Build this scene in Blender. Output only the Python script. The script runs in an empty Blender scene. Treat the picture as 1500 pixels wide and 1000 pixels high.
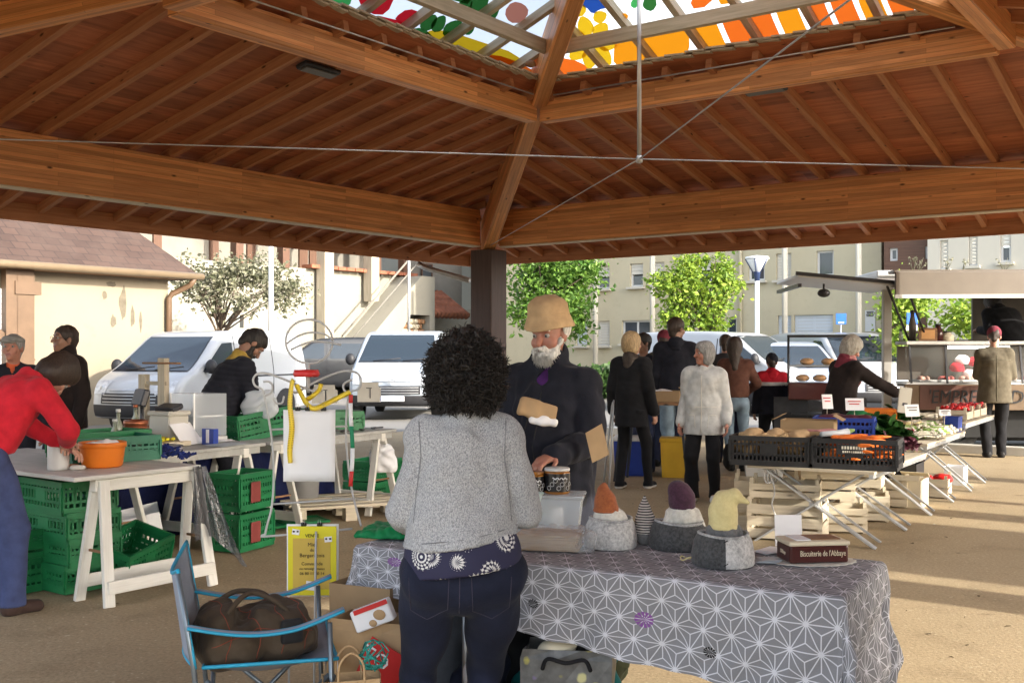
import bpy, bmesh, math, random
import numpy as np
from mathutils import Vector, Matrix
rnd = random.Random(11)
PI = math.pi
RAD = math.radians
scene = bpy.context.scene
COL = scene.collection
# ---------------------------------------------------------------- camera model (also used to place things on the ground)
F, YH, CH = 1575.0, 515.0, 1.45
def P(px, py, Y):
    return Vector(((px - 750) * Y / F, Y, CH - (py - YH) * Y / F))
def G(px, py, z=0.0):
    Y = (CH - z) * F / (py - YH)
    return Vector(((px - 750) * Y / F, Y, z))
V = Vector
U2 = V((.5915, .8063, 0))          # the hall's two wall directions
V2 = V((-.8063, .5915, 0))
HALL_ANG = math.atan2(.8063, .5915)

# ---------------------------------------------------------------- materials
MATS = {}
def newmat(name):
    m = bpy.data.materials.new(name); m.use_nodes = True
    MATS[name] = m
    return m, m.node_tree, m.node_tree.nodes['Principled BSDF']
def nd(nt, typ, **kw):
    n = nt.nodes.new(typ)
    for k, v in kw.items():
        if k == 'i':
            for a, b in v.items(): n.inputs[a].default_value = b
        else: setattr(n, k, v)
    return n
def c4(c, f=1.0): return (min(1, c[0] * f), min(1, c[1] * f), min(1, c[2] * f), 1)
def mth(nt, op, a, b=None, c=None):
    n = nt.nodes.new('ShaderNodeMath'); n.operation = op
    for i, x in enumerate((a, b, c)):
        if x is None: continue
        if isinstance(x, (int, float)): n.inputs[i].default_value = x
        else: nt.links.new(x, n.inputs[i])
    return n.outputs[0]
def mixc(nt, fac, a, b):
    n = nt.nodes.new('ShaderNodeMix'); n.data_type = 'RGBA'
    for s, x in ((0, fac), (6, a), (7, b)):
        if isinstance(x, (int, float)): n.inputs[s].default_value = x
        elif isinstance(x, tuple): n.inputs[s].default_value = x
        else: nt.links.new(x, n.inputs[s])
    return n.outputs[2]
def ramp(nt, fac, stops):
    n = nt.nodes.new('ShaderNodeValToRGB')
    while len(n.color_ramp.elements) < len(stops): n.color_ramp.elements.new(.5)
    for e, (p, c) in zip(n.color_ramp.elements, stops):
        e.position = p; e.color = c if len(c) == 4 else (*c, 1)
    nt.links.new(fac, n.inputs[0])
    return n.outputs[0]
def coords(nt, kind='Object', scale=(1, 1, 1)):
    t = nt.nodes.new('ShaderNodeTexCoord'); mp = nt.nodes.new('ShaderNodeMapping')
    mp.inputs['Scale'].default_value = scale
    nt.links.new(t.outputs[kind], mp.inputs[0])
    return mp.outputs[0]
def noisetex(nt, vec, scale, detail=4, rough=.55):
    n = nt.nodes.new('ShaderNodeTexNoise')
    n.inputs['Scale'].default_value = scale; n.inputs['Detail'].default_value = detail; n.inputs['Roughness'].default_value = rough
    nt.links.new(vec, n.inputs['Vector'])
    return n.outputs[0]
def bump(nt, bsdf, h, strength=.3, dist=.01):
    b = nt.nodes.new('ShaderNodeBump'); b.inputs['Strength'].default_value = strength; b.inputs['Distance'].default_value = dist
    nt.links.new(h, b.inputs['Height']); nt.links.new(b.outputs[0], bsdf.inputs['Normal'])
def mat(name, col, rough=.65, var=.14, scale=6., metal=0., bmp=0., bscale=80., spec=.35, coat=0., stain=None, trans=0.):
    """painted / plain surface: colour mottled by two noises, optional fine bump, optional stain colour"""
    if name in MATS: return MATS[name]
    m, nt, b = newmat(name)
    v = coords(nt)
    n1 = noisetex(nt, v, scale, 5); 
    c = mixc(nt, ramp(nt, n1, [(.3, (0, 0, 0)), (.7, (1, 1, 1))]), c4(col, 1 - var), c4(col, 1 + var))
    if stain:
        n2 = noisetex(nt, v, scale * 2.7, 6, .7)
        c = mixc(nt, ramp(nt, n2, [(.56, (0, 0, 0)), (.72, (1, 1, 1))]), c, (*stain, 1))
    nt.links.new(c, b.inputs['Base Color'])
    b.inputs['Roughness'].default_value = rough; b.inputs['Metallic'].default_value = metal
    b.inputs['Specular IOR Level'].default_value = spec
    b.inputs['Coat Weight'].default_value = coat
    b.inputs['Transmission Weight'].default_value = trans
    if bmp: bump(nt, b, noisetex(nt, v, bscale, 3), bmp, .004)
    return m
def woodmat(name, c1, c2, rough=.6, knots=True, streak=14., lam=0.):
    """wood with grain along U of the UV map; lam = lamella height in metres for glued beams"""
    m, nt, b = newmat(name)
    v = coords(nt, 'UV', (.55, streak, 1))
    vo = coords(nt, 'UV', (1, 1, 1))
    g = noisetex(nt, v, 3.0, 6, .6)
    g2 = noisetex(nt, coords(nt, 'UV', (1.3, streak * 4, 1)), 5.0, 3, .6)
    f = mth(nt, 'ADD', mth(nt, 'MULTIPLY', g, .75), mth(nt, 'MULTIPLY', g2, .25))
    c = mixc(nt, ramp(nt, f, [(.34, (0, 0, 0)), (.66, (1, 1, 1))]), c4(c1), c4(c2))
    if lam:
        sp = nt.nodes.new('ShaderNodeSeparateXYZ'); nt.links.new(vo, sp.inputs[0])
        br = nt.nodes.new('ShaderNodeTexBrick')
        nt.links.new(vo, br.inputs['Vector'])
        br.inputs['Scale'].default_value = 1.0; br.inputs['Brick Width'].default_value = 1.7; br.inputs['Row Height'].default_value = lam
        br.inputs['Mortar Size'].default_value = .0015; br.offset = .37
        br.inputs['Color1'].default_value = (.66, .62, .58, 1); br.inputs['Color2'].default_value = (1.28, 1.24, 1.16, 1)
        br.inputs['Mortar'].default_value = (.55, .5, .45, 1); br.inputs['Bias'].default_value = .15
        mx = nt.nodes.new('ShaderNodeMix'); mx.data_type = 'RGBA'; mx.blend_type = 'MULTIPLY'; mx.inputs[0].default_value = .95
        nt.links.new(c, mx.inputs[6]); nt.links.new(br.outputs[0], mx.inputs[7]); c = mx.outputs[2]
    if knots:
        vr = nt.nodes.new('ShaderNodeTexVoronoi'); vr.inputs['Scale'].default_value = 3.6
        nt.links.new(coords(nt, 'UV', (.8, 2.2, 1)), vr.inputs['Vector'])
        c = mixc(nt, ramp(nt, vr.outputs['Distance'], [(.05, (1, 1, 1)), (.12, (0, 0, 0))]), c, c4(c1, .22))
        c = mixc(nt, ramp(nt, noisetex(nt, coords(nt, 'UV', (.5, 3, 1)), 1.7, 3), [(.6, (0, 0, 0)), (.75, (.45, .45, .45))]), c, c4(c1, .45))
    nt.links.new(c, b.inputs['Base Color']); b.inputs['Roughness'].default_value = rough
    b.inputs['Specular IOR Level'].default_value = .3
    bump(nt, b, f, .15, .004)
    return m

# ---------------------------------------------------------------- mesh builder
class MB:
    def __init__(s): s.v = []; s.f = []; s.m = []; s.uv = []; s.sm = []
    def add(s, vs, fs, mi=0, uvs=None, smooth=False):
        o = len(s.v); s.v.extend([tuple(x) for x in vs])
        for k, f in enumerate(fs):
            s.f.append([i + o for i in f]); s.m.append(mi); s.sm.append(smooth)
            s.uv.append(uvs[k] if uvs else None)
        return s
    def box(s, c, d, rot=None, mi=0):
        c = V(c); x, y, z = d[0] / 2, d[1] / 2, d[2] / 2
        vs = [V((a, b, e)) for e in (-z, z) for b in (-y, y) for a in (-x, x)]
        if rot is not None:
            if isinstance(rot, (int, float)): rot = Matrix.Rotation(rot, 3, 'Z')
            vs = [rot @ q for q in vs]
        vs = [q + c for q in vs]
        fs = [(0, 2, 3, 1), (4, 5, 7, 6), (0, 1, 5, 4), (2, 6, 7, 3), (0, 4, 6, 2), (1, 3, 7, 5)]
        L = [(d[1], d[0])] * 2 + [(d[0], d[2])] * 2 + [(d[1], d[2])] * 2
        o = rnd.random() * 7
        uvs = []
        for f, (a, b) in zip(fs, L):
            if f == (0, 2, 3, 1) : q = [(0, 0), (a, 0), (a, b), (0, b)]
            elif f == (4, 5, 7, 6): q = [(0, 0), (0, b), (a, b), (a, 0)]
            elif f in ((0, 1, 5, 4), (1, 3, 7, 5)): q = [(0, 0), (a, 0), (a, b), (0, b)]
            else: q = [(0, 0), (0, b), (a, b), (a, 0)]
            if d[2] > max(d[0], d[1]) and fs.index(f) > 1: q = [(y_, x_) for x_, y_ in q]
            elif fs.index(f) < 2 and d[0] > d[1]: q = [(y_, x_) for x_, y_ in q]
            uvs.append([(x_ + o, y_ + o) for x_, y_ in q])
        return s.add(vs, fs, mi, uvs)
    def beam(s, p0, p1, w, h, up=(0, 0, 1), mi=0, w1=None, h1=None):
        """box from p0 to p1 (axis centre), width w across, height h along up; U runs along the length"""
        p0, p1 = V(p0), V(p1); d = (p1 - p0); L = d.length; d.normalize(); up = V(up)
        r = d.cross(up); r.normalize(); u = r.cross(d)
        w1 = w if w1 is None else w1; h1 = h if h1 is None else h1
        vs = []
        for p, a, b in ((p0, w, h), (p1, w1, h1)):
            for i, j in ((-1, -1), (1, -1), (1, 1), (-1, 1)): vs.append(p + r * (i * a / 2) + u * (j * b / 2))
        fs = [(0, 4, 5, 1), (1, 5, 6, 2), (2, 6, 7, 3), (3, 7, 4, 0), (0, 1, 2, 3), (7, 6, 5, 4)]
        o = rnd.random() * 9; q = rnd.random() * 9
        uvs = []
        for k, e in enumerate((w, h, w, h)):
            uvs.append([(o, q), (o + L, q), (o + L, q + e), (o, q + e)]); q += e
        uvs += [[(o, q), (o + .02, q), (o + .02, q + h), (o, q + h)]] * 2
        return s.add(vs, fs, mi, uvs)
    def tube(s, pts, r, n=8, mi=0, closed=False, smooth=True):
        pts = [V(p) for p in pts]; N = len(pts)
        rs = r if isinstance(r, (list, tuple)) else [r] * N
        vs = []; prev = None
        for i, p in enumerate(pts):
            if closed: t = pts[(i + 1) % N] - pts[i - 1]
            else: t = pts[min(i + 1, N - 1)] - pts[max(i - 1, 0)]
            t = t.normalized() if t.length > 1e-9 else V((0, 0, 1))
            a = prev if prev is not None else (V((0, 0, 1)) if abs(t.z) < .9 else V((1, 0, 0)))
            x = a - t * a.dot(t)
            if x.length < 1e-6: x = t.orthogonal()
            x.normalize(); prev = x; y = t.cross(x)
            for k in range(n):
                an = 2 * PI * k / n
                vs.append(p + (x * math.cos(an) + y * math.sin(an)) * rs[i])
        fs = []
        for i in range(N if closed else N - 1):
            j = (i + 1) % N
            for k in range(n):
                l = (k + 1) % n
                fs.append((i * n + k, i * n + l, j * n + l, j * n + k))
        if not closed:
            fs.append(tuple(range(n))[::-1]); fs.append(tuple((N - 1) * n + k for k in range(n)))
        return s.add(vs, fs, mi, None, smooth)
    def lathe(s, prof, n=24, c=(0, 0, 0), mi=0, rot=None, smooth=True, cap=True):
        c = V(c); vs = []
        for r, z in prof:
            for k in range(n):
                a = 2 * PI * k / n; q = V((r * math.cos(a), r * math.sin(a), z))
                if rot is not None: q = rot @ q
                vs.append(q + c)
        fs = []
        for i in range(len(prof) - 1):
            for k in range(n):
                l = (k + 1) % n; fs.append((i * n + k, i * n + l, (i + 1) * n + l, (i + 1) * n + k))
        if cap:
            fs.append(tuple(range(n))[::-1]); fs.append(tuple((len(prof) - 1) * n + k for k in range(n)))
        return s.add(vs, fs, mi, None, smooth)
    def ball(s, c, r, n=12, m=8, mi=0, rot=None):
        if isinstance(r, (int, float)): r = (r, r, r)
        prof = [(math.sin(PI * i / m), -math.cos(PI * i / m)) for i in range(m + 1)]
        c = V(c); vs = []
        for a, z in prof:
            for k in range(n):
                q = V((r[0] * a * math.cos(2 * PI * k / n), r[1] * a * math.sin(2 * PI * k / n), r[2] * z))
                if rot is not None: q = rot @ q
                vs.append(q + c)
        fs = [(i * n + k, i * n + (k + 1) % n, (i + 1) * n + (k + 1) % n, (i + 1) * n + k) for i in range(m) for k in range(n)]
        return s.add(vs, fs, mi, None, True)
    def prism(s, poly, d, M=None, mi=0, smooth=False):
        """poly [(x,y)] extruded from z=0 to z=d, then placed by the 4x4 M"""
        n = len(poly); vs = [V((x, y, 0)) for x, y in poly] + [V((x, y, d)) for x, y in poly]
        if M is not None: vs = [M @ q for q in vs]
        fs = [tuple(range(n))[::-1], tuple(range(n, 2 * n))] + [(i, (i + 1) % n, n + (i + 1) % n, n + i) for i in range(n)]
        uvs = [[poly[i] for i in f] for f in (list(range(n))[::-1], list(range(n)))]
        for i in range(n):
            a, b = poly[i], poly[(i + 1) % n]; L = math.hypot(b[0] - a[0], b[1] - a[1]); uvs.append([(0, 0), (L, 0), (L, d), (0, d)])
        return s.add(vs, fs, mi, uvs, smooth)
    def grid(s, fn, nu, nv, mi=0, smooth=True, uvfn=None):
        vs = [fn(i / nu, j / nv) for j in range(nv + 1) for i in range(nu + 1)]
        fs = []; uvs = []
        for j in range(nv):
            for i in range(nu):
                a = j * (nu + 1) + i
                fs.append((a, a + 1, a + nu + 2, a + nu + 1))
                if uvfn: uvs.append([uvfn(x / nu, y / nv) for x, y in ((i, j), (i + 1, j), (i + 1, j + 1), (i, j + 1))])
        return s.add(vs, fs, mi, uvs or None, smooth)
    def build(s, name, mats, parent=None, loc=None, bev=0., seg=1, rotz=None, solid=0., sub=0):
        me = bpy.data.meshes.new(name)
        me.from_pydata(s.v, [], s.f)
        mats = mats if isinstance(mats, (list, tuple)) else [mats]
        for m in mats: me.materials.append(MATS[m] if isinstance(m, str) else m)
        me.polygons.foreach_set('material_index', s.m)
        me.polygons.foreach_set('use_smooth', s.sm)
        if any(u is not None for u in s.uv):
            ul = me.uv_layers.new(name='UVMap'); flat = []
            for f, u in zip(s.f, s.uv):
                for k in range(len(f)): flat.extend(u[k] if u else (0, 0))
            ul.data.foreach_set('uv', flat)
        me.update()
        o = bpy.data.objects.new(name, me); COL.objects.link(o)
        if parent is not None: o.parent = parent
        if loc is not None: o.location = loc
        if rotz is not None: o.rotation_euler = (0, 0, rotz)
        if solid:
            md = o.modifiers.new('solid', 'SOLIDIFY'); md.thickness = solid; md.offset = 0
        if bev:
            md = o.modifiers.new('bevel', 'BEVEL'); md.width = bev; md.segments = seg; md.limit_method = 'ANGLE'; md.angle_limit = RAD(40)
        if sub:
            md = o.modifiers.new('sub', 'SUBSURF'); md.levels = sub; md.render_levels = sub
        return o
def tag(o, label=None, cat=None, group=None, kind=None):
    if label: o['label'] = label
    if cat: o['category'] = cat
    if group: o['group'] = group
    if kind: o['kind'] = kind
    return o
def thing(name, label, cat, loc=(0, 0, 0), rotz=0., group=None):
    o = bpy.data.objects.new(name, None); COL.objects.link(o); o.empty_display_size = .1
    o.location = loc; o.rotation_euler = (0, 0, rotz)
    return tag(o, label, cat, group)
def copy_tree(o, parent=None):
    c = o.copy(); COL.objects.link(c)
    if parent is not None: c.parent = parent
    for ch in list(o.children): copy_tree(ch, c)
    return c
def dup(o, loc, rotz=0., label=None, group=None, scale=None):
    c = copy_tree(o); c.location = loc; c.rotation_euler = (0, 0, rotz)
    if label: c['label'] = label
    if group: c['group'] = group
    if scale: c.scale = scale
    return c
def text(name, body, size, parent, loc, rot, m, align='CENTER', ext=.0008, xs=1., font_shear=0.):
    cu = bpy.data.curves.new(name, 'FONT'); cu.body = body; cu.size = size; cu.align_x = align; cu.align_y = 'CENTER'
    cu.extrude = ext; cu.shear = font_shear; cu.resolution_u = 2
    t_ = bpy.data.objects.new(name, cu); COL.objects.link(t_)
    dg = bpy.context.evaluated_depsgraph_get(); dg.update()
    me = bpy.data.meshes.new_from_object(t_.evaluated_get(dg)); bpy.data.objects.remove(t_); bpy.data.curves.remove(cu)
    me.materials.clear(); me.materials.append(MATS[m] if isinstance(m, str) else m); me.name = name
    o = bpy.data.objects.new(name, me); COL.objects.link(o)
    o.parent = parent; o.location = loc; o.rotation_euler = rot; o.scale = (xs, 1, 1)
    return o
def RZ(a): return Matrix.Rotation(a, 3, 'Z')
def RX(a): return Matrix.Rotation(a, 3, 'X')
def RY(a): return Matrix.Rotation(a, 3, 'Y')
def frame(o, x, y, z=None):
    """4x4 with axes x, y, (z) at origin o"""
    x, y = V(x).normalized(), V(y); y = (y - x * y.dot(x)).normalized(); z = x.cross(y)
    M = Matrix((x, y, z)).transposed().to_4x4(); M.translation = V(o); return M

# ---------------------------------------------------------------- smooth blobs meshed with surface nets
def folds(seed, freq, amp, n=5, st=(1, 1, 1)):
    r = np.random.RandomState(seed)
    K = r.normal(size=(n, 3)) * freq * np.array(st); Q = r.normal(size=(n, 3)) * freq * .6 * np.array(st); ph = r.rand(n, 2) * 6.28
    def f(X, Y, Z):
        o = 0
        for i in range(n):
            o = o + np.sin(K[i, 0] * X + K[i, 1] * Y + K[i, 2] * Z + ph[i, 0] + 1.6 * np.sin(Q[i, 0] * X + Q[i, 1] * Y + Q[i, 2] * Z + ph[i, 1]))
        return amp * o / math.sqrt(n)
    return f
class Blob:
    def __init__(s): s.pr = []; s.clip = []; s.dis = []
    def cap(s, a, b, ra, rb=None, k=.02, fl=None, sub=False):
        a, b = np.array(V(a)), np.array(V(b)); rb = ra if rb is None else rb
        R_ = max(ra, rb) + k
        lo, hi = np.minimum(a, b) - R_, np.maximum(a, b) + R_
        s.pr.append(('c', lo, hi, k, sub, (a, b, ra, rb, fl))); return s
    def ell(s, c, r, k=.02, M=None, sub=False):
        c = np.array(V(c)); r = np.array(r if not isinstance(r, (int, float)) else (r, r, r), float)
        R_ = r.max() + k
        s.pr.append(('e', c - R_, c + R_, k, sub, (c, r, None if M is None else np.array(M)))); return s
    def rbox(s, c, hf, rd, k=.0, M=None, sub=False):
        c = np.array(V(c)); hf = np.array(hf, float); R_ = np.linalg.norm(hf) + k
        s.pr.append(('b', c - R_, c + R_, k, sub, (c, hf, rd, None if M is None else np.array(M)))); return s
    def plane(s, n, d): s.clip.append((np.array(V(n)), d)); return s
    def mesh(s, h):
        lo = np.min([p[1] for p in s.pr if not p[4]], axis=0) - 3 * h; hi = np.max([p[2] for p in s.pr if not p[4]], axis=0) + 3 * h
        for n, d in s.clip:                       # tighten on axis-aligned clips
            for ax in range(3):
                if abs(n[ax]) > .999:
                    if n[ax] < 0: lo[ax] = max(lo[ax], -d - 3 * h)
                    else: hi[ax] = min(hi[ax], d + 3 * h)
        N = np.ceil((hi - lo) / h).astype(int) + 1
        ax = [lo[i] + h * np.arange(N[i]) for i in range(3)]
        D = np.full(N, 1.0, np.float32)
        for typ, l, u, k, sub, a in s.pr:
            i0 = np.maximum(((l - lo) / h).astype(int) - 3, 0); i1 = np.minimum(((u - lo) / h).astype(int) + 4, N)
            if (i1 <= i0).any(): continue
            sl = tuple(slice(i0[i], i1[i]) for i in range(3))
            X = ax[0][sl[0]][:, None, None]; Y = ax[1][sl[1]][None, :, None]; Z = ax[2][sl[2]][None, None, :]
            if typ == 'c':
                A, B, ra, rb, fl = a; x, y, z = X - A[0], Y - A[1], Z - A[2]; ba = B - A
                if fl is not None:
                    n_, f_ = np.array(V(fl[0]).normalized()), fl[1] - 1; q = (x * n_[0] + y * n_[1] + z * n_[2]) * f_
                    x, y, z = x + q * n_[0], y + q * n_[1], z + q * n_[2]
                    ba = ba + n_ * (ba @ n_) * f_
                L2 = max(float(ba @ ba), 1e-12)
                t = np.clip((x * ba[0] + y * ba[1] + z * ba[2]) / L2, 0, 1)
                d = np.sqrt((x - t * ba[0]) ** 2 + (y - t * ba[1]) ** 2 + (z - t * ba[2]) ** 2) - (ra + t * (rb - ra))
            else:
                x, y, z = X - a[0][0], Y - a[0][1], Z - a[0][2]; M = a[-1]
                if M is not None: x, y, z = (x * M[0, j] + y * M[1, j] + z * M[2, j] for j in range(3))
                r = a[1]
                if typ == 'e':
                    k0 = np.sqrt((x / r[0]) ** 2 + (y / r[1]) ** 2 + (z / r[2]) ** 2); k1 = np.sqrt((x / r[0] ** 2) ** 2 + (y / r[1] ** 2) ** 2 + (z / r[2] ** 2) ** 2)
                    d = k0 * (k0 - 1) / np.maximum(k1, 1e-9)
                else:
                    rd = a[2]; qx, qy, qz = np.abs(x) - r[0] + rd, np.abs(y) - r[1] + rd, np.abs(z) - r[2] + rd
                    d = np.sqrt(np.maximum(qx, 0) ** 2 + np.maximum(qy, 0) ** 2 + np.maximum(qz, 0) ** 2) + np.minimum(np.maximum(np.maximum(qx, qy), qz), 0) - rd
            c = D[sl]
            if sub:
                d = -d; hh = np.clip(.5 - .5 * (d - c) / max(k, 1e-6), 0, 1)
                D[sl] = d + (c - d) * hh + k * hh * (1 - hh)
            elif k <= 0: D[sl] = np.minimum(c, d)
            else:
                hh = np.clip(.5 + .5 * (d - c) / k, 0, 1); D[sl] = d + (c - d) * hh - k * hh * (1 - hh)
        X, Y, Z = ax[0][:, None, None], ax[1][None, :, None], ax[2][None, None, :]
        for f in s.dis: D = D + np.where(np.abs(D) < .08, f(X, Y, Z), 0)
        for n, d in s.clip: D = np.maximum(D, n[0] * X + n[1] * Y + n[2] * Z - d)
        D[0], D[-1], D[:, 0], D[:, -1], D[:, :, 0], D[:, :, -1] = 1, 1, 1, 1, 1, 1
        return nets(D, lo, h)
def nets(D, org, h):
    neg = D < 0
    s = sum(neg[a:D.shape[0] - 1 + a, b:D.shape[1] - 1 + b, c:D.shape[2] - 1 + c].astype(np.int8) for a in (0, 1) for b in (0, 1) for c in (0, 1))
    act = (s > 0) & (s < 8); ii, jj, kk = np.nonzero(act); n = len(ii)
    idx = np.full(act.shape, -1, np.int64); idx[act] = np.arange(n)
    acc = np.zeros((n, 3)); cnt = np.zeros(n)
    for a in range(3):
        for p in (0, 1):
            for q in (0, 1):
                o1 = [0, 0, 0]; o1[(a + 1) % 3] = p; o1[(a + 2) % 3] = q; o2 = list(o1); o2[a] = 1
                d1 = D[ii + o1[0], jj + o1[1], kk + o1[2]]; d2 = D[ii + o2[0], jj + o2[1], kk + o2[2]]
                m = (d1 < 0) != (d2 < 0); t = np.where(m, d1 / np.where(m, d1 - d2, 1), 0)
                w = np.tile(np.array(o1, float), (n, 1)); w[:, a] = t
                acc[m] += w[m]; cnt += m
    vs = (acc / cnt[:, None] + np.stack([ii, jj, kk], 1)) * h + org
    fs = []
    for a in range(3):
        b, c = (a + 1) % 3, (a + 2) % 3
        sl1 = [slice(1, -1)] * 3; sl2 = [slice(1, -1)] * 3; sl1[a] = slice(0, -1); sl2[a] = slice(1, None)
        n1, n2 = neg[tuple(sl1)], neg[tuple(sl2)]
        e = np.stack(np.nonzero(n1 != n2), 1); up = n1[n1 != n2]
        e[:, b] += 1; e[:, c] += 1
        q = []
        for ob, oc in ((-1, -1), (0, -1), (0, 0), (-1, 0)):
            g = e.copy(); g[:, b] += ob; g[:, c] += oc; q.append(idx[g[:, 0], g[:, 1], g[:, 2]])
        q = np.stack(q, 1); q[~up] = q[~up][:, ::-1]
        fs.append(q)
    return vs, np.concatenate(fs)
def blobobj(name, blob, h, mats, parent=None, matfn=None, extra=None, loc=None):
    vs, fs = blob.mesh(h)
    mats = mats if isinstance(mats, (list, tuple)) else [mats]
    me = bpy.data.meshes.new(name)
    mi = np.zeros(len(fs), np.int32)
    if matfn is not None: mi = matfn(vs[fs].mean(1)).astype(np.int32)
    mi = list(mi); vl = vs.tolist(); fl = fs.tolist(); sm = [True] * len(fl)
    if extra is not None:
        o = len(vl); vl += [tuple(x) for x in extra.v]; fl += [[i + o for i in f] for f in extra.f]; mi += extra.m; sm += extra.sm
    me.from_pydata(vl, [], fl)
    for m in mats: me.materials.append(MATS[m] if isinstance(m, str) else m)
    me.polygons.foreach_set('material_index', mi); me.polygons.foreach_set('use_smooth', sm); me.update()
    ob = bpy.data.objects.new(name, me); COL.objects.link(ob)
    if parent is not None: ob.parent = parent
    if loc is not None: ob.location = loc
    return ob

from mathutils.bvhtree import BVHTree
def drape(name, ob, par, pts, d, m, r=.0014, n=6):
    """a seam: the polyline pts cast along d (or towards the point d[3]) onto the surface of ob"""
    bv = BVHTree.FromPolygons([v.co for v in ob.data.vertices], [p.vertices[:] for p in ob.data.polygons]); out = []
    pp = []
    for a, b in zip(pts, pts[1:]): pp += [V(a).lerp(V(b), k / n) for k in range(n)]
    pp.append(V(pts[-1]))
    for p in pp:
        h = bv.ray_cast(p, (V(d[1]) + V((p.x if d[0] == 'x' else 0, 0, 0)) - p).normalized() if isinstance(d[0], str) else V(d))
        if h[0] is not None: out.append(h[0] + h[1] * r * .4)
    if len(out) > 1: return MB().tube(out, r, 5).build(name, m, par)
# ================================================================ world, sun, camera
SUN_EL = 22.0
SUN = V((.8063 * math.cos(RAD(SUN_EL)), -.5915 * math.cos(RAD(SUN_EL)), math.sin(RAD(SUN_EL))))
w = bpy.data.worlds.new('World'); scene.world = w; w.use_nodes = True
nt = w.node_tree; bg = nt.nodes['Background']
sky = nt.nodes.new('ShaderNodeTexSky'); sky.sky_type = 'NISHITA'; sky.sun_disc = False
sky.sun_elevation = RAD(SUN_EL); sky.sun_rotation = math.atan2(SUN.x, SUN.y)
sky.dust_density = 2.5; sky.air_density = 1.0
hs = nt.nodes.new('ShaderNodeHueSaturation'); hs.inputs['Saturation'].default_value = .55
nt.links.new(sky.outputs[0], hs.inputs['Color']); nt.links.new(hs.outputs[0], bg.inputs['Color']); bg.inputs['Strength'].default_value = .15
sl = bpy.data.lights.new('sun', 'SUN'); sl.energy = 2.0; sl.angle = RAD(.6); sl.color = (1, .93, .8)
so = bpy.data.objects.new('sun', sl); COL.objects.link(so); so.rotation_euler = SUN.to_track_quat('Z', 'Y').to_euler()
cam = bpy.data.cameras.new('camera'); co = bpy.data.objects.new('camera', cam); COL.objects.link(co)
co.location = (0, 0, CH); co.rotation_euler = (PI / 2, 0, 0)
cam.sensor_width = 36; cam.lens = 36 * F / 1500; cam.shift_y = (YH - 500) / 1500; cam.clip_end = 600; cam.clip_start = .05
scene.camera = co
scene.view_settings.view_transform = 'Standard'; scene.view_settings.look = 'None'; scene.view_settings.exposure = 2.2; scene.view_settings.gamma = 1
scene.cycles.use_denoising = True; scene.cycles.max_bounces = 10; scene.cycles.diffuse_bounces = 6; scene.cycles.transparent_max_bounces = 12
scene.cycles.sample_clamp_indirect = 6; scene.cycles.caustics_reflective = False; scene.cycles.caustics_refractive = False

# ================================================================ shared materials
woodmat('glulam', (.50, .21, .075), (.72, .37, .155), .42, True, 12, .045)
woodmat('rafter_wood', (.33, .13, .06), (.50, .235, .11), .6, True, 10)
woodmat('deck_wood', (.26, .08, .04), (.44, .165, .08), .6, True, 7, .18)
woodmat('grey_wood', (.36, .31, .23), (.56, .49, .38), .7, False, 10)
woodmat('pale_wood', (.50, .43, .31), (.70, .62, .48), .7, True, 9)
woodmat('white_wood', (.62, .60, .54), (.80, .78, .73), .6, False, 6)
woodmat('brown_wood', (.20, .10, .05), (.34, .19, .10), .6, True, 8)
woodmat('post_wood', (.05, .028, .022), (.085, .05, .04), .5, False, 9)
mat('steel', (.55, .55, .56), .35, .08, 5, 1.0)
mat('galv', (.50, .51, .52), .42, .15, 9, .8)
mat('white_wire', (.46, .46, .46), .4, .05, 5)
mat('black_plastic', (.018, .018, .02), .45, .2, 8)
mat('dark_metal', (.05, .05, .055), .4, .2, 8, .5)
mat('white_paper', (.82, .82, .84), .8, .03, 6)
mat('cardboard', (.36, .24, .13), .85, .12, 5, bmp=.1)
mat('kraft', (.42, .28, .15), .85, .14, 7, bmp=.2, bscale=25)
mat('green_plastic', (.012, .16, .055), .42, .22, 5, spec=.4)
mat('teal_plastic', (.01, .13, .075), .42, .22, 5, spec=.4)
mat('black_cloth', (.012, .012, .014), .9, .3, 10)
mat('rubber', (.02, .02, .02), .7, .2, 10)
mat('blue_plastic', (.02, .05, .30), .4, .15, 6)
mat('orange_plastic', (.75, .20, .02), .4, .1, 6)
mat('red_paint', (.55, .03, .03), .4, .1, 6)

# ---- ground: sandy stabilised surface of the market square
m, nt, b = newmat('ground_sand')
v = coords(nt)
n1 = noisetex(nt, v, .45, 6, .6); n2 = noisetex(nt, v, 55, 3, .7); n3 = noisetex(nt, v, 2.6, 6, .65)
c = mixc(nt, ramp(nt, n1, [(.35, (0, 0, 0)), (.65, (1, 1, 1))]), (.35, .27, .165, 1), (.42, .33, .21, 1))
c = mixc(nt, ramp(nt, n3, [(.52, (0, 0, 0)), (.75, (.6, .6, .6))]), c, (.22, .165, .10, 1))
c = mixc(nt, ramp(nt, n2, [(.36, (.55, .55, .55)), (.62, (0, 0, 0))]), c, (.19, .145, .085, 1))
c = mixc(nt, ramp(nt, noisetex(nt, v, 31, 2, .6), [(.64, (0, 0, 0)), (.70, (.8, .8, .8))]), c, (.52, .44, .31, 1))
vor = nd(nt, 'ShaderNodeTexVoronoi'); vor.inputs['Scale'].default_value = 1.3; vor.inputs['Randomness'].default_value = 1
nt.links.new(coords(nt, 'Object', (1, 1.6, 1)), vor.inputs['Vector'])
c = mixc(nt, ramp(nt, vor.outputs['Distance'], [(.04, (.7, .7, .7)), (.10, (0, 0, 0))]), c, (.13, .09, .05, 1))
nt.links.new(c, b.inputs['Base Color']); b.inputs['Roughness'].default_value = .92; b.inputs['Specular IOR Level'].default_value = .2
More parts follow.
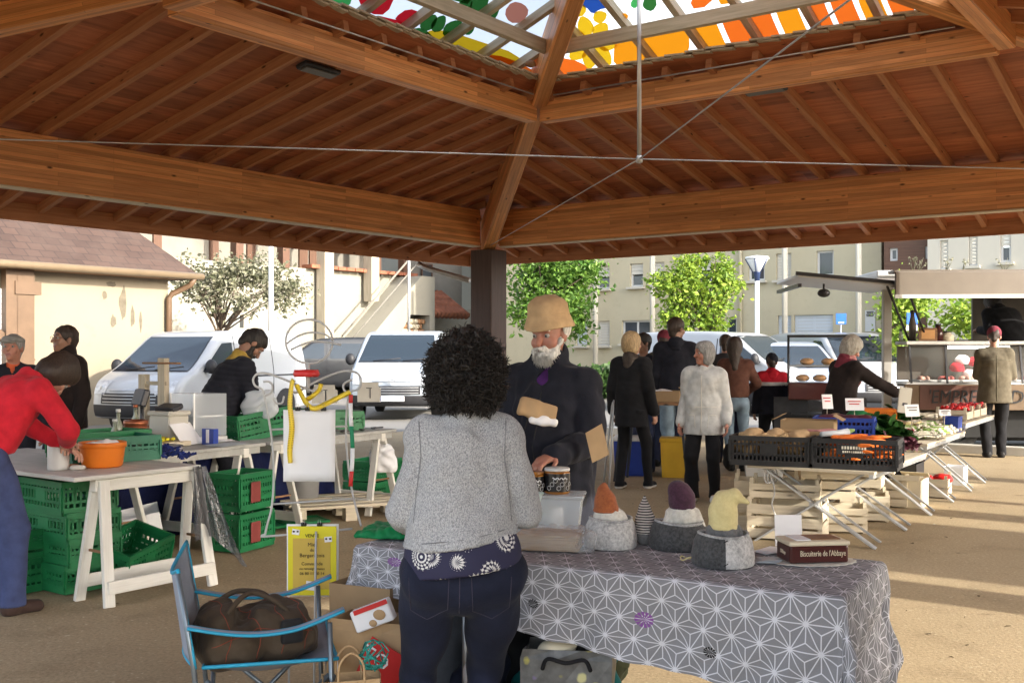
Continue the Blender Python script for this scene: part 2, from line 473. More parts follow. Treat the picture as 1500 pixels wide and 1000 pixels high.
bump(nt, b, n2, .5, .006)
MB().add([(-160, -60, 0), (160, -60, 0), (160, 220, 0), (-160, 220, 0)], [(0, 1, 2, 3)]).build('ground', 'ground_sand')['kind'] = 'structure'
m, nt, b = newmat('asphalt')
v = coords(nt); n1 = noisetex(nt, v, .5, 5); n2 = noisetex(nt, v, 70, 3, .7)
c = mixc(nt, n1, (.19, .18, .165, 1), (.26, .245, .225, 1)); c = mixc(nt, ramp(nt, n2, [(.4, (.5, .5, .5)), (.6, (0, 0, 0))]), c, (.14, .13, .12, 1))
nt.links.new(c, b.inputs['Base Color']); b.inputs['Roughness'].default_value = .9
# road behind the hall: one strip along each of its two far sides, running in the hall's directions
HC = V((.82, 8.83, 0))
def hp(u, v_, z=0.): return HC + U2 * u + V2 * v_ + V((0, 0, z))
MB().add([hp(-60, 8.6, .004), hp(60, 8.6, .004), hp(60, 60, .004), hp(-60, 60, .004)], [(0, 1, 2, 3)]).build('road', 'asphalt')['kind'] = 'structure'
MB().add([hp(8.8, -60, .004), hp(60, -60, .004), hp(60, 8.59, .004), hp(8.8, 8.59, .004)], [(0, 1, 2, 3)]).build('parking_road', 'asphalt')['kind'] = 'structure'
mat('kerb_stone', (.55, .53, .48), .85, .12, 4, bmp=.2)
MB().beam(hp(8.68, -40, .06), hp(8.68, 8.4, .06), .16, .13).build('kerb', 'kerb_stone', bev=.01)['kind'] = 'structure'

# ================================================================ the market hall
S1, S2, S3, SO = 5.488, 2.442, 7.3, 2.2
ZB, ZT, SL = 3.055, 3.60, .22
def zr(s): return ZT + (SL if s < S1 else .30) * (S1 - s)                # underside of the rafters
hall = thing('market_hall', 'open square timber market hall with hipped roof and painted lantern over the stalls', 'market hall', HC, HALL_ANG)
def side(k):
    Rk = Matrix.Rotation(k * PI / 2, 3, 'Z')
    return lambda a, s, z: Rk @ V((a, s, z))
for sx, sy in ((1, 1), (-1, 1), (1, -1), (-1, -1)):
    c = V((sx * S1, sy * S1, 0))
    p = MB().box((c.x, c.y, 1.5), (.40, .40, 3.0)).build('post', 'post_wood', hall, bev=.012)
    MB().box((c.x, c.y, .012), (.56, .56, .022)).build('base_plate', 'dark_metal', p)
    # hip beam: deep at the post, shallower towards the apex
    d = V((-sx, -sy, 0)).normalized()
    p0 = V((sx * (S1 + .12), sy * (S1 + .12), 0)); L = p0.length
    def hz(r): return 3.0 + .2815 * (7.76 - r)
    h0, h1 = .50, .34
    MB().beam((p0.x, p0.y, hz(L) + h0 / 2), (d.x * -.1, d.y * -.1, hz(.1) + h1 / 2), .19, h0, mi=0, w1=.17, h1=h1).build('hip_beam', 'glulam', hall, bev=.008)
rest = MB()
for k in range(4):
    T = side(k)
    MB().beam(T(-S1 + .2, S1 + .08, (ZB + ZT) / 2), T(S1 - .2, S1 + .08, (ZB + ZT) / 2), .16, ZT - ZB).build('eave_beam', 'glulam', hall, bev=.01)
    MB().beam(T(-S1 + .2, S1 + .08, ZB - .007), T(S1 - .2, S1 + .08, ZB - .007), .175, .013).build('lit_edge_strip', 'pale_wood', hall)  # pale strip standing in for light on the beam's lower edge
    MB().beam(T(-S2 + .02, S2 + .07, 4.185), T(S2 - .02, S2 + .07, 4.185), .15, .25).build('ring_beam', 'glulam', hall, bev=.01)
    # rafters
    for i in range(30):
        a = -7.25 + .5 * i
        s0 = max(abs(a) + .10, SO + .10)
        if S3 - s0 < .25: continue
        mb = MB() if k in (0, 3) or 5 <= i < 25 else rest
        if s0 < S1: mb.beam(T(a, S3, zr(S3) + .05), T(a, S1, ZT + .05), .065, .10); mb.beam(T(a, S1, ZT + .05), T(a, s0, zr(s0) + .05), .065, .10)
        else: mb.beam(T(a, S3, zr(S3) + .05), T(a, s0, zr(s0) + .05), .065, .10)
        if mb is not rest: mb.build('rafter', 'rafter_wood', hall)
    # deck boards, 20 mm, running along the eave
    g = .102
    def dk(a, s, up): return T(a, s, zr(s) + g + up)
    mb = MB()
    for sa, sb in ((S3, S1), (S1, SO)):
        vs = [dk(-sa, sa, 0), dk(sa, sa, 0), dk(sb, sb, 0), dk(-sb, sb, 0), dk(-sa, sa, .02), dk(sa, sa, .02), dk(sb, sb, .02), dk(-sb, sb, .02)]
        uv = [(x + 20 * k, y) for x, y in ((-sa, S3 - sa), (sa, S3 - sa), (sb, S3 - sb), (-sb, S3 - sb))]
        mb.add(vs, [(0, 1, 2, 3), (7, 6, 5, 4), (0, 4, 5, 1), (2, 6, 7, 3)], 0, [uv, uv[::-1], uv, uv])
    mb.build('roof_deck', 'deck_wood', hall)
    MB().beam(T(-S3 - .03, S3 + .018, 3.09), T(S3 + .03, S3 + .018, 3.09), .034, .27).build('fascia', 'rafter_wood', hall)
rest.build('rafter', 'rafter_wood', hall)['kind'] = 'stuff'
# roof tiles with the ragged tile ends round the lantern opening
mat('roof_tile', (.26, .17, .12), .85, .3, 3, bmp=.3, stain=(.42, .37, .28))
mat('tile_end', (.44, .37, .28), .85, .25, 7, bmp=.3)
for k in range(4):
    T = side(k); mb = MB()
    def tk(a, s, up): return T(a, s, zr(s) + .124 + up)
    S4 = S3 + .09
    for sa, sb in ((S4, S1), (S1, SO - .02)):
        vs = [tk(-sa, sa, 0), tk(sa, sa, 0), tk(sb, sb, 0), tk(-sb, sb, 0)]
        vs += [q + V((0, 0, .012)) for q in vs]
        mb.add(vs, [(0, 1, 2, 3), (7, 6, 5, 4), (0, 4, 5, 1), (2, 6, 7, 3)])
    for j in range(2):
        a = -SO + .12 * j
        while a < SO - .05:
            wd = .21 + .04 * rnd.random()
            q = T(a + wd / 2, SO - .01 - .02 * j, zr(SO) + .105 + .022 * j + .008 * rnd.random())
            mb.box(q, (wd - .010, .07, .018), Matrix.Rotation(k * PI / 2, 3, 'Z') @ RY(.07), 1)
            a += wd
    mb.build('roof_tiles', ['roof_tile', 'tile_end'], hall)
    # drip cable under the opening
    MB().tube([T(-SO + .08, SO + .08, zr(SO) - .03), T(SO - .08, SO + .08, zr(SO) - .03)], .009, 6).build('cable', 'galv', hall)
# lantern: grey purlin ring, rafters, painted translucent panels
ZP0, SLP = 5.60, .39
def zp(s): return ZP0 - SLP * s
for k in range(4):
    T = side(k)
    MB().beam(T(-1.86, 1.86, 4.66), T(1.86, 1.86, 4.66), .075, .13).build('lantern_purlin', 'grey_wood', hall)
    for a in (-2.2, -1.6, -1.0, -.4, .2, .8, 1.4, 2.0):
        s0 = max(abs(a) + .08, .2)
        MB().beam(T(a, 2.82, zp(2.82) - .055), T(a, s0, zp(s0) - .055), .07, .085).build('lantern_rafter', 'grey_wood', hall)
    MB().beam(T(-1.86, 1.86, 4.73), T(-1.86, 1.86, zp(1.86) - .03), .07, .07, (1, 0, 0)).build('lantern_post', 'grey_wood', hall)
# translucent painted sheets: white ground with bold fruit and flower shapes
def transl(name, col, emit=0):
    m, nt, b = newmat(name); out = nt.nodes['Material Output']
    tr = nd(nt, 'ShaderNodeBsdfTranslucent'); tr.inputs['Color'].default_value = (*col, 1)
    b.inputs['Base Color'].default_value = (*col, 1); b.inputs['Roughness'].default_value = .6
    mx = nd(nt, 'ShaderNodeMixShader'); mx.inputs[0].default_value = .8
    nt.links.new(b.outputs[0], mx.inputs[1]); nt.links.new(tr.outputs[0], mx.inputs[2]); nt.links.new(mx.outputs[0], out.inputs[0])
for n_, c_ in dict(pw=(.66, .70, .73), pred=(.50, .012, .02), pgreen=(.025, .12, .025), plgreen=(.05, .32, .08), pyel=(.62, .38, .012), porange=(.66, .24, .008), pdeep=(.64, .12, .012), pblue=(.015, .06, .28), ppink=(.48, .18, .12)).items():
    transl('panel_' + n_, c_)
HM = (Matrix.Translation(HC) @ Matrix.Rotation(HALL_ANG, 4, 'Z')).inverted()
def onpanel(k, px, py, off):
    """where the sight line of a photo pixel meets the lantern slope k, in hall coordinates"""
    o = HM @ V((0, 0, CH)); d = HM.to_3x3() @ V(((px - 750) / F, 1, -(py - YH) / F))
    n = Matrix.Rotation(k * PI / 2, 3, 'Z') @ V((0, SLP, 1)); c = ZP0 + off
    t = (c - n.dot(o)) / n.dot(d)
    return o + d * t
for k in range(4):
    T = side(k)
    mb = MB().add([T(-2.82, 2.82, zp(2.82)), T(2.82, 2.82, zp(2.82)), T(0, 0, zp(0))], [(0, 1, 2)])
    pn = mb.build('lantern_panel', 'panel_pw', hall)
    if k not in (0, 3): continue
    art = MB(); AM = ['panel_p' + x.replace('pink','pink') for x in ('red', 'green', 'lgreen', 'yel', 'orange', 'deep', 'blue', 'pink', 'w')]
    lay = [0]
    def poly(pts, mi, up=0):
        n = len(pts)
        for _ in range(1):                     # Chaikin rounding of the painted outline
            q = []
            for i in range(len(pts)):
                a_, b_ = pts[i], pts[(i + 1) % len(pts)]
                q += [(a_[0] * .75 + b_[0] * .25, a_[1] * .75 + b_[1] * .25), (a_[0] * .25 + b_[0] * .75, a_[1] * .25 + b_[1] * .75)]
            pts = q
        lay[0] += 1
        art.add([onpanel(k, x, y, -.003 - .0007 * lay[0]) for x, y in pts], [tuple(range(len(pts)))], mi)
    def leaf(x, y, dx, dy, w_, mi, up=0):
        L = math.hypot(dx, dy); w_ *= 1.25; nx, ny = -dy / L * w_, dx / L * w_
        poly([(x, y), (x + dx * .3 + nx, y + dy * .3 + ny), (x + dx * .7 + nx * .8, y + dy * .7 + ny * .8), (x + dx, y + dy), (x + dx * .7 - nx * .8, y + dy * .7 - ny * .8), (x + dx * .3 - nx, y + dy * .3 - ny)], mi, up)
    if k == 0:
        poly([(600, 60), (640, 40), (700, 60), (760, 80), (772, 105), (700, 100), (640, 84)], 3); poly([(700, 78), (745, 84), (790, 108), (740, 112)], 5); poly([(540, 20), (600, 34), (590, 56), (530, 40)], 0); poly([(596, 44), (620, 40), (640, 60), (620, 70)], 1)
        poly([(440, -40), (520, -40), (516, 4), (505, 12), (470, 4)], 2)
        poly([(524, -50), (590, -50), (575, 10), (556, 26), (522, 8)], 0)
        poly([(598, 12), (620, 20), (618, 34), (600, 40), (582, 32), (578, 26)], 0)
        poly([(600, -60), (680, -60), (700, 10), (640, -5)], 1)
        for x, y, dx, dy, w_ in ((615, 44, 26, -22, 9), (633, 48, 20, -26, 8), (648, 54, 30, -24, 9), (668, 26, 24, -30, 9), (690, 22, 26, -34, 10), (706, 34, 26, -30, 9), (640, -4, 34, -22, 9), (672, -2, 30, -26, 9), (700, -8, 30, -26, 9), (676, 48, 20, -10, 7)): leaf(x, y, dx, dy, w_, 1, 1)
        poly([(762, 84), (780, 78), (790, 84), (782, 98), (766, 96)], 5)
        poly([(738, 18), (750, 2), (768, 6), (776, 18), (764, 34), (746, 34)], 7)
        poly([(745, -40), (790, -40), (790, -10), (760, -5)], 5)
        poly([(734, -8), (752, -22), (758, -6), (744, 2)], 3)
    else:
        poly([(815, 120), (818, 84), (850, 90), (870, 108), (840, 126)], 5); poly([(815, -60), (895, -60), (893, 12), (878, 14), (868, 22), (858, 10), (836, 4), (815, 2)], 6)
        for dx, dy in ((-24, -6), (-10, -25), (16, -18), (27, 2), (20, 22), (-2, 26), (-22, 16)): leaf(866 + dx * .25, 62 + dy * .25, dx * 1.25, dy * 1.35, 10, 3, 1)
        leaf(852, 26, -8, -24, 9, 3, 1); leaf(868, 30, 22, -10, 8, 3, 1); leaf(846, 34, -26, 2, 8, 3)
        poly([(922, 8), (930, -6), (936, 6), (930, 14)], 2); poly([(940, 6), (952, -14), (964, 4), (956, 18), (944, 14)], 1); poly([(900, -30), (960, -50), (970, -16), (930, -12)], 2)
        poly([(898, 100), (900, 62), (912, 46), (960, 36), (1002, 28), (1012, 60), (1004, 92), (940, 100)], 4)
        for i in range(11):                      # orange segments with white gaps between them
            x = 1012 + 40 * i; y = 24 - .15 * (x - 1000)
            poly([(x, y), (x + 31, y - 5), (x + 44, y + 28), (x + 64, y + 70), (x + 34, y + 76), (x + 12, y + 34)], 5 if i % 3 else 4)
            poly([(x - 4, y - 8), (x + 10, y - 44), (x + 40, y - 48), (x + 28, y - 12)], 4 if i % 2 else 5)
        poly([(905, 26), (914, 18), (922, 24), (914, 32)], 4)
    art.build('painted_motif', AM, pn)
# tie rods, king rod
TC = HM @ V((1.045, 8.83, 3.03))
for sx, sy in ((1, 1), (-1, 1), (1, -1), (-1, -1)):
    MB().tube([(sx * (S1 - .16), sy * (S1 - .16), 3.06), TC], .006, 6).build('tie_rod', 'galv', hall)
kr = MB().tube([TC, (TC.x, TC.y, 5.40)], .018, 10).build('king_rod', 'steel', hall)
MB().lathe([(.012, -.035), (.028, -.028), (.028, .02), (.012, .035)], 12, TC).build('rod_hub', 'galv', kr)
MB().tube([hp_ for hp_ in [HM @ P(612, 386, 17.6), HM @ P(622, 392, 17.6), HM @ P(688, 411, 17.2)]], .045, 10).build('downpipe', 'galv', hall)
MB().lathe([(.012, 0), (.06, .02), (.05, .06), (.012, .075)], 12, HM @ P(777, 99, 11.4)).build('roof_knob', 'brown_wood', hall)
# ceiling lights under the rafters
for k, px, py, lab in ((0, 467, 105, 'flat grey ceiling light fixed under the left roof slope'), (3, 1120, 133, 'flat grey ceiling light fixed under the right roof slope')):
    o = HM @ V((0, 0, CH)); d = HM.to_3x3() @ V(((px - 750) / F, 1, -(py - YH) / F))
    n = Matrix.Rotation(k * PI / 2, 3, 'Z') @ V((0, SL, 1)); t = (ZT + SL * S1 - .03 - n.dot(o)) / n.dot(d)
    lp = HM.inverted() @ (o + d * t)
    th = thing('ceiling_light', lab, 'lamp', lp, HALL_ANG + k * PI / 2, 'ceiling lights of the hall')
    tilt = RX(-math.atan(SL))
    MB().box((0, 0, .02), (.46, .15, .05), tilt).build('housing', 'dark_metal', th, bev=.012)
    mat('lamp_diffuser', (.12, .12, .12), .3, .05, 5)
    MB().box((0, 0, -.012), (.40, .10, .014), tilt).build('diffuser', 'lamp_diffuser', th, bev=.004)
# dry leaves, scraps and pebbles scattered over the ground
mat('dry_leaf', (.13, .09, .05), .9, .5, 9); mat('scrap', (.50, .48, .44), .9, .2, 9)
mb = MB(); r_ = random.Random(77)
for _ in range(520):
    p = V((r_.uniform(-5, 8), 1.8 + 11 * r_.random() ** 1.5, .003)); a = r_.random() * 6.3; L = r_.uniform(.006, .024); d = V((math.cos(a), math.sin(a), .1)) * L; n_ = V((-math.sin(a), math.cos(a), .15)) * L * .55
    mb.add([p - d, p + n_, p + d * 1.2, p - n_ + V((0, 0, .004))], [(0, 1, 2), (0, 2, 3)], 0 if r_.random() < .8 else 1)
mb.build('fallen_leaves', ['dry_leaf', 'scrap'])['kind'] = 'stuff'
# ================================================================ buildings round the square
class Wall:
    """a vertical wall plane through a ground point: turns photo pixels into wall coordinates"""
    def __init__(s, o, d): s.o = V((o[0], o[1], 0)); s.d = V((d[0], d[1], 0)).normalized(); s.ang = math.atan2(s.d.y, s.d.x)
    def at(s, px, py):
        k = (px - 750) / F; t = (k * s.o.y - s.o.x) / (s.d.x - k * s.d.y); Y = s.o.y + s.d.y * t
        return t, CH - (py - YH) * Y / F
    def rect(s, px0, px1, py0, py1):
        m_ = (px0 + px1) / 2
        return s.at(px0, 500)[0], s.at(px1, 500)[0], s.at(m_, py1)[1], s.at(m_, py0)[1]
def facade(mb, x0, x1, z0, z1, holes, dep=.16, mi=0, rmi=0, y=0.):
    xs = sorted({x0, x1, *[min(max(h[0], x0), x1) for h in holes], *[min(max(h[1], x0), x1) for h in holes]}); zs = sorted({z0, z1, *[h[2] for h in holes], *[h[3] for h in holes]})
    for a, b_ in zip(xs, xs[1:]):
        for c_, d_ in zip(zs, zs[1:]):
            mx, mz = (a + b_) / 2, (c_ + d_) / 2
            if any(h[0] < mx < h[1] and h[2] < mz < h[3] for h in holes): continue
            mb.add([(a, y, c_), (b_, y, c_), (b_, y, d_), (a, y, d_)], [(0, 1, 2, 3)], mi)
    for h in holes:
        a, b_, c_, d_ = h; D = y + dep
        for q in ([(a, y, c_), (a, y, d_), (a, D, d_), (a, D, c_)], [(b_, y, d_), (b_, y, c_), (b_, D, c_), (b_, D, d_)], [(a, y, d_), (b_, y, d_), (b_, D, d_), (a, D, d_)], [(b_, y, c_), (a, y, c_), (a, D, c_), (b_, D, c_)]):
            mb.add(q, [(0, 1, 2, 3)], rmi)
mat('render_beige', (.46, .41, .29), .9, .05, 1.2, bmp=.1, bscale=120, stain=(.42, .37, .26))
mat('render_cream', (.26, .22, .16), .9, .05, .9, bmp=.15, bscale=90, stain=(.225, .19, .14))
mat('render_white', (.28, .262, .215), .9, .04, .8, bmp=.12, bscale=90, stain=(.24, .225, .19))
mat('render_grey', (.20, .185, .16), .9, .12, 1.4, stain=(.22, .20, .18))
mat('render_pale', (.50, .47, .40), .9, .04, 1.)
mat('pvc_white', (.58, .58, .57), .45, .03, 3)
mat('shutter_pale', (.52, .56, .60), .5, .03, 3)
mat('shutter_beige', (.56, .53, .46), .6, .04, 3)
woodmat('wood_clad', (.085, .045, .03), (.14, .075, .05), .6, False, 9)
m, nt, b = newmat('window_glass'); b.inputs['Base Color'].default_value = (.05, .06, .075, 1); b.inputs['Roughness'].default_value = .06; b.inputs['Specular IOR Level'].default_value = .8
bump(nt, b, noisetex(nt, coords(nt), 1.2, 2), .04, .02)
m, nt, b = newmat('tile_rows'); v = coords(nt, 'UV')
br = nd(nt, 'ShaderNodeTexBrick'); nt.links.new(v, br.inputs['Vector']); br.inputs['Scale'].default_value = 1; br.inputs['Brick Width'].default_value = .30; br.inputs['Row Height'].default_value = .24; br.inputs['Mortar Size'].default_value = .012; br.inputs['Mortar Smooth'].default_value = .4
br.inputs['Color1'].default_value = (.045, .025, .019, 1); br.inputs['Color2'].default_value = (.068, .038, .028, 1); br.inputs['Mortar'].default_value = (.025, .015, .012, 1)
c = mixc(nt, ramp(nt, noisetex(nt, coords(nt), 1.1, 5, .7), [(.4, (0, 0, 0)), (.75, (.7, .7, .7))]), br.outputs[0], (.085, .055, .043, 1))
nt.links.new(c, b.inputs['Base Color']); b.inputs['Roughness'].default_value = .85; bump(nt, b, br.outputs['Fac'], -.6, .02)
mat('terracotta', (.28, .10, .055), .8, .25, 6, bmp=.2, stain=(.30, .14, .09))

def window(parent, r, style='glass', y=.12, fm='pvc_white', sill=True, lintel=None):
    a, b_, c_, d_ = r; fw = .06
    fr = MB()
    for q, s_ in (((a + b_) / 2, (b_ - a)),): 
        fr.box((q, y, c_ + fw / 2), (s_, .06, fw)); fr.box((q, y, d_ - fw / 2), (s_, .06, fw))
    for x in (a + fw / 2, b_ - fw / 2): fr.box((x, y, (c_ + d_) / 2), (fw, .06, d_ - c_ - 2 * fw))
    if b_ - a > .9: fr.box(((a + b_) / 2, y, (c_ + d_) / 2), (fw, .05, d_ - c_ - 2 * fw))
    w_ = fr.build('window', fm, parent)
    gt = d_
    if style in ('half', 'shut', 'shutblue'):
        zb = c_ + (d_ - c_) * (.45 if style == 'half' else 0.) + fw
        sh = MB(); n = max(3, int((d_ - zb) / .09))
        for i in range(n): sh.box(((a + b_) / 2, y - .045, zb + (i + .5) * (d_ - zb) / n), (b_ - a - .02, .02, (d_ - zb) / n - .008))
        sh.build('roller_shutter', 'shutter_pale' if style == 'shutblue' else 'shutter_beige', w_); gt = zb
    if style in ('glass', 'half'): MB().box(((a + b_) / 2, y + .01, (c_ + gt) / 2), (b_ - a - .1, .012, gt - c_ - .08)).build('pane', 'window_glass', w_)
    if sill: MB().box(((a + b_) / 2, -.03, c_ - .04), (b_ - a + .16, .22, .07)).build('sill', 'render_pale', w_)
    return w_
# --- long beige two-storey block behind the right side
WA = Wall((4.09, 35), (.8063, -.5915))
bA = thing('apartment_building', 'long beige two-storey apartment building with roller shutters behind the green trees', 'building', WA.o, WA.ang)
specs = [((1196, 1221, 367, 404), 'glass'), ((1137, 1159, 371, 410), 'shut'), ((1096, 1120, 378, 411), 'half'), ((923, 942, 386, 420), 'half'), ((957, 973, 384, 418), 'half'), ((874, 893, 390, 423), 'half'), ((1020, 1042, 380, 414), 'half'), ((825, 842, 392, 425), 'half'),
         ((874, 893, 470, 506), 'shut'), ((844, 860, 474, 506), 'shutblue'), ((911, 954, 469, 503), 'glass'), ((1063, 1079, 465, 498), 'glass'), ((1139, 1159, 462, 506), 'shutblue'), ((1163, 1220, 461, 506), 'shutblue')]
rects = [(WA.rect(*q), st) for q, st in specs]
xL, xR = WA.at(690, 500)[0], WA.at(1291, 500)[0]
mb = MB(); facade(mb, xL, xR, -.05, 7.2, [r for r, s_ in rects])
mb.add([(xR, 0, -.05), (xR, 9, -.05), (xR, 9, 7.2), (xR, 0, 7.2)], [(0, 1, 2, 3)]); mb.add([(xL, 9, -.05), (xL, 0, -.05), (xL, 0, 7.2), (xL, 9, 7.2)], [(0, 1, 2, 3)])
mb.add([(xL, 9, -.05), (xR, 9, -.05), (xR, 9, 7.2), (xL, 9, 7.2)], [(3, 2, 1, 0)])
mb.build('wall', 'render_beige', bA)
MB().box(((xL + xR) / 2, 4.4, 7.3), (xR - xL + .5, 9.6, .2)).build('roof', 'render_grey', bA)
for r, st in rects: window(bA, r, st, sill=r[2] > 1)
for px in (885, 968, 1160, 1267): MB().tube([(WA.at(px, 500)[0], -.55, 0), (WA.at(px, 500)[0], -.55, 6.9)], .085, 10).build('column', 'render_pale', bA)
for px in (1086, 1002): MB().tube([(WA.at(px, 500)[0], -.07, 0), (WA.at(px, 500)[0], -.07, 7.1)], .05, 8).build('downpipe', 'render_beige', bA)
xs = WA.at(1275, 470); pl = MB().box((xs[0], -.02, xs[1]), (.28, .02, .6)).build('address_plate', 'pvc_white', bA)
for i, wd in enumerate((.20, .22, .18, .2)): MB().box((xs[0], -.034, xs[1] + .14 + .04 * i), (wd, .003, .026)).build('lettering', 'black_plastic', pl)
# --- wood-clad stair tower and pale block at the right
WB = Wall((P(1290, 500, 29.6).x, 29.6), (.8063, -.5915))
bB = thing('apartment_building', 'pale apartment block with dark brown wood-clad stair tower above the food truck', 'building', WB.o, WB.ang)
x1, x2 = WB.at(1357, 500)[0], WB.at(1620, 500)[0]
wr = [WB.rect(1298, 1310, 362, 381), WB.rect(1350, 1358.5, 359, 378)]
mb = MB(); facade(mb, 0, x1 + .03, -.05, 8.2, wr, y=.3); mb.add([(0, .3, -.05), (0, 5, -.05), (0, 5, 8.2), (0, .3, 8.2)], [(3, 2, 1, 0)])
for f_i in range(len(mb.f)): mb.uv[f_i] = [(mb.v[i][2] * .0 + mb.v[i][0] + mb.v[i][1], mb.v[i][2]) for i in mb.f[f_i]]
mb.build('stair_tower', 'wood_clad', bB)
for r in wr: window(bB, r, 'glass', y=.40, sill=False)
wr2 = [(WB.rect(*q), st) for q, st in (((1377, 1389, 352, 394), 'shut'), ((1419, 1432, 345, 389), 'shut'), ((1465, 1481, 338, 384), 'half'), ((1296, 1312, 474, 512), 'glass'))]
mb = MB(); facade(mb, x1 + .03, x2, -.05, 8.4, [r for r, s_ in wr2[:3]]); mb.add([(x1 + .03, 0, -.05), (x1 + .03, 6, -.05), (x1 + .03, 6, 8.4), (x1 + .03, 0, 8.4)], [(3, 2, 1, 0)])
mb.build('wall', 'render_pale', bB)
for r, st in wr2[:3]: window(bB, r, st)
MB().box((x2 / 2, 3.2, 8.5), (x2 + .2, 6.6, .16)).build('roof', 'render_grey', bB)

# --- tiled garage at the left, sunlit cream wall
WD = Wall((P(246, 500, 22.5).x, 22.5), (.5915, .8063))
bD = thing('garage_building', 'low cream rendered building with brown tiled roof and brown downpipe behind the white van', 'building', WD.o, WD.ang)
zE = 3.18
mb = MB(); xl = -11
mb.add([(xl, 0, -.05), (0, 0, -.05), (0, 0, zE), (xl, 0, zE)], [(0, 1, 2, 3)]); mb.add([(0, 0, -.05), (0, 7, -.05), (0, 7, zE), (0, 0, zE)], [(0, 1, 2, 3)])
mb.add([(xl, 7, -.05), (0, 7, -.05), (0, 7, zE), (xl, 7, zE)], [(3, 2, 1, 0)]); mb.build('wall', 'render_cream', bD)
mb = MB(); e = .45; rz_ = zE + 2.9
pts = [(xl, -e, zE - .12), (e, -e, zE - .12), (-1.7, 3.5, rz_), (xl, 3.5, rz_), (e, 7 + e, zE - .12), (xl, 7 + e, zE - .12)]
mb.add(pts, [(0, 1, 2, 3)], 0, [[(0, 0), (11.45, 0), (9.3, 5), (0, 5)]]); mb.add(pts, [(1, 4, 2)], 0, [[(0, 0), (8, 0), (4, 4.4)]]); mb.add(pts, [(4, 5, 3, 2)], 0, [[(0, 0), (11.45, 0), (11.45, 5), (2, 5)]])
mb.add([V(q) - V((0, 0, .09)) for q in pts], [(3, 2, 1, 0), (2, 4, 1)], 0)
mb.build('roof', 'tile_rows', bD)
mat('gutter_tan', (.16, .115, .07), .5, .1, 4); mat('pipe_brown', (.125, .075, .043), .5, .12, 4)
MB().tube([(xl, -e - .05, zE - .16), (e + .05, -e - .05, zE - .16)], .075, 8).build('gutter', 'gutter_tan', bD)
MB().box((xl / 2, -.20, zE - .20), (-xl + .3, .42, .05)).build('soffit', 'brown_wood', bD)
MB().tube([(.3, -e - .03, zE - .2), (.28, -.38, zE - .34), (.02, -.12, zE - .52), (-.04, -.09, zE - .62), (-.04, -.09, 0)], .06, 10).build('downpipe', 'pipe_brown', bD)
for px, w_ in ((7, .22), (27, .34)):
    x = WD.at(px, 500)[0]; MB().box((x, -.16, 1.5), (w_, .18, 2.96)).build('timber_post', 'pipe_brown', bD)
x = WD.at(30, 500)[0]; MB().box((x, -.18, 2.62), (.5, .2, .24)).build('timber_bracket', 'pipe_brown', bD)
x = WD.at(-2, 500)[0]; MB().beam((x - .3, -.16, 1.95), (x + .55, -.16, 1.25), .1, .14).build('timber_brace', 'pipe_brown', bD)
window(bD, (WD.at(-40, 500)[0], WD.at(1, 500)[0], .3, 2.6), 'shutblue', y=-.03, sill=False)
mat('soot', (.13, .11, .08), .9, .2, 8)
for px, py, dx, dz in ((163, 416, .09, .05), (153, 432, .04, .10), (180, 445, .07, .32), (194, 463, .04, .2), (206, 470, .03, .22), (166, 470, .05, .12), (128, 393, .06, .05)):
    xw, zw = WD.at(px, py); mb = MB(); n = 14
    mb.add([(xw + dx * (1 + .5 * rnd.random()) * math.cos(2 * PI * i / n), -.004, zw + dz * (.7 + .6 * rnd.random()) * math.sin(2 * PI * i / n)) for i in range(n)], [tuple(range(n))]); mb.build('wall_stain', 'soot', bD)

# --- white house with timber balcony, outside stair and log store
WE = Wall((P(540, 500, 40).x, 40), (.5915, .8063))
bE = thing('house', 'large white house with timber balcony posts, outside stair and firewood niche', 'house', WE.o, WE.ang)
xl, xm, xr = WE.at(90, 500)[0], WE.at(600, 500)[0], WE.at(757, 500)[0]
zP = 4.35
hole = WE.rect(545, 592, 462, 496)
mb = MB(); facade(mb, xl, xm, -.05, zP, [WE.rect(332, 357, 461, 480)], .2)
mb.add([(xr, 0, -.05), (xr, 9, -.05), (xr, 9, 7.6), (xr, 0, 7.6)], [(0, 1, 2, 3)])
facade(mb, WE.at(690, 500)[0], xr, -.05, 7.6, []); facade(mb, xm, WE.at(690, 500)[0], -.05, 3.2, [], y=.02)
mb.build('wall', 'render_white', bE)
mb = MB(); uw = [WE.rect(x - 6, x + 6, 352, 402) for x in (275, 358, 412, 488, 503)]
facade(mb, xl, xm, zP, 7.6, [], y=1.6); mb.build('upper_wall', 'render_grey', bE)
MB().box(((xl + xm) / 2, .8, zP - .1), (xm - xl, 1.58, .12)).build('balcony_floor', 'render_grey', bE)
for r in uw: MB().box(((r[0] + r[1]) / 2, 1.56, (r[2] + r[3]) / 2), (r[1] - r[0], .08, 2.0)).build('shutter', 'wood_clad', bE)
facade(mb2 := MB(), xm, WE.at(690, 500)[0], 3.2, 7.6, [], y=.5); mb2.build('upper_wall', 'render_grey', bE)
for px, z0, w_, yy in ((466, 0, .42, -.35), (534, 3.3, .40, -.35), (552, 4.3, .34, .1), (594, 4.3, .3, .1), (350, 4.3, .3, .1), (418, 4.3, .3, .1)):
    x = WE.at(px, 500)[0]; tp = MB().box((x, yy, (z0 + 6.4) / 2), (w_, w_, 6.4 - z0)).build('timber_post', 'grey_wood' if yy < 0 else 'wood_clad', bE)
    for sg in (-1, 1): MB().beam((x, yy, 5.75), (x + sg * .6, yy, 6.4), .14, .16).build('brace', 'grey_wood', tp)
MB().box(((xl + xm) / 2, -.1, 6.5), (xm - xl + .4, .3, .25)).build('balcony_beam', 'wood_clad', bE)
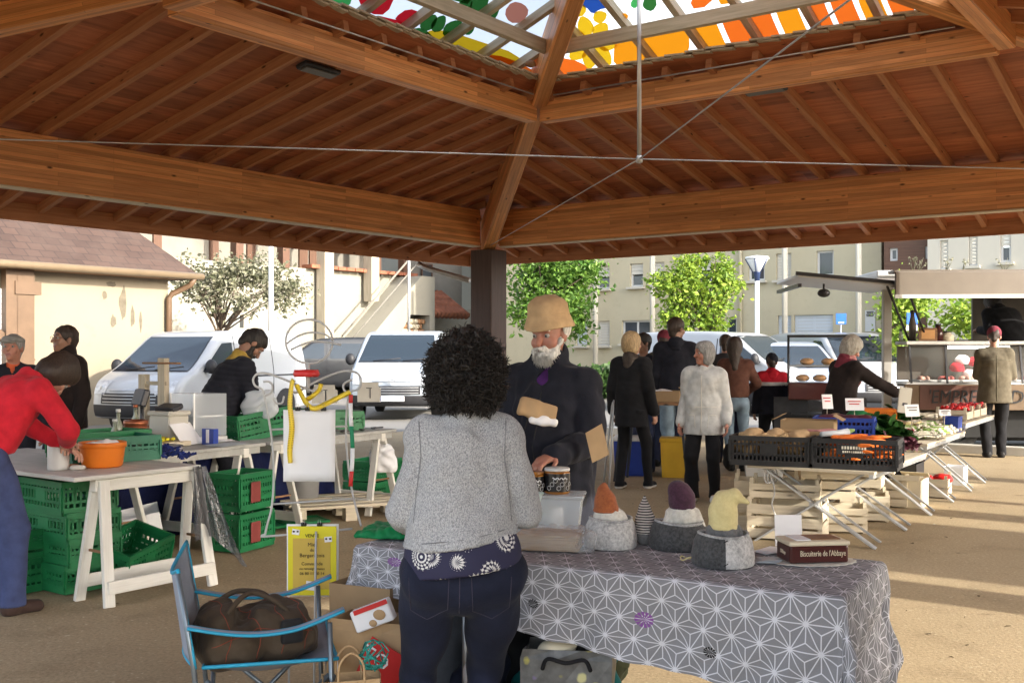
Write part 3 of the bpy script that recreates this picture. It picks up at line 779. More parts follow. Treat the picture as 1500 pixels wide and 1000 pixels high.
MB().add([(xl, -.6, 6.7), (xr + .3, -.6, 6.7), (xr + .3, 4, 9), (xl, 4, 9)], [(0, 1, 2, 3)], 0, [[(0, 0), (30, 0), (30, 5), (0, 5)]]).build('roof', 'tile_rows', bE)
a = WE.at(448, 500)[0]; mb = MB(); x = a
while x < xm: mb.box((x + .2, -.05, zP + .06 + .02 * rnd.random()), (.40, .5, .12)); x += .43
mb.build('parapet_tiles', 'terracotta', bE)
# stair block in front of the wall with the log niche in it
xs0, xs1 = WE.at(478, 500)[0], xm - .02
xh0, xh1 = hole[0], hole[1]; zh0, zh1 = .4, hole[3]
D = -1.3
mb = MB(); zt = 4.3; x45 = WE.at(548, 500)[0]
out = [(xs0, 0), (xh0, 0), (xh0, zh1 - .9), (xh0 + .7, zh1), (xh1, zh1), (xh1, 0), (xs1, 0), (xs1, zt), (x45 + 1.2, zt), (xs0, 1.2)]
mb.add([(q[0], D, q[1]) for q in out], [tuple(range(len(out)))])
mb.add([(xs0, D, 1.2), (x45 + 1.2, D, zt), (x45 + 1.2, -.01, zt), (xs0, -.01, 1.2)], [(0, 1, 2, 3)]); mb.add([(x45 + 1.2, D, zt), (xs1, D, zt), (xs1, -.01, zt), (x45 + 1.2, -.01, zt)], [(0, 1, 2, 3)]); mb.add([(xs1, D, 0), (xs1, -.01, 0), (xs1, -.01, zt), (xs1, D, zt)], [(0, 1, 2, 3)])
mb.add([(xh0, D, 0), (xh0, D + .8, 0), (xh0, D + .8, zh1), (xh0, D, zh1 - .9)], [(0, 1, 2, 3)]); mb.add([(xh1, D, 0), (xh1, D + .8, 0), (xh1, D + .8, zh1), (xh1, D, zh1)], [(3, 2, 1, 0)]); mb.add([(xh0, D + .8, 0), (xh1, D + .8, 0), (xh1, D + .8, zh1), (xh0, D + .8, zh1)], [(0, 1, 2, 3)])
mb.build('stair_block', 'render_white', bE)
mb = MB()
for i in range(int((xh1 - xh0) / .2)):
    for j in range(int(zh1 / .19)):
        x, z = xh0 + .12 + i * .2 + .1 * (j % 2), .12 + j * .19
        if x > xh1 - .1 or (x - xh0) + (zh1 - z) < 1.0 : continue
        mb.lathe([(.085 + .02 * rnd.random(), 0), (.09, .5)], 7, (x, D + .65 + .08 * rnd.random(), z), rnd.randint(0, 1), RX(PI / 2))
mb.build('firewood', ['brown_wood', 'pale_wood'], bE)
MB().tube([(xs0 - .4, D + .1, 2.0), (x45 + 1.0, D + .1, 5.2)], .04, 6).tube([(xs0 - .4, D + .1, 1.5), (x45 + 1.0, D + .1, 4.7)], .03, 6).build('handrail', 'render_grey', bE)
a, b_ = WE.at(602, 500)[0], WE.at(655, 500)[0]; zc = WE.at(628, 463)[1]; mb = MB(); n = 9
for i in range(n): 
    x = a + (b_ - a) * (i + .5) / n
    for j in range(3): mb.tube([(x, -1.15 + .45 * j, zc + .3 * j), (x, -.6 + .45 * j, zc + .36 + .3 * j)], .16, 8)
mb.build('canopy_roof', 'terracotta', bE)
r = WE.rect(629, 645, 385, 414); window(bE, r, 'glass', y=.42, fm='wood_clad', sill=False)

# ================================================================ trees
def leafmat(name, a, b_):
    m, nt, bs = newmat(name); oi = nd(nt, 'ShaderNodeNewGeometry')
    c = mixc(nt, oi.outputs['Random Per Island'], (*a, 1), (*b_, 1)); nt.links.new(c, bs.inputs['Base Color']); bs.inputs['Roughness'].default_value = .55
    tr = nd(nt, 'ShaderNodeBsdfTranslucent'); nt.links.new(c, tr.inputs[0]); mx = nd(nt, 'ShaderNodeMixShader'); mx.inputs[0].default_value = .35
    nt.links.new(bs.outputs[0], mx.inputs[1]); nt.links.new(tr.outputs[0], mx.inputs[2]); nt.links.new(mx.outputs[0], nt.nodes['Material Output'].inputs[0])
leafmat('leaf_green', (.05, .13, .015), (.16, .28, .04)); leafmat('leaf_bright', (.10, .20, .015), (.32, .42, .05)); leafmat('leaf_pale', (.10, .11, .055), (.26, .25, .17)); leafmat('leaf_dark', (.02, .06, .015), (.07, .14, .03))
mat('bark', (.13, .095, .07), .9, .3, 8, bmp=.5, bscale=20); mat('bark_dark', (.06, .05, .045), .9, .3, 8, bmp=.5, bscale=20)
def tree(name, label, base, trunk_top, lobes, n, ls, leaf, bark='bark', tr=.12, twigs=0, group=None):
    """lobes: list of (centre offset from base, radii, share of leaves); limbs run from the trunk into every lobe"""
    r = random.Random(hash(label) % 1000 if False else len(label) * 7 + n)
    t = thing(name, label, 'tree', base, 0, group)
    mb = MB(); tt = V(trunk_top)
    mb.tube([(0, 0, -.05), tt * .33 + V((.04, .03, 0)), tt * .7, tt], [tr, tr * .8, tr * .66, tr * .5], 9)
    ends = []
    for c_, rr, sh in lobes:
        c_ = V(c_)
        for q in range(3 + twigs):
            d = V((r.gauss(0, 1), r.gauss(0, 1), r.gauss(0, 1))).normalized()
            e_ = c_ + V((d.x * rr[0], d.y * rr[1], d.z * rr[2])) * (.75 if not twigs else .95)
            md_ = tt.lerp(e_, .5) + V((r.uniform(-.1, .1), r.uniform(-.1, .1), r.uniform(.0, .2))) * rr[0]
            mb.tube([tt * r.uniform(.75, 1), md_, e_], [tr * .38, tr * .22, tr * .05], 5); ends.append((md_, e_))
            if twigs:
                for _ in range(4):
                    s0 = md_.lerp(e_, r.uniform(.1, .9)); mb.tube([s0, s0 + V((r.uniform(-.4, .4), r.uniform(-.4, .4), r.uniform(-.15, .35))) * rr[0]], [tr * .12, tr * .03], 4)
    mb.build('trunk', bark, t)
    cr = MB(); tot = sum(l[2] for l in lobes)
    for c_, rr, sh in lobes:
        c_ = V(c_); nc = max(6, int(n * sh / tot / 14))
        for _ in range(nc):
            while True:
                d = V((r.uniform(-1, 1), r.uniform(-1, 1), r.uniform(-1, 1)))
                if .25 < d.length < 1: break
            d *= .55 + .5 * r.random()
            cc = c_ + V((d.x * rr[0], d.y * rr[1], d.z * rr[2])); cs = ls * r.uniform(1.2, 2.8)
            for _ in range(14):
                p = cc + V((r.gauss(0, 1), r.gauss(0, 1), r.gauss(0, .8))) * cs * .55
                L = ls * r.uniform(.35, 1.3); a = V((r.gauss(0, 1), r.gauss(0, 1), r.gauss(-.2, .7))).normalized(); bb = a.orthogonal().normalized(); bb.rotate(Matrix.Rotation(r.random() * 6.3, 3, a))
                bn = a.cross(bb) * L * .15
                cr.add([p, p + a * L * .5 + bb * L * .3 + bn, p + a * L, p + a * L * .5 - bb * L * .3 + bn], [(0, 1, 2, 3)], 0)
    cr.build('crown', leaf, t)
    return t
def pt(px, Y): return V(((px - 750) / F * Y, Y, 0))
def off(base, px, py, Y): return P(px, py, Y) - base
b0 = pt(305, 30); o_ = lambda x, y, d=0: off(b0, x, y, 30 + d)
tree('ornamental_tree', 'sparse pale-leaved ornamental tree with bare twigs in front of the white house', b0, o_(325, 470), [(o_(300, 425), (.75, .7, .6), 1), (o_(335, 400), (.8, .8, .55), 1.3), (o_(385, 400, .4), (.8, .8, .55), 1.3), (o_(420, 430), (.7, .7, .5), 1), (o_(350, 440, -.5), (.8, .7, .4), .5), (o_(275, 400), (.5, .5, .5), .6)], 3900, .15, 'leaf_pale', 'bark', .075, 2)
b0 = pt(800, 30); o_ = lambda x, y, d=0: off(b0, x, y, 30 + d)
tree('broadleaf_tree', 'dense dark green tree beside the hall post and the bucket hat', b0, o_(803, 450), [(o_(790, 415), (.85, .8, .8), 1.5), (o_(840, 405, .2), (.75, .8, .6), 1.3), (o_(780, 455), (.6, .7, .6), .9), (o_(835, 450, -.2), (.6, .7, .5), .8), (o_(845, 480), (.5, .5, .35), .35), (o_(800, 375), (1.0, .9, .5), .9), (o_(868, 395), (.3, .4, .3), .25)], 6200, .17, 'leaf_green', 'bark', .12)
b0 = pt(1045, 28.5); o_ = lambda x, y, d=0: off(b0, x, y, 28.5 + d)
tree('broadleaf_tree', 'bright yellow-green young tree with upright shoots in front of the beige facade', b0, o_(1035, 480), [(o_(1000, 430), (.62, .6, .75), 1.4), (o_(990, 470), (.6, .6, .35), .8), (o_(1010, 390), (.38, .45, .5), .8), (o_(1040, 440), (.6, .6, .7), 1.2), (o_(1055, 395), (.26, .35, .5), .5), (o_(975, 415), (.4, .45, .3), .5), (o_(1068, 420), (.3, .35, .25), .35), (o_(1045, 478), (.5, .5, .3), .6)], 5200, .15, 'leaf_bright', 'bark', .09)
b0 = pt(1330, 25); o_ = lambda x, y, d=0: off(b0, x, y, 25 + d)
tree('broadleaf_tree', 'leafy green tree seen through the food truck between post and counter', b0, o_(1325, 470), [(o_(1312, 450), (.35, .5, .5), 1), (o_(1340, 440), (.4, .5, .5), 1), (o_(1310, 500), (.3, .4, .4), .7)], 1500, .15, 'leaf_bright', 'bark', .08)
b0 = pt(1430, 26); o_ = lambda x, y, d=0: off(b0, x, y, 26 + d)
tree('broadleaf_tree', 'green tree seen through the rear hatch of the food truck', b0, o_(1425, 480), [(o_(1410, 465), (.8, .6, .5), 1), (o_(1440, 470), (.7, .6, .5), 1)], 1300, .17, 'leaf_bright', 'bark', .08)
hd = thing('hedge', 'low green hedge by the beige building beyond the bucket hat', 'hedge', pt(865, 33)); r_ = random.Random(5); mb = MB()
for _ in range(900):
    p = V((r_.uniform(-1.0, .7), r_.uniform(-.4, .4), r_.uniform(.1, 1.0))); a = V((r_.gauss(0, 1), r_.gauss(0, 1), r_.gauss(0, 1))).normalized(); q = a.orthogonal() * .07
    mb.add([p, p + a * .09 + q, p + a * .18, p + a * .09 - q], [(0, 1, 2, 3)])
mb.build('foliage', 'leaf_dark', hd)
MB().tube([(0, 0, 0), (0, 0, .7)], .03, 6).build('stem', 'bark', hd)

# ================================================================ lamps, poles, signs
mat('lamp_white', (.72, .74, .74), .4, .04, 3); mat('lamp_blue', (.03, .05, .12), .4, .1, 4); mat('sign_blue', (.02, .11, .48), .4, .05, 4)
def lamp(label, px, Y, ytop, sc):
    t = thing('street_lamp', label, 'street lamp', pt(px, Y), 0, 'street lamps of the square'); z = P(px, ytop, Y).z
    MB().tube([(0, 0, 0), (0, 0, z - .5 * sc)], .055 * sc, 10).build('pole', 'lamp_white', t)
    h = MB().lathe([(.06 * sc, z - .62 * sc), (.08 * sc, z - .42 * sc), (.10 * sc, z - .40 * sc)], 16).build('lamp_socket', 'lamp_blue', t)
    MB().lathe([(.09 * sc, z - .40 * sc), (.24 * sc, z - .14 * sc), (.27 * sc, z - .09 * sc)], 20).build('lamp_shade', 'lamp_white', t)
    MB().lathe([(.29 * sc, z - .09 * sc), (.28 * sc, z - .04 * sc), (.02, z)], 20).build('lamp_cap', 'lamp_white', t)
    rb = MB()
    for k in range(5): a = 2 * PI * k / 5 + .5; rb.tube([(.1 * sc * math.cos(a), .1 * sc * math.sin(a), z - .41 * sc), (.28 * sc * math.cos(a), .28 * sc * math.sin(a), z - .09 * sc)], .014 * sc, 5)
    rb.build('lamp_rib', 'lamp_blue', t)
lamp('tall white street lamp with conical head beside the bright green tree', 1109, 26, 374, 1.0)
lamp('smaller white street lamp farther off, between the two green trees', 920, 38, 411, 1.0)
t = thing('lamp_pole', 'tall white pole rising through the pale-leaved tree', 'pole', pt(397, 27)); MB().tube([(0, 0, 0), (0, 0, 7)], [.075, .055], 10).build('shaft', 'lamp_white', t); MB().lathe([(.16, 0), (.16, .03), (.09, .05)], 12).build('base_plate', 'galv', t)
t = thing('metal_pole', 'thin grey metal pole in front of the white house stair', 'pole', pt(599, 36)); MB().tube([(0, 0, 0), (0, 0, 6.5)], .05, 8).build('shaft', 'galv', t); MB().lathe([(.14, 0), (.14, .03), (.07, .05)], 12).build('base_plate', 'galv', t)
for px, Y, y0, y1, lab in ((1232, 28, 459, 475, 'blue square road sign on thin post before the garage shutter'), (1336, 24, 458, 475, 'blue and white road sign seen behind the food truck post')):
    t = thing('road_sign', lab, 'sign', pt(px, Y)); z = P(px, (y0 + y1) / 2, Y).z; s_ = (y1 - y0) / F * Y
    MB().tube([(0, .02, 0), (0, .02, z + s_ / 2)], .02, 6).build('post', 'galv', t)
    pl = MB().box((0, 0, z), (s_ * .95, .015, s_)).build('sign_plate', 'sign_blue', t, bev=.006)
    MB().box((0, -.011, z - s_ * .34), (s_ * .5, .004, s_ * .12)).build('white_mark', 'pvc_white', pl)
    if px == 1336: MB().box((0, 0, z - s_ * .8), (s_ * .95, .015, s_ * .45)).build('lower_plate', 'pvc_white', t)

# ================================================================ vehicles
def carpaint(n, col):
    m, nt, b = newmat(n); c = mixc(nt, noisetex(nt, coords(nt), 2.5, 4), c4(col, .94), c4(col, 1.04)); nt.links.new(c, b.inputs['Base Color'])
    b.inputs['Roughness'].default_value = .35; b.inputs['Coat Weight'].default_value = .6; b.inputs['Coat Roughness'].default_value = .06
carpaint('paint_white', (.35, .365, .385)); carpaint('paint_silver', (.33, .37, .42)); carpaint('paint_grey', (.016, .017, .02)); carpaint('paint_blue', (.30, .35, .44))
m, nt, b = newmat('car_glass'); b.inputs['Base Color'].default_value = (.02, .03, .042, 1); b.inputs['Roughness'].default_value = .03; b.inputs['Specular IOR Level'].default_value = .55; bump(nt, b, noisetex(nt, coords(nt), 1.6, 2), .12, .05)
mat('car_trim', (.022, .022, .025), .55, .15, 10); mat('headlamp', (.42, .44, .47), .12, .25, 14, spec=.8); mat('tail_red', (.45, .02, .02), .2, .1, 9); mat('hub_grey', (.42, .43, .45), .4, .1, 9, .6)
VAN = [(2.30, .28), (2.42, .42), (2.43, .62), (2.36, .86), (2.15, 1.02), (1.62, 1.20), (1.15, 1.54), (.78, 1.82), (.40, 1.915), (-.8, 1.94), (-2.05, 1.91), (-2.32, 1.78), (-2.40, 1.0), (-2.40, .45), (-2.32, .28)]
CAR = [(1.95, .26), (2.02, .42), (2.0, .62), (1.88, .78), (1.55, .92), (1.02, .99), (.55, 1.26), (.20, 1.42), (-.3, 1.47), (-1.2, 1.43), (-1.72, 1.25), (-1.95, .92), (-2.0, .5), (-1.92, .26)]
def chaikin(p, n=2):
    for _ in range(n):
        q = []
        for i in range(len(p)):
            a, b_ = p[i], p[(i + 1) % len(p)]; q += [(a[0] * .75 + b_[0] * .25, a[1] * .75 + b_[1] * .25), (a[0] * .25 + b_[0] * .75, a[1] * .25 + b_[1] * .75)]
        p = q
    return p
def vehicle(label, cat, name, loc, rz, prof, W, paint, belt=1.16, tum=.15, swin=(), ws=(1.24, 1.80), wheels=(1.45, -1.45), wr=.33, plate=None, group=None, doors=(), back=False, grille=True, zl=.80):
    t = thing(name, label, cat, loc, rz, group); rr = .09; top = max(z for x, z in prof); xf = max(x for x, z in prof)
    pr = chaikin(prof); n = len(pr)
    def inset(d):
        o = []
        for i in range(n):
            a, b_ = pr[i - 1], pr[(i + 1) % n]; tx, tz = b_[0] - a[0], b_[1] - a[1]; L = math.hypot(tx, tz) or 1
            o.append((pr[i][0] - tz / L * d * sg, pr[i][1] + tx / L * d * sg))
        return o
    area = sum(pr[i - 1][0] * pr[i][1] - pr[i][0] * pr[i - 1][1] for i in range(n)); sg = 1 if area > 0 else -1
    def warp(v):
        x, y, z = v
        g = 1 - tum * max(0, (z - belt) / (top - belt)) ** 1.2 - .05 * max(0, (.5 - z) / .5)
        k = max(0, (abs(x) - xf + .9) / .9) ** 2 * (1 if x > 0 else .35)
        return V((x - math.copysign(1, x) * .22 * k * (2 * y / W) ** 2 * (1 if x > 0 else .5), y * g * (1 - .03 * k), z))
    bm = bmesh.new(); rings = []
    h = W / 2
    ys = [(-h + rr - rr * math.sin(a), rr * (1 - math.cos(a))) for a in (PI / 2, PI / 3, PI / 6, 0)] + [(-h * .5, 0), (0, 0), (h * .5, 0)] + [(h - rr + rr * math.sin(a), rr * (1 - math.cos(a))) for a in (0, PI / 6, PI / 3, PI / 2)]
    for y, d in ys: rings.append([bm.verts.new((x, y, z)) for x, z in inset(d)])
    for r0, r1 in zip(rings, rings[1:]):
        for i in range(n): bm.faces.new((r0[i], r0[(i + 1) % n], r1[(i + 1) % n], r1[i]))
    bm.faces.new(rings[0][::-1]); bm.faces.new(rings[-1])
    def cuts(bm):
        for z in (.5, .8, belt, belt + .2, belt + .4, belt + .6):
            bmesh.ops.bisect_plane(bm, geom=bm.verts[:] + bm.edges[:] + bm.faces[:], plane_co=(0, 0, z), plane_no=(0, 0, 1))
        for x in (xf - .3, xf - .6, xf - .9, xf - 1.5, 0, -xf + .9, -xf + .4):
            bmesh.ops.bisect_plane(bm, geom=bm.verts[:] + bm.edges[:] + bm.faces[:], plane_co=(x, 0, 0), plane_no=(1, 0, 0))
    cuts(bm)
    for v_ in bm.verts: v_.co = warp(v_.co)
    bmesh.ops.recalc_face_normals(bm, faces=bm.faces[:])
    def fin(bm, nm, mt, par, smooth=True):
        me = bpy.data.meshes.new(nm); bm.to_mesh(me); bm.free(); me.materials.append(MATS[mt])
        for p in me.polygons: p.use_smooth = smooth
        if smooth: me.set_sharp_from_angle(angle=RAD(38))
        o = bpy.data.objects.new(nm, me); COL.objects.link(o); o.parent = par; return o
    body = fin(bm, 'body', paint, t)
    def sidepatch(poly, mt, nm, par, o_=.006, sides=(-1, 1)):
        out = []
        for s_ in sides:
            bm = bmesh.new(); f = bm.faces.new([bm.verts.new((x, s_ * h, z)) for x, z in poly]); cuts(bm)
            for v_ in bm.verts: v_.co = warp(v_.co) + V((0, s_ * o_, .0))
            bmesh.ops.recalc_face_normals(bm, faces=bm.faces[:])
            for f in bm.faces:
                if f.normal.y * s_ < 0: f.normal_flip()
            out.append(fin(bm, nm, mt, par))
        return out
    fr = [q for q in pr if q[0] > 0]; fr.sort(key=lambda q: q[1])
    bk = [q for q in pr if q[0] < 0]; bk.sort(key=lambda q: q[1])
    def fx(z, ls):
        for a, b_ in zip(ls, ls[1:]):
            if a[1] <= z <= b_[1]: return a[0] + (b_[0] - a[0]) * (z - a[1]) / max(1e-6, b_[1] - a[1])
        return ls[-1][0]
    def frontpatch(z0, z1, yl, yr, mt, nm, par, o_=.008, nz=6, ny=8, ls=None):
        """yl, yr: functions of z giving the left and right edges"""
        ls_ = fr if ls is None else ls; sgn = 1 if ls is None else -1
        mb = MB(); g = []
        def fn(u, v_):
            z = z0 + (z1 - z0) * v_; y = yl(z) + (yr(z) - yl(z)) * u; x = fx(z, ls_); dx = (fx(z + .02, ls_) - fx(z - .02, ls_)) / .04
            nn = V((1, 0, -dx)).normalized() if sgn > 0 else V((-1, 0, dx)).normalized()
            e_ = max(0, abs(y) - (h - rr)); dd = rr - math.sqrt(max(0, rr * rr - e_ * e_)) if e_ else 0
            return warp(V((x, y, z)) - nn * dd) + nn * o_
        mb.grid(fn, ny, nz)
        if sgn < 0: mb.f = [f[::-1] for f in mb.f]
        return mb.build(nm, mt, par)
    for q in swin: sidepatch(q, 'car_glass', 'side_window', t)
    for q in doors: sidepatch(q, 'car_trim', 'door_gap', t, .003)
    hw = lambda z: h - .12 - .06 * (z - belt)
    frontpatch(ws[0] - .02, ws[1] + .02, lambda z: -hw(z) - .02, lambda z: hw(z) + .02, 'car_trim', 'window_seal', t, .004, 10)
    wsn = frontpatch(ws[0], ws[1], lambda z: -hw(z), lambda z: hw(z), 'car_glass', 'windscreen', t, .008, 10)
    for s_ in (-.55, .12):
        z = ws[0] + .01; x = fx(z, fr); MB().tube([V((x + .04, s_ * h, z)), V((x - .01, (s_ + .62) * h, z + .06))], .012, 5).build('wiper', 'car_trim', t)
    if grille:
        frontpatch(.56, .74, lambda z: -.6, lambda z: .6, 'car_trim', 'grille', t, .010); frontpatch(.30, .54, lambda z: -h + .06, lambda z: h - .06, 'car_trim', 'bumper', t, .012)
        for zz in (.585, .64, .695): frontpatch(zz, zz + .012, lambda z: -.56, lambda z: .56, 'hub_grey', 'grille_bar', t, .016, 1)
    frontpatch(zl + .02, zl + .06, lambda z: -.42, lambda z: .42, 'hub_grey', 'chrome_strip', t, .010, 2)
    for s_ in (-1, 1):
        hl = frontpatch(zl - .04, zl + .19, (lambda z: h * .50 + (zl + .19 - z) * .35) if s_ > 0 else (lambda z: -h * .93), (lambda z: h * .93) if s_ > 0 else (lambda z: -h * .50 - (zl + .19 - z) * .35), 'headlamp', 'headlight', t, .010)
        x = fx(zl + .07, fr); MB().ball(warp(V((x - .005, s_ * h * .70, zl + .06))), (.03, .06, .06), 12, 8).build('bulb', 'hub_grey', hl)
        mr = MB().ball((xf - 1.02, s_ * (h + .10), belt + .13), (.09, .11, .13), 12, 8).box((xf - 1.0, s_ * (h + .0), belt + .05), (.08, .14, .05)).build('mirror', 'car_trim', t)
        for x in wheels:
            wl = MB().lathe([(wr * .62, -.1), (wr * .9, -.1), (wr, -.07), (wr, .07), (wr * .9, .1), (wr * .62, .1)], 28, (x, s_ * (h - .11), wr), 0, RX(PI / 2), cap=False).build('wheel', 'rubber', t)
            MB().lathe([(.01, .085), (wr * .2, .085), (wr * .24, .06), (wr * .55, .045), (wr * .64, .09), (wr * .64, -.05)], 24, (x, s_ * (h - .11), wr), 0, RX(-s_ * PI / 2)).build('rim', 'hub_grey', wl)
            sidepatch([(x + wr * 1.22 * math.cos(a), wr + wr * 1.22 * math.sin(a)) for a in [PI * i / 12 for i in range(13)]] + [(x - wr * 1.22, .28), (x + wr * 1.22, .28)], 'car_trim', 'wheel_arch', t, .004, (s_,))
    if plate:
        x = fx(.49, fr); pl = MB().box((x + .028, 0, .48), (.012, .52, .11)).build('number_plate', 'white_paper', t)
        MB().box((x + .0365, -.235, .48), (.003, .045, .11)).build('blue_band', 'sign_blue', pl)
        text('plate_lettering', plate, .10, pl, (x + .0365, .015, .48), (PI / 2, 0, PI / 2), 'black_plastic', xs=.85)
        z = .83
        for dz in (0, .045): MB().beam((x + .045, -.09, z + dz - .045), (x + .045, 0, z + dz), .012, .018).beam((x + .045, .09, z + dz - .045), (x + .045, 0, z + dz), .012, .018).build('chevron_emblem', 'hub_grey', t)
    if back:
        frontpatch(belt + .1, top - .25, lambda z: -h + .16, lambda z: h - .16, 'car_glass', 'rear_window', t, .008, 6, 8, bk)
        for s_ in (-1, 1): frontpatch(.75, 1.1, (lambda z: h * .78) if s_ > 0 else (lambda z: -h * .96), (lambda z: h * .96) if s_ > 0 else (lambda z: -h * .78), 'tail_red', 'tail_light', t, .01, 3, 3, bk)
    return t
vw_door = [(1.50, 1.22), (.80, 1.70), (.42, 1.72), (.42, 1.22)]
vw_mid = [(.22, 1.22), (.22, 1.72), (-.85, 1.72), (-.85, 1.22)]
vw_back = [(-1.0, 1.22), (-1.0, 1.72), (-2.0, 1.70), (-2.05, 1.22)]
gap = [(.32, .45), (.345, .45), (.345, 1.75), (.32, 1.75)]
gap2 = [(-.93, .45), (-.905, .45), (-.905, 1.75), (-.93, 1.75)]
rail = [(.3, .98), (.3, 1.01), (-2.3, 1.01), (-2.3, .98)]
def vp(px, Y): return pt(px, Y)
aV = RAD(-90 - 19)
vehicle('white panel van parked side-on behind the left stall, before the cream wall', 'van', 'parked_van', vp(184, 18.2) - V((math.cos(aV), math.sin(aV), 0)) * 2.3, aV, [(x * .95, z * .96) for x, z in VAN], 1.8, 'paint_white', swin=([(1.40, 1.10), (.72, 1.60), (.40, 1.62), (.40, 1.10)],), doors=(gap, gap2, rail), belt=1.06, ws=(1.12, 1.70), wheels=(1.35, -1.35), zl=.76)
vehicle('silver van facing us with dark bumper and number plate, left of the hall post', 'van', 'parked_van', vp(590, 22.3) + V((-.15, 2.4, 0)), -PI / 2 - .03, VAN, 1.9, 'paint_silver', swin=(vw_door, vw_mid), plate='EC 633 WR')
vehicle('dark grey van seen from the side between the white van and the silver van', 'van', 'parked_van', vp(490, 36.5), PI + .25, VAN, 1.9, 'paint_grey', swin=(vw_door, vw_mid, vw_back), doors=(gap, gap2))
vehicle('white van behind the shoppers in the middle of the square', 'van', 'parked_van', vp(1062, 25.5), -.75, VAN, 1.9, 'paint_white', swin=(vw_door,), doors=(gap, gap2))
vehicle('pale blue people carrier facing us behind the boy in the red hood', 'car', 'parked_car', vp(1162, 23.5) + V((.2, 2.2, 0)), -PI / 2 + .1, [(x, z * .88) for x, z in VAN], 1.82, 'paint_blue', belt=1.02, ws=(1.10, 1.56), swin=([(1.5, 1.08), (.8, 1.48), (-1.9, 1.48), (-2., 1.08)],), zl=.72)
vehicle('white van whose front shows behind the leaning grey-haired woman', 'van', 'parked_van', vp(1262, 24) + V((.2, 2.4, 0)), -PI / 2 + .2, VAN, 1.9, 'paint_white', swin=(vw_door,))
vehicle('small silver hatchback facing us left of the food truck post', 'car', 'parked_car', vp(1312, 27) + V((.2, 2, 0)), -PI / 2 - .1, CAR, 1.7, 'paint_silver', belt=.92, tum=.2, ws=(1.02, 1.38), wheels=(1.25, -1.25), wr=.3, zl=.62, swin=([(.9, .97), (.35, 1.3), (-1.2, 1.3), (-1.5, .97)],))
# ================================================================ people
def skinmat(n, c):
    m, nt, b = newmat(n); v = coords(nt)
    cc = mixc(nt, ramp(nt, noisetex(nt, v, 30, 4), [(.35, (0, 0, 0)), (.7, (1, 1, 1))]), c4(c, .88), (min(1, c[0] * 1.08), c[1] * .94, c[2] * .92, 1))
    nt.links.new(cc, b.inputs['Base Color']); b.inputs['Roughness'].default_value = .5; b.inputs['Subsurface Weight'].default_value = .12; b.inputs['Subsurface Radius'].default_value = (.01, .004, .002)
skinmat('skin_pale', (.50, .29, .21)); skinmat('skin_ruddy', (.42, .20, .14)); skinmat('skin_tan', (.30, .165, .11)); skinmat('lips', (.30, .11, .10))
mat('eye_white', (.34, .32, .30), .2, .02, 5); mat('iris', (.03, .035, .04), .15, .1, 5)
def cloth(n, c, rough=.9, var=.2, sc=14, bm=.25, bs=140, sheen=.05):
    if n in MATS: return
    m, nt, b = newmat(n); v = coords(nt)
    cc = mixc(nt, ramp(nt, noisetex(nt, v, sc, 4), [(.3, (0, 0, 0)), (.7, (1, 1, 1))]), c4(c, 1 - var), c4(c, 1 + var)); nt.links.new(cc, b.inputs['Base Color'])
    b.inputs['Roughness'].default_value = rough; b.inputs['Sheen Weight'].default_value = sheen; b.inputs['Specular IOR Level'].default_value = .12
    h = mth(nt, 'ADD', mth(nt, 'MULTIPLY', noisetex(nt, v, bs, 2), .35), noisetex(nt, v, 13, 3)); bump(nt, b, h, bm, .012)
for n, c in dict(c_red=(.52, .02, .035), c_navy=(.018, .019, .027), c_denim=(.028, .035, .07), c_jeans=(.22, .30, .38), c_black=(.014, .014, .016), c_blackwarm=(.022, .016, .015), c_workblue=(.05, .065, .15), c_silver=(.50, .50, .49), c_brown=(.12, .055, .04),
                 c_olive=(.11, .10, .07), c_tan=(.10, .085, .06), c_hat=(.50, .34, .19), c_grey=(.25, .25, .24), c_wine=(.16, .03, .045), c_purple=(.07, .02, .12), c_white=(.66, .65, .62), c_pink=(.45, .20, .19), c_darkgrey=(.05, .05, .055), c_mustard=(.40, .27, .06), c_orange=(.6, .12, .05)).items(): cloth(n, c)
MATS['c_silver'].node_tree.nodes['Principled BSDF'].inputs['Roughness'].default_value = .45
def hairmat(n, c):
    m, nt, b = newmat(n); v = coords(nt, 'Object', (60, 60, 9))
    cc = mixc(nt, ramp(nt, noisetex(nt, v, 2.0, 4), [(.3, (0, 0, 0)), (.7, (1, 1, 1))]), c4(c, .55), c4(c, 1.35)); nt.links.new(cc, b.inputs['Base Color']); b.inputs['Roughness'].default_value = .55
    bump(nt, b, noisetex(nt, v, 3, 3), .6, .008)
for n, c in dict(h_black=(.016, .012, .010), h_brown=(.035, .021, .014), h_blonde=(.42, .29, .15), h_grey=(.26, .255, .25), h_white=(.62, .60, .56), h_lightgrey=(.36, .33, .28)).items(): hairmat(n, c)
cloth('sole_white', (.62, .61, .58), .6, .06); cloth('leather_brown', (.05, .03, .025), .55); cloth('leather_black', (.015, .014, .014), .5)

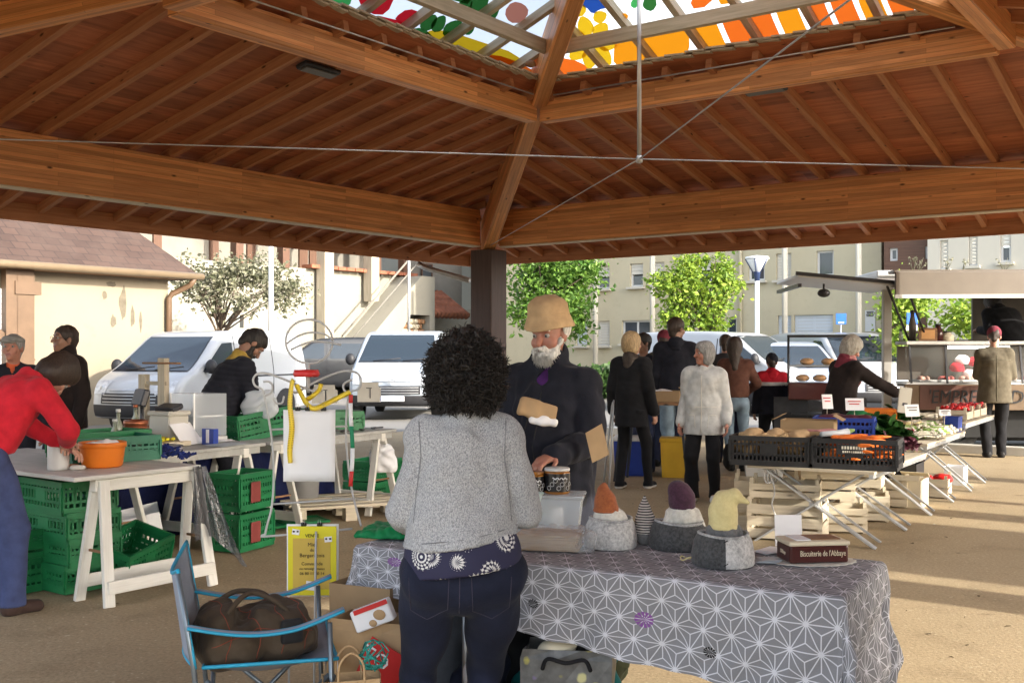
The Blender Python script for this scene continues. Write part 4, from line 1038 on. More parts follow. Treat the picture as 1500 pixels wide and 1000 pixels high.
def ik(a, t, l1, l2, pole):
    a, t, pole = V(a), V(t), V(pole); d = t - a; L = min(d.length, (l1 + l2) * .999); dn = d.normalized(); t = a + dn * L
    x = (l1 * l1 - l2 * l2 + L * L) / (2 * L); hgt = math.sqrt(max(0, l1 * l1 - x * x)); p = pole - dn * pole.dot(dn)
    return a + dn * x + p.normalized() * hgt, t
def hand(B, w_, d, n, S, side_, curl=.5, spread=.0, rad=.0088, k=.006):
    """palm + four fingers + thumb: w_ wrist, d pointing direction, n palm normal (fingers curl towards n)"""
    d = V(d).normalized(); n = V(n); n = (n - d * n.dot(d)).normalized(); a = d.cross(n) * side_      # a points to the thumb side
    pc = w_ + d * .048 * S
    M = np.array([list(a), list(d), list(n)]).T
    B.ell(pc, (.041 * S, .055 * S, .017 * S), .012, M); B.cap(w_ - d * .01, w_ + d * .03 * S, .026 * S, .026 * S, .012)
    for i, (o, L) in enumerate(((.030, .066), (.010, .074), (-.010, .070), (-.029, .054))):
        b0 = w_ + d * (.088 - .006 * abs(i - 1)) * S + a * o * S; c1 = curl * (.75 + .12 * i)
        d1 = (d * math.cos(c1 * .7) + n * math.sin(c1 * .7) + a * (o * 3 * spread)); d2 = d * math.cos(c1 * 1.8) + n * math.sin(c1 * 1.8)
        m_ = b0 + d1 * L * S * .52; B.cap(b0 - d * .012, m_, rad * S * 1.08, rad * S, k); B.cap(m_, m_ + d2 * L * S * .48, rad * S, rad * S * .85, .002)
    t0 = w_ + d * .022 * S + a * .03 * S; t1 = t0 + (d * .6 + a * .62 + n * .3).normalized() * .036 * S; t2 = t1 + (d * .85 + a * .15 + n * .45).normalized() * .03 * S
    B.cap(t0, t1, rad * S * 1.4, rad * S * 1.15, .01); B.cap(t1, t2, rad * S * 1.15, rad * S * .9, .002)
def person(label, loc, rz, H=1.7, b=1., lean=0., sidel=0., yaw=0., pitch=0., neck=0., armL=None, armR=None, poleL=None, poleR=None, footL=(-.09, 0), footR=(.09, .04), skin='skin_pale', q=.009,
           top='c_navy', hem=.50, thick=.020, puff=.003, legs='c_denim', legth=.012, shoes='leather_black', sole=None, hair=('short', 'h_brown'), hat=None, beard=None, glasses=False, collar=None, hood=None,
           belly=0., hips=1., fold=1., group=None, handL=.6, handR=.6, hd=(None, None), shirt=None, zipper=None, scarf=None, flare=1.0, pelv=(0, 0), curls=0, topmatfn=None, topmats=None, legcut=.035, seed=1, armth=1., pel_z=.53, shw=.84, armk=.026, hemt=0.):
    t = thing('person', label, 'person', loc, rz, group); S = H / 1.7
    up = V((math.sin(RAD(sidel)), math.sin(RAD(lean)) * math.cos(RAD(sidel)), math.cos(RAD(lean)) * math.cos(RAD(sidel)))).normalized()
    right = V((1, 0, 0)); right = (right - up * right.dot(up)).normalized(); fwd = up.cross(right)
    pel = V((pelv[0], pelv[1], pel_z * H)); hip = {s: pel + V((s * .052 * H * hips, 0, -.015 * H)) for s in (-1, 1)}
    nb = pel + up * .295 * H; sh = {s: pel + up * .262 * H + right * s * .103 * H * b ** .5 * shw for s in (-1, 1)}
    hu = (up * (1 - min(.8, neck)) + V((0, 0, 1)) * min(.8, neck)) if neck >= 0 else up * (1 + neck) - fwd * neck
    pr = RAD(pitch); base_f = fwd if neck < .5 else V((fwd.x, fwd.y, fwd.z * .3)).normalized()
    hR = Matrix((right, base_f, right.cross(base_f))).transposed() @ RZ(-RAD(yaw)) @ RX(-pr)
    hc = nb + hu.normalized() * .098 * H + base_f * .015 * H
    def hp_(x, y, z): return hc + hR @ V((x * S, y * S, z * S))
    def HM_(): return np.array(hR)
    an, kn, el, wr = {}, {}, {}, {}
    for s, ft in ((-1, footL), (1, footR)):
        a0 = V((ft[0], ft[1], .045 * H)); kn[s], an[s] = ik(hip[s], a0, .245 * H, .24 * H, V((s * .15, 1, 0)))
    for s, ar, po in ((-1, armL, poleL), (1, armR, poleR)):
        tg = V(ar) if ar is not None else sh[s] + V((s * .052 * H, .03 * H, -.30 * H)); el[s], wr[s] = ik(sh[s], tg, .165 * H, .148 * H, V(po) if po is not None else V((s * .25, -1, -.3)))
    # ---- body
    B = Blob()
    B.ell(hp_(0, -.012, .035), (.074 * S, .093 * S, .083 * S), .03, HM_()); B.ell(hp_(0, .022, -.04), (.057 * S, .064 * S, .072 * S), .03, HM_())
    B.cap(hp_(0, .064, -.092), hp_(0, .058, -.09), .024 * S, k=.025); B.cap(hp_(0, .086, .012), hp_(0, .108, -.026), .009 * S, .0155 * S, .012)
    B.cap(hp_(-.035, .074, .032), hp_(.035, .074, .032), .014 * S, k=.02)
    for s in (-1, 1):
        B.ell(hp_(s * .041, .058, -.03), (.026 * S, .022 * S, .025 * S), .02); B.ell(hp_(s * .033, .098, .008), (.016 * S, .016 * S, .011 * S), .012, HM_(), True)
        B.ell(hp_(s * .075, -.008, -.005), (.011 * S, .021 * S, .033 * S), .006, HM_())
    B.cap(hp_(-.02, .082, -.064), hp_(.02, .082, -.064), .008 * S, k=.008)
    B.cap(hp_(0, -.02, -.06), nb - up * .02 * H, .050 * S, .056 * S, .03)
    B.cap(sh[-1], sh[1], .045 * S, k=.05); B.cap(nb - up * .06 * H, pel, .085 * S * b, .09 * S * b, .05, (fwd, 1.4))
    for s in (-1, 1):
        B.cap(sh[s], el[s], .040 * S, .034 * S, .03); B.cap(el[s], wr[s], .034 * S, .025 * S, .02)
        B.cap(hip[s], kn[s], .062 * S, .045 * S, .04); B.cap(kn[s], an[s], .042 * S, .032 * S, .03); B.cap(an[s], an[s] + V((0, .10 * S, -.04 * S)), .03 * S, .022 * S, .02)
        d = (wr[s] - el[s]).normalized(); i = 0 if s < 0 else 1
        dd = V(hd[i][0]) if hd[i] else d; nn = V(hd[i][1]) if hd[i] else V((-s, .25, 0)) if abs(d.z) > .6 else V((0, 0, -1))
        hand(B, wr[s], dd, nn, S * 1.02, s if False else (1 if (dd.cross(nn)).dot(V((0, 1, .4))) > 0 else -1), handL if s < 0 else handR, rad=max(.0088, q * .98))
    ex = MB(); 
    for s in (-1, 1):
        ex.ball(hp_(s * .033, .0745, .008), .0122 * S, 10, 8, 1); ex.ball(hp_(s * .033, .0835, .007), (.0058 * S, .0058 * S, .0054 * S), 8, 6, 2)
    lipc = np.array(hp_(0, .088, -.064))
    def mf(c):
        d = (c - lipc) @ np.array(hR); return np.where((np.abs(d[:, 0]) < .024 * S) & (np.abs(d[:, 2]) < .008 * S) & (d[:, 1] > -.012), 3, 0)
    blobobj('body', B, q, [skin, 'eye_white', 'iris', 'lips'], t, mf, ex)
    fo = lambda sd, a=1., fr=16.: folds(seed * 17 + sd, fr, .0042 * fold * a * S, 6, (1, 1, .75))
    # ---- trousers
    if legs:
        T = Blob(); th = legth
        T.ell(pel + V((0, -.008, -.012 * H)), ((.128 * b * hips + th) * S, (.098 * b + th) * S, (.12 + th) * S), .04)
        for s in (-1, 1):
            T.ell(hip[s] + V((s * .004, -.045 * S, -.01 * H)), (.07 * S * b * hips, .065 * S * b, .08 * S), .03)
            T.cap(hip[s] + V((s * .004, 0, 0)), kn[s], (.080 * b * hips + th) * S, (.056 * b + th) * S, .022); T.cap(kn[s], an[s] + V((0, -.01, -.02 * H)), (.055 * b ** .5 + th) * S, (.042 + th) * S * flare, .02)
        T.dis.append(fo(1, 1.1, 15)); T.plane((0, 0, -1), -legcut); T.plane(up, up.dot(pel) + (.075 if hem > .5 else max(-.02, hem - pel_z + .05)) * H)
        tro = blobobj('trousers', T, max(q, .008), legs, t)
    # ---- shoes
    if shoes:
        for s in (-1, 1):
            X = Blob(); a = an[s]; X.cap((a.x, a.y - .03 * S, .045 * S), (a.x + s * .01, a.y + .13 * S, .03 * S), .043 * S, .038 * S, .02, (V((0, 0, 1)), 1.0)); X.cap((a.x, a.y - .02, .03), (a.x, a.y, .10 * S), .044 * S, .045 * S, .03); X.plane((0, 0, -1), 0)
            blobobj('shoe', X, max(q * .8, .007), [shoes, sole or shoes], t, (lambda c: np.where(c[:, 2] < .028, 1, 0)))
    # ---- upper garment
    J = Blob(); th = thick; zh = hem * H
    J.cap(sh[-1] - up * .012 * H, sh[1] - up * .012 * H, (.056 + th) * S, k=.06)
    J.ell(pel + up * .20 * H, ((.145 * b + th) * S, (.108 * b + th) * S, .17 * S), .05, np.array(Matrix((right, fwd, up)).transposed()))
    J.ell(pel + up * .085 * H + fwd * belly * .5, ((.138 * b + th) * S, (.105 * b + th) * S + belly, .15 * S), .06, np.array(Matrix((right, fwd, up)).transposed()))
    J.cap(pel + up * (.16 if hem > .5 else .11) * H, (pel.x + up.x * -.03, pel.y + (up.y * -.05), zh - .02 if hem > .5 else min(zh - .03, pel.z)), ((.118 if hem > .5 else .132) * b + th) * S, ((.136 if hem > .5 else .150) * b * hips + th) * S * flare, .06, (fwd, 1.28))
    for s in (-1, 1):
        J.cap(nb - up * .012 * H, sh[s] + right * s * .01, (.046 + th) * S, (.036 + th) * S, .03, (fwd, 1.15))
        J.cap(sh[s], el[s], (.050 + th * .9) * S * armth * b ** .4, (.043 + th * .8) * S * armth, armk); J.cap(el[s], wr[s] - (wr[s] - el[s]).normalized() * .008, (.043 + th * .8) * S * armth, (.034 + th * .7) * S, armk * .5)
    if collar == 'high': J.cap(nb - up * .01 * H, nb + up * .035 * H + fwd * .006, .078 * S, .080 * S, .025)
    elif collar == 'stand': J.cap(nb - up * .012 * H, nb + up * .012 * H, .074 * S, .072 * S, .025)
    else: J.cap(nb - up * .035 * H, nb - up * .01 * H, .075 * S, .062 * S, .04)
    J.cap(nb + fwd * .02, nb + up * .08 * H + fwd * .03, .056 * S, .062 * S, .008, sub=True)
    if zipper: J.cap(nb + fwd * .085 * S - up * .015 * H, nb + fwd * .14 * S - up * zipper * H, .022 * S, .016 * S, .015, sub=True)
    J.dis.append(fo(3)); J.dis.append(folds(seed + 40, 34, .0016 * fold, 5))
    if puff > .004: J.dis.append(lambda X, Y, Z: -puff * np.abs(np.sin((Z + .12 * X) * 2 * PI / .085)) ** .7 + 0 * X)
    J.plane((hemt, 0, -1), -zh)
    jo = blobobj('jacket' if thick > .016 else 'pullover', J, max(q, .007), topmats or top, t, topmatfn)
    if shirt:
        Sx = Blob(); Sx.ell(pel + up * .20 * H + fwd * .01, ((.128 * b) * S, (.104 * b + th * .55) * S, .165 * S), .03); Sx.cap(nb - up * .03 * H, nb + up * .012 * H, .066 * S, .060 * S, .03); blobobj('shirt', Sx, max(q, .008), shirt, t)
    if scarf:
        Sx = Blob(); Sx.cap(nb + up * .005 * H, nb + up * .016 * H, .10 * S, .086 * S, .02); Sx.cap(nb + fwd * .09, nb + fwd * .16 - up * .10 * H, .05 * S, .055 * S, .02, (fwd, 1.6)); Sx.dis.append(folds(9, 60, .006)); blobobj('scarf', Sx, max(q, .008), scarf, t)
    if hood:
        Sx = Blob(); Sx.cap(nb - fwd * .05 * S + up * .005 * H, nb - fwd * .085 * S - up * .035 * H, .085 * S, .06 * S, .03, (fwd, 1.25)); Sx.cap(nb + right * .07 * S + up * .005, nb - right * .07 * S + up * .005, .045 * S, k=.04); Sx.ell(hp_(0, .02, -.03), (.07 * S, .09 * S, .11 * S), .01, HM_(), True); Sx.dis.append(folds(5, 40, .006)); blobobj('hood', Sx, max(q, .008), hood, t)
    # ---- hair, beard, hats
    if hair:
        kind, hm = hair; X = Blob(); e = .012 if kind == 'short' else .02
        X.ell(hp_(0, -.014, .04), ((.074 + e) * S, (.094 + e) * S, (.083 + e) * S), .02, HM_())
        if kind == 'short': X.cap(hp_(0, -.075, .0), hp_(0, -.065, -.055), .048 * S, .042 * S, .03); X.ell(hp_(0, .095, -.035), (.085 * S, .085 * S, .10 * S), .012, HM_(), True)
        if kind == 'fringe': X.ell(hp_(0, -.01, -.01), (.100 * S, .098 * S, .105 * S), .03, HM_()); X.ell(hp_(0, .105, -.07), (.072 * S, .085 * S, .10 * S), .012, HM_(), True)
        if kind == 'bob': X.ell(hp_(0, -.025, -.02), (.098 * S, .095 * S, .115 * S), .03, HM_()); X.ell(hp_(0, .10, -.045), (.066 * S, .09 * S, .105 * S), .012, HM_(), True)
        if kind == 'long': X.ell(hp_(0, -.02, -.01), (.092 * S, .095 * S, .10 * S), .03, HM_()); X.cap(hp_(0, -.05, -.04), nb - fwd * .10 * S - up * .06 * H, .085 * S, .05 * S, .04, (fwd, 1.4)); X.ell(hp_(0, .10, -.045), (.062 * S, .09 * S, .105 * S), .012, HM_(), True)
        if kind == 'fringering': X.ell(hp_(0, .05, .02), (.09 * S, .09 * S, .2 * S), .01, HM_(), True)
        if kind == 'curly': X.ell(hp_(0, -.03, .0), (.112 * S, .112 * S, .118 * S), .03, HM_()); X.ell(hp_(0, -.03, -.045), (.112 * S, .098 * S, .066 * S), .04, HM_()); X.ell(hp_(0, .13, -.04), (.07 * S, .09 * S, .10 * S), .012, HM_(), True); X.dis.append(folds(3, 70, .012, 7)); X.dis.append(folds(8, 150, .006, 7))
        else: X.dis.append(folds(seed + 2, 55, .0035, 6, (1, 1, .4)))
        hx = None
        if curls:
            hx = MB(); r = random.Random(4)
            for _ in range(curls):
                th_ = r.uniform(0, 6.283); ph = math.acos(r.uniform(-.85, 1)); d0 = V((math.sin(ph) * math.cos(th_), math.sin(ph) * math.sin(th_), math.cos(ph)))
                if d0.y > .55 and d0.z < .35: continue
                c0 = hp_(d0.x * .106, -.03 + d0.y * .104, -.010 + d0.z * .115 - (.022 if d0.z < 0 else 0)); ax = (hR @ (d0 * .7 + V((0, 0, -.55)) + V((r.gauss(0, .5), r.gauss(0, .5), r.gauss(0, .5))))).normalized(); a1 = ax.orthogonal().normalized(); a2 = ax.cross(a1)
                R_ = r.uniform(.004, .011); Lc = r.uniform(.03, .075); ph0 = r.random() * 6.3; tw = r.choice((-1, 1)) * r.uniform(1.2, 2.2)
                hx.tube([c0 + ax * Lc * (k / 9 - .25) + (a1 * math.cos(ph0 + tw * 6.28 * k / 9) + a2 * math.sin(ph0 + tw * 6.28 * k / 9)) * R_ for k in range(10)], [.0011] + [.0018] * 8 + [.0006], 3)
        blobobj('hair', X, max(q * .9, .006), hm, t, None, hx)
    if kind_brow := (hair and hair[1]):
        mb = MB()
        for s in (-1, 1): mb.tube([hp_(s * .014, .0875, .030), hp_(s * .032, .0885, .036), hp_(s * .052, .074, .030)], [.003 * S, .0042 * S, .002 * S], 6)
        mb.build('eyebrow', kind_brow if beard is None else beard, t)
    if beard:
        X = Blob(); X.ell(hp_(0, .045, -.085), (.062 * S, .058 * S, .055 * S), .02, HM_()); X.cap(hp_(-.062, .01, -.02), hp_(-.045, .05, -.08), .016 * S, .024 * S, .02); X.cap(hp_(.062, .01, -.02), hp_(.045, .05, -.08), .016 * S, .024 * S, .02)
        X.cap(hp_(-.03, .084, -.06), hp_(0, .098, -.047), .010 * S, .009 * S, .008); X.cap(hp_(.03, .084, -.06), hp_(0, .098, -.047), .010 * S, .009 * S, .008); X.ell(hp_(0, .102, -.064), (.024 * S, .014 * S, .007 * S), .005, HM_(), True); X.dis.append(folds(4, 110, .004, 7)); bx = MB(); r = random.Random(6)
        for _ in range(700 if q < .007 else 0):
            a, z = r.uniform(-1.5, 1.5), r.uniform(-.8, .9); k = math.sqrt(1 - z * z); p0 = V((.060 * math.sin(a) * k, .045 + .056 * math.cos(a) * k, -.085 + .053 * z)); e = p0 + V((math.sin(a) * .006 + r.gauss(0, .004), .008 * math.cos(a), -.016 - .010 * r.random()))
            bx.tube([hp_(*p0), hp_(*p0.lerp(e, .5)) + V((0, 0, .001)), hp_(*e)], [.0011, .0009, .0003], 3)
        blobobj('beard', X, max(q * .7, .005), beard, t, None, bx)
    if glasses:
        mb = MB()
        for s in (-1, 1): mb.tube([hp_(s * .034 + .021 * math.cos(a), .104, .006 + .015 * math.sin(a)) for a in [2 * PI * i / 14 for i in range(14)]], .0016, 5, closed=True); mb.tube([hp_(s * .056, .103, .01), hp_(s * .080, .04, .012), hp_(s * .080, -.02, .008)], .0016, 5)
        mb.tube([hp_(-.012, .105, .01), hp_(.012, .105, .01)], .0016, 5); mb.build('glasses', 'dark_metal', t)
    if hat:
        hk, hm = hat
        if hk == 'bucket':
            mb = MB(); prof = [(.122, -.004), (.124, .0), (.111, .028), (.101, .052), (.098, .075), (.094, .105), (.078, .122), (.050, .138), (.0, .147)]
            mb.lathe([(r * S, z * S) for r, z in prof], 40, (0, 0, 0), cap=False); mb.v = [tuple(hc + hR @ (V((x * .93 + .002 * math.sin(5 * y * 9), y * 1.04 - .006, z + .022 + .004 * math.sin(3 * math.atan2(y, x)))) + V((0, 0, .018 * S)))) for x, y, z in mb.v]
            ho = mb.build('hat', hm, t, solid=.004)
            st_ = MB()
            for z, r in ((.064, .1015), (.010, .1195), (.018, .116)): st_.tube([hc + hR @ V((r * S * math.cos(a) * .93, r * S * math.sin(a) * 1.04 - .006, (z + .022 + .018) * S)) for a in [2 * PI * i / 40 for i in range(40)]], .0016, 4, closed=True)
            st_.build('seam', hm, ho)
        if hk == 'flat':
            X = Blob(); X.ell(hp_(0, .005, .075), (.095 * S, .12 * S, .042 * S), .02, HM_()); X.ell(hp_(0, .115, .045), (.06 * S, .045 * S, .012 * S), .02, HM_()); blobobj('cap', X, max(q * .9, .007), hm, t)
        if hk == 'beanie':
            X = Blob(); X.ell(hp_(0, -.016, .045), (.090 * S, .108 * S, .10 * S), .02, HM_()); X.ell(hp_(0, .10, -.05), (.10 * S, .10 * S, .085 * S), .01, HM_(), True); X.plane(-(hR @ V((0, 0, 1))), -(hR @ V((0, 0, 1))).dot(hp_(0, 0, -.015))); blobobj('hat', X, max(q * .9, .007), hm, t)
    if hem < .49 and False: pass
    t['_'] = 0; del t['_']
    return t, dict(hc=hc, hR=hR, nb=nb, sh=sh, el=el, wr=wr, pel=pel, up=up, fwd=fwd, right=right, S=S, jacket=jo, trousers=tro)
# ---- heather-grey knit and the printed blouse of the stall keeper
m, nt, b = newmat('heather_knit'); v = coords(nt)
n1 = noisetex(nt, coords(nt, 'Object', (1, 1, .6)), 300, 2, .8); n2 = noisetex(nt, v, 6, 3)
c = ramp(nt, n1, [(.34, (.17, .175, .19)), (.47, (.34, .35, .37)), (.60, (.55, .56, .58))]); c = mixc(nt, mth(nt, 'MULTIPLY', n2, .35), c, (.30, .31, .33, 1))
nt.links.new(c, b.inputs['Base Color']); b.inputs['Roughness'].default_value = .95; b.inputs['Sheen Weight'].default_value = .1; bump(nt, b, n1, .7, .006)
m, nt, b = newmat('medallion_print'); v = coords(nt, 'Object', (1, 1, 1))
vo = nd(nt, 'ShaderNodeTexVoronoi'); vo.inputs['Scale'].default_value = 11; vo.inputs['Randomness'].default_value = .75; nt.links.new(v, vo.inputs['Vector'])
d_ = vo.outputs['Distance']; rg = mth(nt, 'SINE', mth(nt, 'MULTIPLY', d_, 62)); ins = mth(nt, 'LESS_THAN', d_, .50)
sb = nd(nt, 'ShaderNodeVectorMath', operation='SUBTRACT'); nt.links.new(v, sb.inputs[0]); nt.links.new(vo.outputs['Position'], sb.inputs[1])
sx = nd(nt, 'ShaderNodeSeparateXYZ'); nt.links.new(sb.outputs[0], sx.inputs[0]); an_ = mth(nt, 'ARCTAN2', sx.outputs[2], sx.outputs[0]); pet = mth(nt, 'SINE', mth(nt, 'MULTIPLY', an_, 18))
wt = mth(nt, 'MULTIPLY', ins, mth(nt, 'GREATER_THAN', mth(nt, 'ADD', rg, mth(nt, 'MULTIPLY', pet, mth(nt, 'GREATER_THAN', d_, .26))), .1))
c = mixc(nt, wt, (.018, .018, .055, 1), (.62, .62, .62, 1)); nt.links.new(c, b.inputs['Base Color']); b.inputs['Roughness'].default_value = .8
cloth('jeans_dark', (.014, .017, .034), .85, .25, 9, .3, 180)

# ---- the stall keeper, from behind (closest figure)
wx, wy = -.155, 3.36
t, J = person('woman seen from behind with dark curly hair, grey heather cardigan and dark jeans', (wx, wy, 0), RAD(4), H=1.56, b=.97, hips=1.30, shw=.74, collar='high', sidel=1.5, lean=3, pitch=8, yaw=10, q=.006,
    armL=(-.15, .24, .88), armR=(.15, .24, .88), poleL=(-.45, -.5, -.9), poleR=(.45, -.5, -.9), armk=.010, top='heather_knit', hem=.55, hemt=.15, thick=.018, legs='jeans_dark', legth=.010, flare=1.05, hair=('curly', 'h_black'), curls=7500, footL=(-.13, -.03), footR=(.01, .03), pelv=(.0, 0), fold=2.1, armth=.92, seed=3, shoes='leather_black', handL=.9, handR=.9, pel_z=.50)
X = Blob(); pel, S = J['pel'], J['S']; X.ell(pel + V((0, -.006, .035)), (.200 * S, .150 * S, .17 * S), .03); X.cap(pel + V((0, 0, -.02)), pel + V((0, 0, .1)), (.178 * S), .155 * S, .03, (V((0, 1, 0)), 1.18)); X.dis.append(folds(21, 18, .005)); X.plane((.12, -.02, -1), -.772); X.plane((0, 0, 1), .89)
blobobj('blouse', X, .006, 'medallion_print', t)
cloth('stitch', (.055, .05, .075), .8)
for s in (-1, 1):
    x = s * .095 - .01; drape('pocket_stitching', J['trousers'], t, [(x - .06, -1, .765), (x - .055, -1, .655), (x + s * .005, -1, .625), (x + .058, -1, .66), (x + .062, -1, .765)], (0, 1, 0), 'stitch', .0013)
drape('seat_seam', J['trousers'], t, [(-.01, -1, .80), (-.012, -1, .62)], (0, 1, 0), 'stitch', .0013)
cloth('seam_dark', (.20, .205, .22), .9)
for s in (-1, 1): drape('armhole_seam', J['jacket'], t, [(s * .135, -1, 1.235), (s * .128, -1, 1.13), (s * .142, -1, 1.02), (s * .150, -1, .93)], (0, 1, 0), 'seam_dark', .0016)
drape('hem_seam', J['jacket'], t, [(-.18, -1, .862), (.17, -1, .912)], (0, 1, 0), 'seam_dark', .0016)
# ---- the man with the bucket hat
t, J = person('bearded man in tan bucket hat and dark navy coat standing behind the patterned table', (.185, 4.95, 0), RAD(180 - 30), H=1.655, shw=.88, b=1.2, belly=.05, yaw=4, pitch=10, q=.006, skin='skin_ruddy', armL=(-.15, .27, 1.00), armR=(.10, .30, 1.06), poleL=(-.35, -.3, -1), poleR=(.35, -.3, -1), armk=.014,
    top='c_navy', hem=.36, thick=.034, legs='c_black', hair=('fringering', 'h_white'), hat=('bucket', 'c_hat'), beard='h_white', collar='high', shirt='c_purple', zipper=.12, glasses=False, fold=2.2, seed=8, flare=1.06, armth=1.0, handL=.8, handR=.8)
drape('coat_placket', J['jacket'], t, [(-.02, 1, 1.30), (-.03, 1, .65)], (0, -1, 0), 'rubber', .003, 12); drape('coat_placket', J['jacket'], t, [(.03, 1, 1.26), (.025, 1, .65)], (0, -1, 0), 'rubber', .0022, 12)
for s in (-1, 1): drape('coat_pocket', J['jacket'], t, [(s * .15, 1, .86), (s * .09, 1, .80)], (0, -1, 0), 'rubber', .003)
# ---- shoppers
person('blonde woman in long black parka with fur hood and white-soled sneakers', (1.26, 11.35, 0), RAD(-28), H=1.66, b=1.02, yaw=28, q=.010, top='c_black', hem=.40, thick=.036, puff=.004, legs='c_black', legth=.004, shoes='c_black', sole='sole_white', hair=('bob', 'h_blonde'), hood='h_brown', footL=(-.13, .0), footR=(.13, .16), seed=5)
t, J = person('white-haired woman in pale silver anorak and black trousers, looking left', (1.87, 10.45, 0), RAD(180 - 22), H=1.55, b=1.12, yaw=48, q=.009, skin='skin_ruddy', top='c_silver', hem=.42, thick=.034, legs='c_black', legth=.014, shoes='c_white', sole='sole_white', hair=('bob', 'h_grey'), collar='stand', hood='c_silver', shirt='c_wine', fold=2., seed=12, flare=1.12, footL=(-.10, 0), footR=(.10, .06))
drape('zip', J['jacket'], t, [(0, 1, 1.22), (0, 1, .67)], (0, -1, 0), 'shutter_beige', .004, 12)
for s in (-1, 1): drape('coat_pocket', J['jacket'], t, [(s * .13, 1, .84), (s * .07, 1, .84), (s * .06, 1, .72)], (0, -1, 0), 'shutter_beige', .003)
drape('waist_seam', J['jacket'], t, [(-.16, 1, .92), (.16, 1, .92)], (0, -1, 0), 'shutter_beige', .003)
person('tall man in navy hooded jacket and pale jeans beside the cardboard box table', (1.94, 12.7, 0), RAD(-12), H=1.86, b=1.12, yaw=35, q=.011, skin='skin_tan', top='c_navy', hem=.47, thick=.034, legs='c_jeans', hair=('short', 'h_brown'), hood='c_navy', armR=(.20, .25, 1.0), seed=14)
person('shopper in red knit hat and olive jacket behind the tall man in navy', (1.92, 13.6, 0), RAD(-30), H=1.72, b=1.05, yaw=-10, q=.011, top='c_olive', hem=.46, thick=.03, hair=('short', 'h_brown'), hat=('beanie', 'c_wine'), hood='c_grey', seed=15)
person('dark-haired man in navy jacket half hidden behind the blonde woman', (1.59, 13.0, 0), RAD(150), H=1.68, b=1.0, yaw=30, q=.011, skin='skin_tan', top='c_navy', hem=.48, thick=.025, hair=('short', 'h_black'), seed=16)
person('young woman with long brown hair, brown jacket and light jeans, back turned', (2.72, 13.1, 0), RAD(-14), H=1.63, b=1.0, yaw=20, q=.011, top='c_brown', hem=.55, thick=.028, legs='c_jeans', legth=.006, hair=('long', 'h_brown'), seed=17, footL=(-.05, 0), footR=(.09, .02), armR=(.12, .26, .95), poleR=(.9, -.3, -.3))
person('man in dark grey jacket just behind the young woman in brown', (2.80, 14.1, 0), RAD(-20), H=1.68, b=1.1, q=.012, top='c_darkgrey', hem=.46, thick=.03, hair=('short', 'h_brown'), seed=18)
def boyfn(c): return np.where(c[:, 2] > 1.075, 1, np.where(c[:, 2] > 1.035, 2, 0))
person('boy in red, white and navy hooded jacket with dark knit hat, back to us', (3.24, 13.4, 0), RAD(-6), H=1.43, b=1.08, q=.011, top='c_navy', topmats=['c_navy', 'c_red', 'c_white'], topmatfn=boyfn, hem=.47, thick=.034, legs='c_black', hair=('short', 'h_brown'), hat=('beanie', 'c_navy'), hood='c_red', seed=19)
person('grey-haired woman in dark jacket and pink scarf reaching over the vegetables', (3.30, 10.9, 0), RAD(-72), H=1.64, b=1.08, lean=14, q=.009, yaw=4, pitch=20, neck=.3, top='c_blackwarm', hem=.45, thick=.028, legs='c_black', hair=('bob', 'h_lightgrey'), hood='c_wine', scarf='c_pink', armR=(.22, .66, .97), armL=(-.14, .36, .86), seed=20, handR=.9, hd=(None, ((0, 1, -.35), (0, -.3, -1))))
t, J = person('man in tan coat standing with his back to us at the food truck counter', (6.62, 14.75, 0), RAD(-14), H=1.79, b=1.12, q=.011, pitch=18, yaw=8, top='c_tan', hem=.42, thick=.034, legs='c_black', hair=('short', 'h_brown'), hat=('beanie', 'c_wine'), armL=(-.16, .30, 1.12), armR=(.18, .30, 1.1), flare=1.1, seed=21)
drape('back_seam', J['jacket'], t, [(0, -1, 1.4), (0, -1, .78)], (0, 1, 0), 'c_olive', .004, 12); drape('shoulder_seam', J['jacket'], t, [(-.19, -1, 1.34), (.19, -1, 1.34)], (0, 1, 0), 'c_olive', .004)
person('food truck vendor in black bending behind the counter', (7.72, 16.55, .64), RAD(14), hood='c_black', H=1.9, b=1.6, lean=38, q=.013, pitch=30, top='c_black', hem=.48, thick=.03, legs='c_black', hair=('bob', 'h_black'), hat=('beanie', 'c_black'), armL=(-.25, .45, 1.15), armR=(.25, .45, 1.15), seed=22, skin='skin_tan')
# ---- behind the left stall
person('vendor with black hair and mustard-lined hood bending over the green crates', (-2.47, 8.85, 0), RAD(-62), H=1.74, b=1.15, lean=30, q=.008, pitch=28, neck=.3, skin='skin_tan', top='c_navy', hem=.46, thick=.034, puff=.006, legs='c_navy', hair=('short', 'h_black'), hood='c_mustard', beard='h_black', armR=(.13, .52, .93), armL=(-.12, .48, .86), seed=23, handR=.7)
person('man with glasses in dark brown jacket standing before the cream wall', (-3.93, 9.5, 0), RAD(180 - 38), H=1.685, b=1.15, q=.009, skin='skin_tan', yaw=5, pitch=-6, top='c_blackwarm', hem=.46, thick=.03, legs='c_navy', hair=('short', 'h_brown'), glasses=True, collar='high', armR=(-.34, .30, 1.30), poleR=(.6, .2, -.8), hd=(None, ((-.6, .2, .6), (-.3, -.6, 0))), seed=24)
person('man in flat cap and navy jacket laughing at the far left', (-4.22, 9.1, 0), RAD(180 + 20), H=1.60, b=1.1, q=.010, skin='skin_ruddy', yaw=20, pitch=-8, top='c_navy', hem=.46, thick=.026, legs='c_navy', hair=('short', 'h_grey'), hat=('flat', 'c_grey'), shirt='c_orange', zipper=.14, seed=25)
